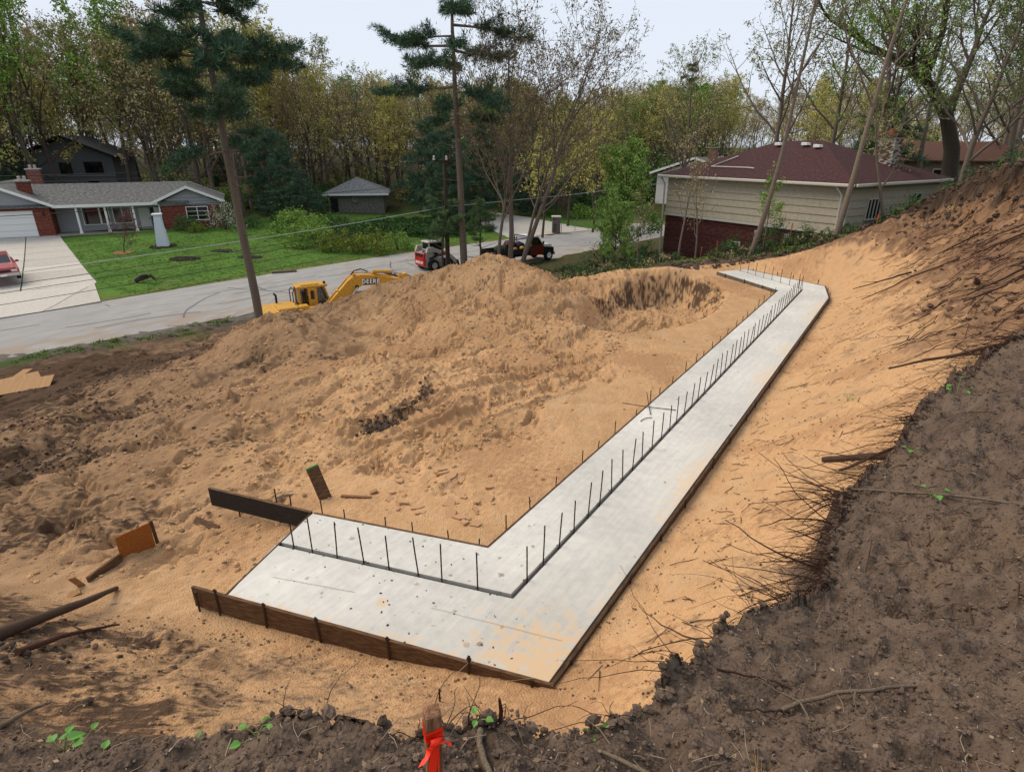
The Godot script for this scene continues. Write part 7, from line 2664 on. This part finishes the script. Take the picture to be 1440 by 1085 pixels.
func power_line():
	var wood := mat("pole wood", Color(0.36, 0.32, 0.28), 0.95, {"tex": "bark", "scale": Vector3(3, 0.5, 3)})
	var wire := mat("black wire", Color(0.07, 0.07, 0.075), 0.6)
	var glint := mat("bare wire", Color(0.66, 0.67, 0.66), 0.5)
	var p := thing("utility_pole", "dark utility pole rising between the young pines at the street", "utility pole", Vector3(-4.35, -3.4, -40.0))
	var b := MB.new()
	b.rod(Vector3(0, -0.3, 0), Vector3(0.1, 7.9, 0), 0.17, 9, 0.12)
	obj("pole", b, wood, p)
	bx("crossarm", Vector3(1.7, 0.11, 0.1), Vector3(0.2, 7.55, 0.16), wood, p, 0.01, Transform3D(Basis(Vector3.UP, 0.3), Vector3.ZERO))
	for x in [-0.55, 0.2, 0.95]:
		var ins := MB.new()
		ins.lathe(PackedVector2Array([Vector2(0.0, 0), Vector2(0.07, 0), Vector2(0.09, 0.08), Vector2(0.05, 0.1), Vector2(0.08, 0.2), Vector2(0.03, 0.26), Vector2(0, 0.26)]), 9, Transform3D(Basis(), Vector3(x, 7.6, 0.16 - x * 0.3)))
		obj("insulator", ins, mat("porcelain", Color(0.82, 0.82, 0.8), 0.3), p)
	# wires to the next pole, out of sight on the left
	var far := Vector3(-46.0, 0, -5.0)
	var rows := [[7.8, 8.6, 0.015, wire, "uppermost power wire over the woods"], [7.6, 8.2, 0.013, wire, "second power wire over the woods"], [6.3, 6.9, 0.015, wire, "power wire across the ranch house roof"], [4.75, 3.4, 0.016, glint, "pale thick cable sagging across the front lawn"], [4.3, 2.9, 0.014, wire, "dark wire just under the pale cable"], [4.05, 2.55, 0.013, wire, "second dark wire under the pale cable"], [3.6, 2.0, 0.013, wire, "third dark wire under the pale cable"], [3.1, 1.3, 0.013, wire, "lowest dark wire across the driveway"]]
	for r in rows:
		var a := Vector3(-4.3, -3.4 + r[0], -40.0)
		var c := Vector3(far.x, -3.4 + r[1], far.z)
		var pts := PackedVector3Array()
		var rad := PackedFloat32Array()
		for k in 25:
			var u := k / 24.0
			pts.append(Vector3(0, 0, 0).lerp(c - a, u) - Vector3(0, 1.0 * 4.0 * u * (1.0 - u) * 0.9, 0))
			rad.append(r[2])
		var w := MB.new()
		w.tube(pts, rad, 5)
		var o := obj("overhead_wire", w, r[3])
		tag(o, r[4], "wire", "wires from the utility pole")
		o.position = a
	# one more span on to the right
	var w2 := MB.new()
	w2.tube(PackedVector3Array([Vector3.ZERO, Vector3(9, 0.1, -9), Vector3(24, 0.8, -22)]), PackedFloat32Array([0.022, 0.022, 0.022]), 5)
	var o2 := obj("overhead_wire", w2, glint)
	tag(o2, "pale wire running right from the utility pole behind the budded stems", "wire", "wires from the utility pole")
	o2.position = Vector3(-4.3, 1.35, -40.0)


func rim_point(t: float) -> Array:
	# a place along the right hand rim and the way out over the dig
	var i := int(t)
	var a := rim[i]
	var b := rim[mini(i + 1, rim.size() - 1)]
	var p := Vector2(a.x, a.y).lerp(Vector2(b.x, b.y), t - i)
	var d := Vector2(b.x - a.x, b.y - a.y).normalized()
	return [p, Vector2(-d.y, d.x)]


func root_path(p: Vector2, out: Vector2, l: float, g: RandomNumberGenerator, drop: float, up := 0.0) -> PackedVector3Array:
	var from := ground_at(p.x - out.x * 0.08, p.y - out.y * 0.08)
	var q := from - Vector3(0, g.randf_range(0.02, 0.3), 0)
	var pts := PackedVector3Array([q])
	var d := Vector3(out.x, up, -out.y).rotated(Vector3.UP, g.randfn(0.0, 0.5))
	for k in 7:
		d = (d + Vector3(g.randf_range(-0.3, 0.3), g.randf_range(-0.25, 0.2) - drop, g.randf_range(-0.3, 0.3))).normalized()
		q += d * l / 7.0
		survey(q.x, -q.z)
		if q.y < s_h + 0.008:
			q.y = s_h + 0.008
		pts.append(q)
	return pts


func roots():
	var g := RandomNumberGenerator.new()
	g.seed = 909
	var m := mat("root brown", Color(0.30, 0.185, 0.14), 0.9, {"tex": "bark", "scale": Vector3.ONE * 6.0})
	var m2 := mat("root pale", Color(0.46, 0.35, 0.27), 0.9, {"tex": "bark", "scale": Vector3.ONE * 6.0})
	# the thick ones, one by one
	for k in 143:
		var t := g.randf_range(12.6, 19.4) if k < 140 else g.randf_range(11.0, 12.5)
		var r := rim_point(t)
		var l := 0.25 + 0.85 * pow(g.randf(), 1.4)
		var pts := root_path(r[0], r[1], l, g, 0.03, g.randf_range(-0.35, 0.1))
		var rad := PackedFloat32Array()
		var r0 := 0.003 + 0.009 * pow(g.randf(), 2.0)
		for e in pts.size():
			rad.append(lerpf(r0, 0.003, e / float(pts.size() - 1)))
		var base := pts[0]
		for e in pts.size():
			pts[e] -= base
		var b := MB.new()
		b.tube(pts, rad, 6)
		var o := obj("exposed_root", b, m if k % 3 else m2)
		tag(o, "bare root sticking out of the " + ("right hand rim" if k < 140 else "near rim"), "root", "roots along the cut rim")
		o.position = base
	# the hair-thin ones as a mat
	var b2 := MB.new()
	var bank_hair := MB.new()
	for k in 900:
		var t := g.randf_range(12.4, 19.6) if k < 850 else g.randf_range(3.0, 12.4)
		var r := rim_point(t)
		var pts := root_path(r[0], r[1], 0.12 + 0.7 * pow(g.randf(), 2.0), g, g.randf_range(-0.02, 0.2))
		var rad := PackedFloat32Array()
		for e in pts.size():
			rad.append(lerpf(0.003, 0.001, e / float(pts.size() - 1)))
		b2.tube(pts, rad, 3, false)
	var o2 := obj("root_hair", b2, m)
	for k in 420:
		var r := rim_point(g.randf_range(19.8, 25.6))
		var pts := root_path(r[0] - r[1] * g.randf_range(-0.5, 0.5), r[1], 0.3 + 1.1 * pow(g.randf(), 2.0), g, g.randf_range(0.05, 0.4))
		var rad := PackedFloat32Array()
		for e in pts.size():
			rad.append(lerpf(0.012, 0.004, e / float(pts.size() - 1)) * g.randf_range(0.6, 1.3))
		bank_hair.tube(pts, rad, 3, false)
	tag(obj("root_hair", bank_hair, m), "dark torn roots hanging from the top of the right hand bank", "roots", "", "stuff")
	tag(o2, "mat of fine red brown roots hanging from the cut rim", "roots", "", "stuff")
	# litter of twigs on the sand slope and fibres on the far bank
	var b3 := MB.new()
	for k in 620:
		var a := Vector2(0.37, 4.37).lerp(Vector2(11.3, 20.7), pow(g.randf(), 1.5))
		var c := a + Vector2(0.83, -0.556) * g.randf_range(0.25, 3.4)
		if nb.get_noise_2d(c.x * 0.7, c.y * 0.7) < -0.05:
			continue
		var ang := g.randf_range(-1.2, 2.2)
		var l := g.randf_range(0.05, 0.35)
		var pts := PackedVector3Array()
		var rad := PackedFloat32Array()
		for e in 4:
			var q := c + Vector2(cos(ang), sin(ang)) * l * e / 3.0
			pts.append(ground_at(q.x, q.y, 0.006 + g.randf_range(0, 0.02)))
			rad.append(g.randf_range(0.002, 0.006))
		b3.tube(pts, rad, 4, false)
	tag(obj("twig_litter", b3, bark_litter()), "fine twigs and root scraps scattered on the sand slope", "twigs", "", "stuff")
	var b4 := MB.new()
	for k in 1500:
		var p := Vector2(g.randf_range(8.0, 16.6), g.randf_range(9.5, 26.5))
		survey(p.x, p.y)
		if s_in < 0.9 or s_toe < 1.9 + g.randf_range(0, 1.5) or s_sd < -3.6:
			continue
		var dn := Vector2(-0.83, 0.556).rotated(g.randf_range(-1.3, 1.3))
		var l := g.randf_range(0.15, 1.0)
		var pts := PackedVector3Array()
		var rad := PackedFloat32Array()
		for e in 6:
			var q := p + dn * l * e / 5.0 + Vector2(g.randf_range(-0.09, 0.09), g.randf_range(-0.09, 0.09))
			pts.append(ground_at(q.x, q.y, 0.02 + g.randf_range(0.0, 0.07)))
			rad.append(lerpf(0.010, 0.004, e / 5.0) * g.randf_range(0.5, 1.3))
		b4.tube(pts, rad, 4, false)
	tag(obj("bank_roots", b4, m), "tangle of torn roots lying down the right hand bank", "roots", "", "stuff")
	for k in 16:
		var p := Vector2(g.randf_range(9.5, 15.8), g.randf_range(11.0, 24.0))
		survey(p.x, p.y)
		if s_in < 0.9 or s_toe < 2.2:
			continue
		var dn := Vector2(-0.83, 0.556).rotated(g.randf_range(-0.9, 0.5)) * g.randf_range(1.0, 2.4)
		lying("torn_root", "torn root lying down the brown right hand bank", "root", m if k % 2 else m2, p, p + dn, 0.035, 0.012, 0.06, 0.12, 0.06, 2, "torn roots on the right hand bank")


func bark_litter() -> Material:
	return mat("litter brown", Color(0.27, 0.19, 0.145), 0.95)


func clod_field(called: String, label: String, count: int, m: Material, pick: Callable, sd: int):
	var g := RandomNumberGenerator.new()
	g.seed = sd
	var b := MB.new()
	b.clod(Vector3(1, 0.7, 0.85), g, 0.3)
	var mm := MultiMesh.new()
	mm.transform_format = MultiMesh.TRANSFORM_3D
	mm.use_colors = true
	mm.mesh = b.mesh()
	var rows := []
	for k in count:
		var r = pick.call(g)
		if r == null:
			continue
		rows.append(r)
	mm.instance_count = rows.size()
	for k in rows.size():
		var r = rows[k]
		mm.set_instance_transform(k, Transform3D(Basis.from_euler(Vector3(g.randf_range(-0.5, 0.5), g.randf_range(0, TAU), g.randf_range(-0.5, 0.5))).scaled(Vector3(r[1], r[1] * g.randf_range(0.6, 1.0), r[1])), r[0]))
		mm.set_instance_color(k, r[2])
	var o := MultiMeshInstance3D.new()
	o.name = named(called)
	o.multimesh = mm
	o.material_override = m
	add_child(o)
	tag(o, label, called.split("_")[-1], "", "stuff")


func build_scatter():
	var m := mat("clod", Color.WHITE, 0.95, {"vc": true, "spec": 0.2, "tex": "grain", "scale": Vector3.ONE * 2.0})
	# crumbs on the near topsoil: smaller and denser close by
	clod_field("soil_clods", "crumbs and clods of dark topsoil on the near ground", 60000, m, func(g):
		var a: float = g.randf_range(-1.0, 1.0)
		var d := 1.0 + 7.0 * pow(g.randf(), 1.6)
		var x := a * d * 1.45
		var f := d
		survey(x, f)
		if s_in > 0.35:
			return null
		var s := 0.0025 + 0.013 * pow(g.randf(), 6.0) + 0.0011 * d
		if g.randf() < 0.012:
			return [Vector3(x, s_h + 0.002, -f), 0.004, Color(0.55, 0.5, 0.42)]
		return [Vector3(x, s_h + s * 0.2, -f), s, SOIL * g.randf_range(0.7, 1.35)], 31)
	# lumps along the broken lip
	clod_field("rim_clods", "lumps of topsoil broken from the cut rim", 7000, m, func(g):
		var t: float = g.randf_range(2.0, 19.8) if g.randf() < 0.7 else g.randf_range(20.0, 28.0)
		var r := rim_point(t)
		var p: Vector2 = r[0] + r[1] * (g.randf_range(-0.10, 0.22) if t < 19.9 else g.randf_range(-0.4, 1.0))
		survey(p.x, p.y)
		var s := (0.006 + 0.026 * pow(g.randf(), 4.0)) * (1.0 if t < 19.9 else 4.0)
		return [Vector3(p.x, s_h + s * 0.3, -p.y), s, SOIL * g.randf_range(0.5, 1.2)], 32)
	# crumbled sand in the churned part of the dig
	clod_field("sand_crumbs", "crumbled lumps of sand in the churned part of the dig", 40000, m, func(g):
		var x: float = g.randf_range(-14.0, 7.0)
		var f := 6.5 + 18.0 * pow(g.randf(), 1.2)
		survey(x, f)
		if s_in < 0.9 or (x < -3.4 and s_toe > -3.0 and g.randf() > 0.35) or (s_toe > -2.0 and x > -3.4) or (s_toe > -3.8 and x > -3.4 and g.randf() > 0.06) or nb.get_noise_2d(x * 0.8, f * 0.8) < -0.22:
			return null
		var s := 0.010 + 0.045 * pow(g.randf(), 4.0)
		var c: Color = SAND.lerp(SOIL * 1.4, clampf(s_smut * 1.2 + (0.5 if g.randf() < 0.12 else 0.0), 0, 1)) * g.randf_range(0.7, 1.1)
		return [Vector3(x, s_h + s * 0.2, -f), s, c], 33)
	clod_field("bank_clods", "lumps of brown earth on the torn right hand bank", 5000, m, func(g):
		var x: float = g.randf_range(8.0, 17.0)
		var f: float = g.randf_range(9.0, 27.0)
		survey(x, f)
		if s_in < 0.8 or s_toe < 2.2 + g.randf_range(0.0, 1.6) or nc.get_noise_2d(x * 4.0, f * 4.0) < -0.1:
			return null
		var s := 0.015 + 0.11 * pow(g.randf(), 5.0)
		return [Vector3(x, s_h + s * 0.2, -f), s, Color(0.235, 0.135, 0.085).lerp(SOIL * 0.7, g.randf()) * g.randf_range(0.6, 1.2)], 36)
	# black lumps in the dark patch and on the left
	clod_field("black_clods", "black topsoil lumps lying on the sand", 4200, m, func(g):
		var q: Array = smut[[0, 7, 8, 9, 9, 1, 11, 0, 4, 11, 1][g.randi() % 11]]
		var x: float = q[0] + g.randfn(0.0, 0.6) * q[2]
		var f: float = q[1] + g.randfn(0.0, 0.6) * q[3]
		survey(x, f)
		var s := 0.008 + 0.045 * pow(g.randf(), 4.0)
		return [Vector3(x, s_h + s * 0.3, -f), s, SOIL * g.randf_range(0.4, 1.0)], 34)
	clod_field("slope_crumbs", "crumbs of topsoil fallen onto the sand slopes", 16000, m, func(g):
		var t: float = pow(g.randf(), 1.4)
		var a: Vector2 = Vector2(0.37, 4.37).lerp(Vector2(11.3, 20.7), t) + Vector2(0.83, -0.556) * g.randf_range(0.02, 4.0)
		if g.randf() < 0.4:
			a = Vector2(g.randf_range(-5.5, 0.3), g.randf_range(1.9, 5.6))
		survey(a.x, a.y)
		if s_in < 0.8 or s_toe < 0.05 or nb.get_noise_2d(a.x * 0.9, a.y * 0.9 + 5.0) < 0.02:
			return null
		var s := 0.004 + 0.018 * pow(g.randf(), 4.0)
		return [Vector3(a.x, s_h + s * 0.2, -a.y), s, SOIL.lerp(SAND, g.randf_range(0.0, 0.5)) * g.randf_range(0.6, 1.1)], 35)
	# dead leaves and twig ends strewn over the topsoil
	var g2 := RandomNumberGenerator.new()
	g2.seed = 77
	var lb := MB.new()
	var tb := MB.new()
	for k in 5200:
		var d := 1.0 + 7.5 * pow(g2.randf(), 1.4)
		var x := g2.randf_range(-1.0, 1.0) * d * 1.4
		if k > 3600:
			x = g2.randf_range(-6.5, -1.0)
			d = g2.randf_range(2.0, 5.6)
		survey(x, d)
		if s_in > 0.5 and g2.randf() < (0.97 if x > -0.6 else 0.5):
			continue
		var at := Vector3(x, s_h + 0.006, -d)
		var dir := Vector3(g2.randf_range(-1, 1), g2.randf_range(-0.1, 0.35), g2.randf_range(-1, 1)).normalized()
		if k % 3 == 0:
			lb.col = Color(0.24, 0.165, 0.10) * g2.randf_range(0.5, 1.5)
			var l := g2.randf_range(0.012, 0.035)
			lb.leaf(at, dir * l, dir.cross(Vector3(g2.randf_range(-0.5, 0.5), 1, 0)).normalized() * l * 0.28)
		else:
			var l := 0.02 + 0.12 * pow(g2.randf(), 3.0)
			var bend := Vector3(g2.randf_range(-0.2, 0.2), 0.1, g2.randf_range(-0.2, 0.2)) * l
			tb.col = Color(0.30, 0.225, 0.16) * g2.randf_range(0.35, 1.4)
			tb.tube(PackedVector3Array([at, at + dir * l * 0.5 + bend, at + dir * l]), PackedFloat32Array([0.0022, 0.0018, 0.0010]), 3, false)
	tag(obj("dead_leaves", lb, mat("dead leaf", Color.WHITE, 0.9, {"vc": true, "both": true})), "dead brown leaf scraps on the near topsoil", "leaves", "", "stuff")
	tag(obj("twig_ends", tb, mat("twig end", Color.WHITE, 0.9, {"vc": true})), "short twig ends strewn over the near topsoil", "twigs", "", "stuff")
	# turf: lawn grass across the street and scraps on the verge
	var gm := mat("grass blade", Color.WHITE, 0.8, {"vc": true, "both": true, "back": Color(0.06, 0.12, 0.01)})
	for kind in 2:
		var g := RandomNumberGenerator.new()
		g.seed = 500 + kind
		var b := MB.new()
		for k in 9:
			var a := g.randf_range(0, TAU)
			var o := Vector3(cos(a), 0, sin(a)) * g.randf_range(0.0, 0.16)
			b.col = Color(0.10, 0.215, 0.030) * g.randf_range(0.6, 1.4) if kind == 0 else Color(0.13, 0.18, 0.04) * g.randf_range(0.6, 1.4)
			b.leaf(o, Vector3(cos(a) * 0.06, g.randf_range(0.07, 0.13), sin(a) * 0.06), Vector3(-sin(a), 0, cos(a)) * 0.022)
		var mm := MultiMesh.new()
		mm.transform_format = MultiMesh.TRANSFORM_3D
		mm.mesh = b.mesh()
		var rows := []
		for k in (42000 if kind == 0 else 16000):
			var p := Vector2(g.randf_range(-48, 16), g.randf_range(30, 66))
			if kind == 1:
				p = Vector2(g.randf_range(-26, -8), g.randf_range(14, 33)) if k % 2 else Vector2(g.randf_range(1, 17), g.randf_range(27, 42))
			var n := road_n(p.x, p.y)
			var s := road_s(p.x, p.y)
			if kind == 0 and (n < far_edge(s) + 0.1 or n > 66.0 or s < 2.5 or (p - Vector2(-36, 59)).length() < 5.0 or (s > 38.0 and s < 53.0)):
				continue
			if kind == 0 and Geometry2D.is_point_in_polygon(p, PackedVector2Array([Vector2(-41.7, 55.6), Vector2(-60, 50), Vector2(-36, 25), Vector2(-22.4, 34.0), Vector2(-24.4, 36.2), Vector2(-27.1, 38.6)])):
				continue
			survey(p.x, p.y)
			if kind == 1 and (s_in > 0.3 or n > 32.2 or na.get_noise_2d(p.x * 0.8, p.y * 0.8) < (0.08 if k % 2 else -0.1)):
				continue
			rows.append(Vector3(p.x, s_h - 0.01, -p.y))
		mm.instance_count = rows.size()
		for k in rows.size():
			mm.set_instance_transform(k, Transform3D(Basis(Vector3.UP, g.randf_range(0, TAU)).scaled(Vector3.ONE * (g.randf_range(0.35, 0.75) if kind == 0 else g.randf_range(0.6, 1.3))), rows[k]))
		var o := MultiMeshInstance3D.new()
		o.name = "lawn_grass" if kind == 0 else "verge_grass"
		o.multimesh = mm
		o.material_override = gm
		add_child(o)
		tag(o, "mown green lawn grass across the street" if kind == 0 else "scraps of rough grass on the verge and below the house", "grass", "", "stuff")
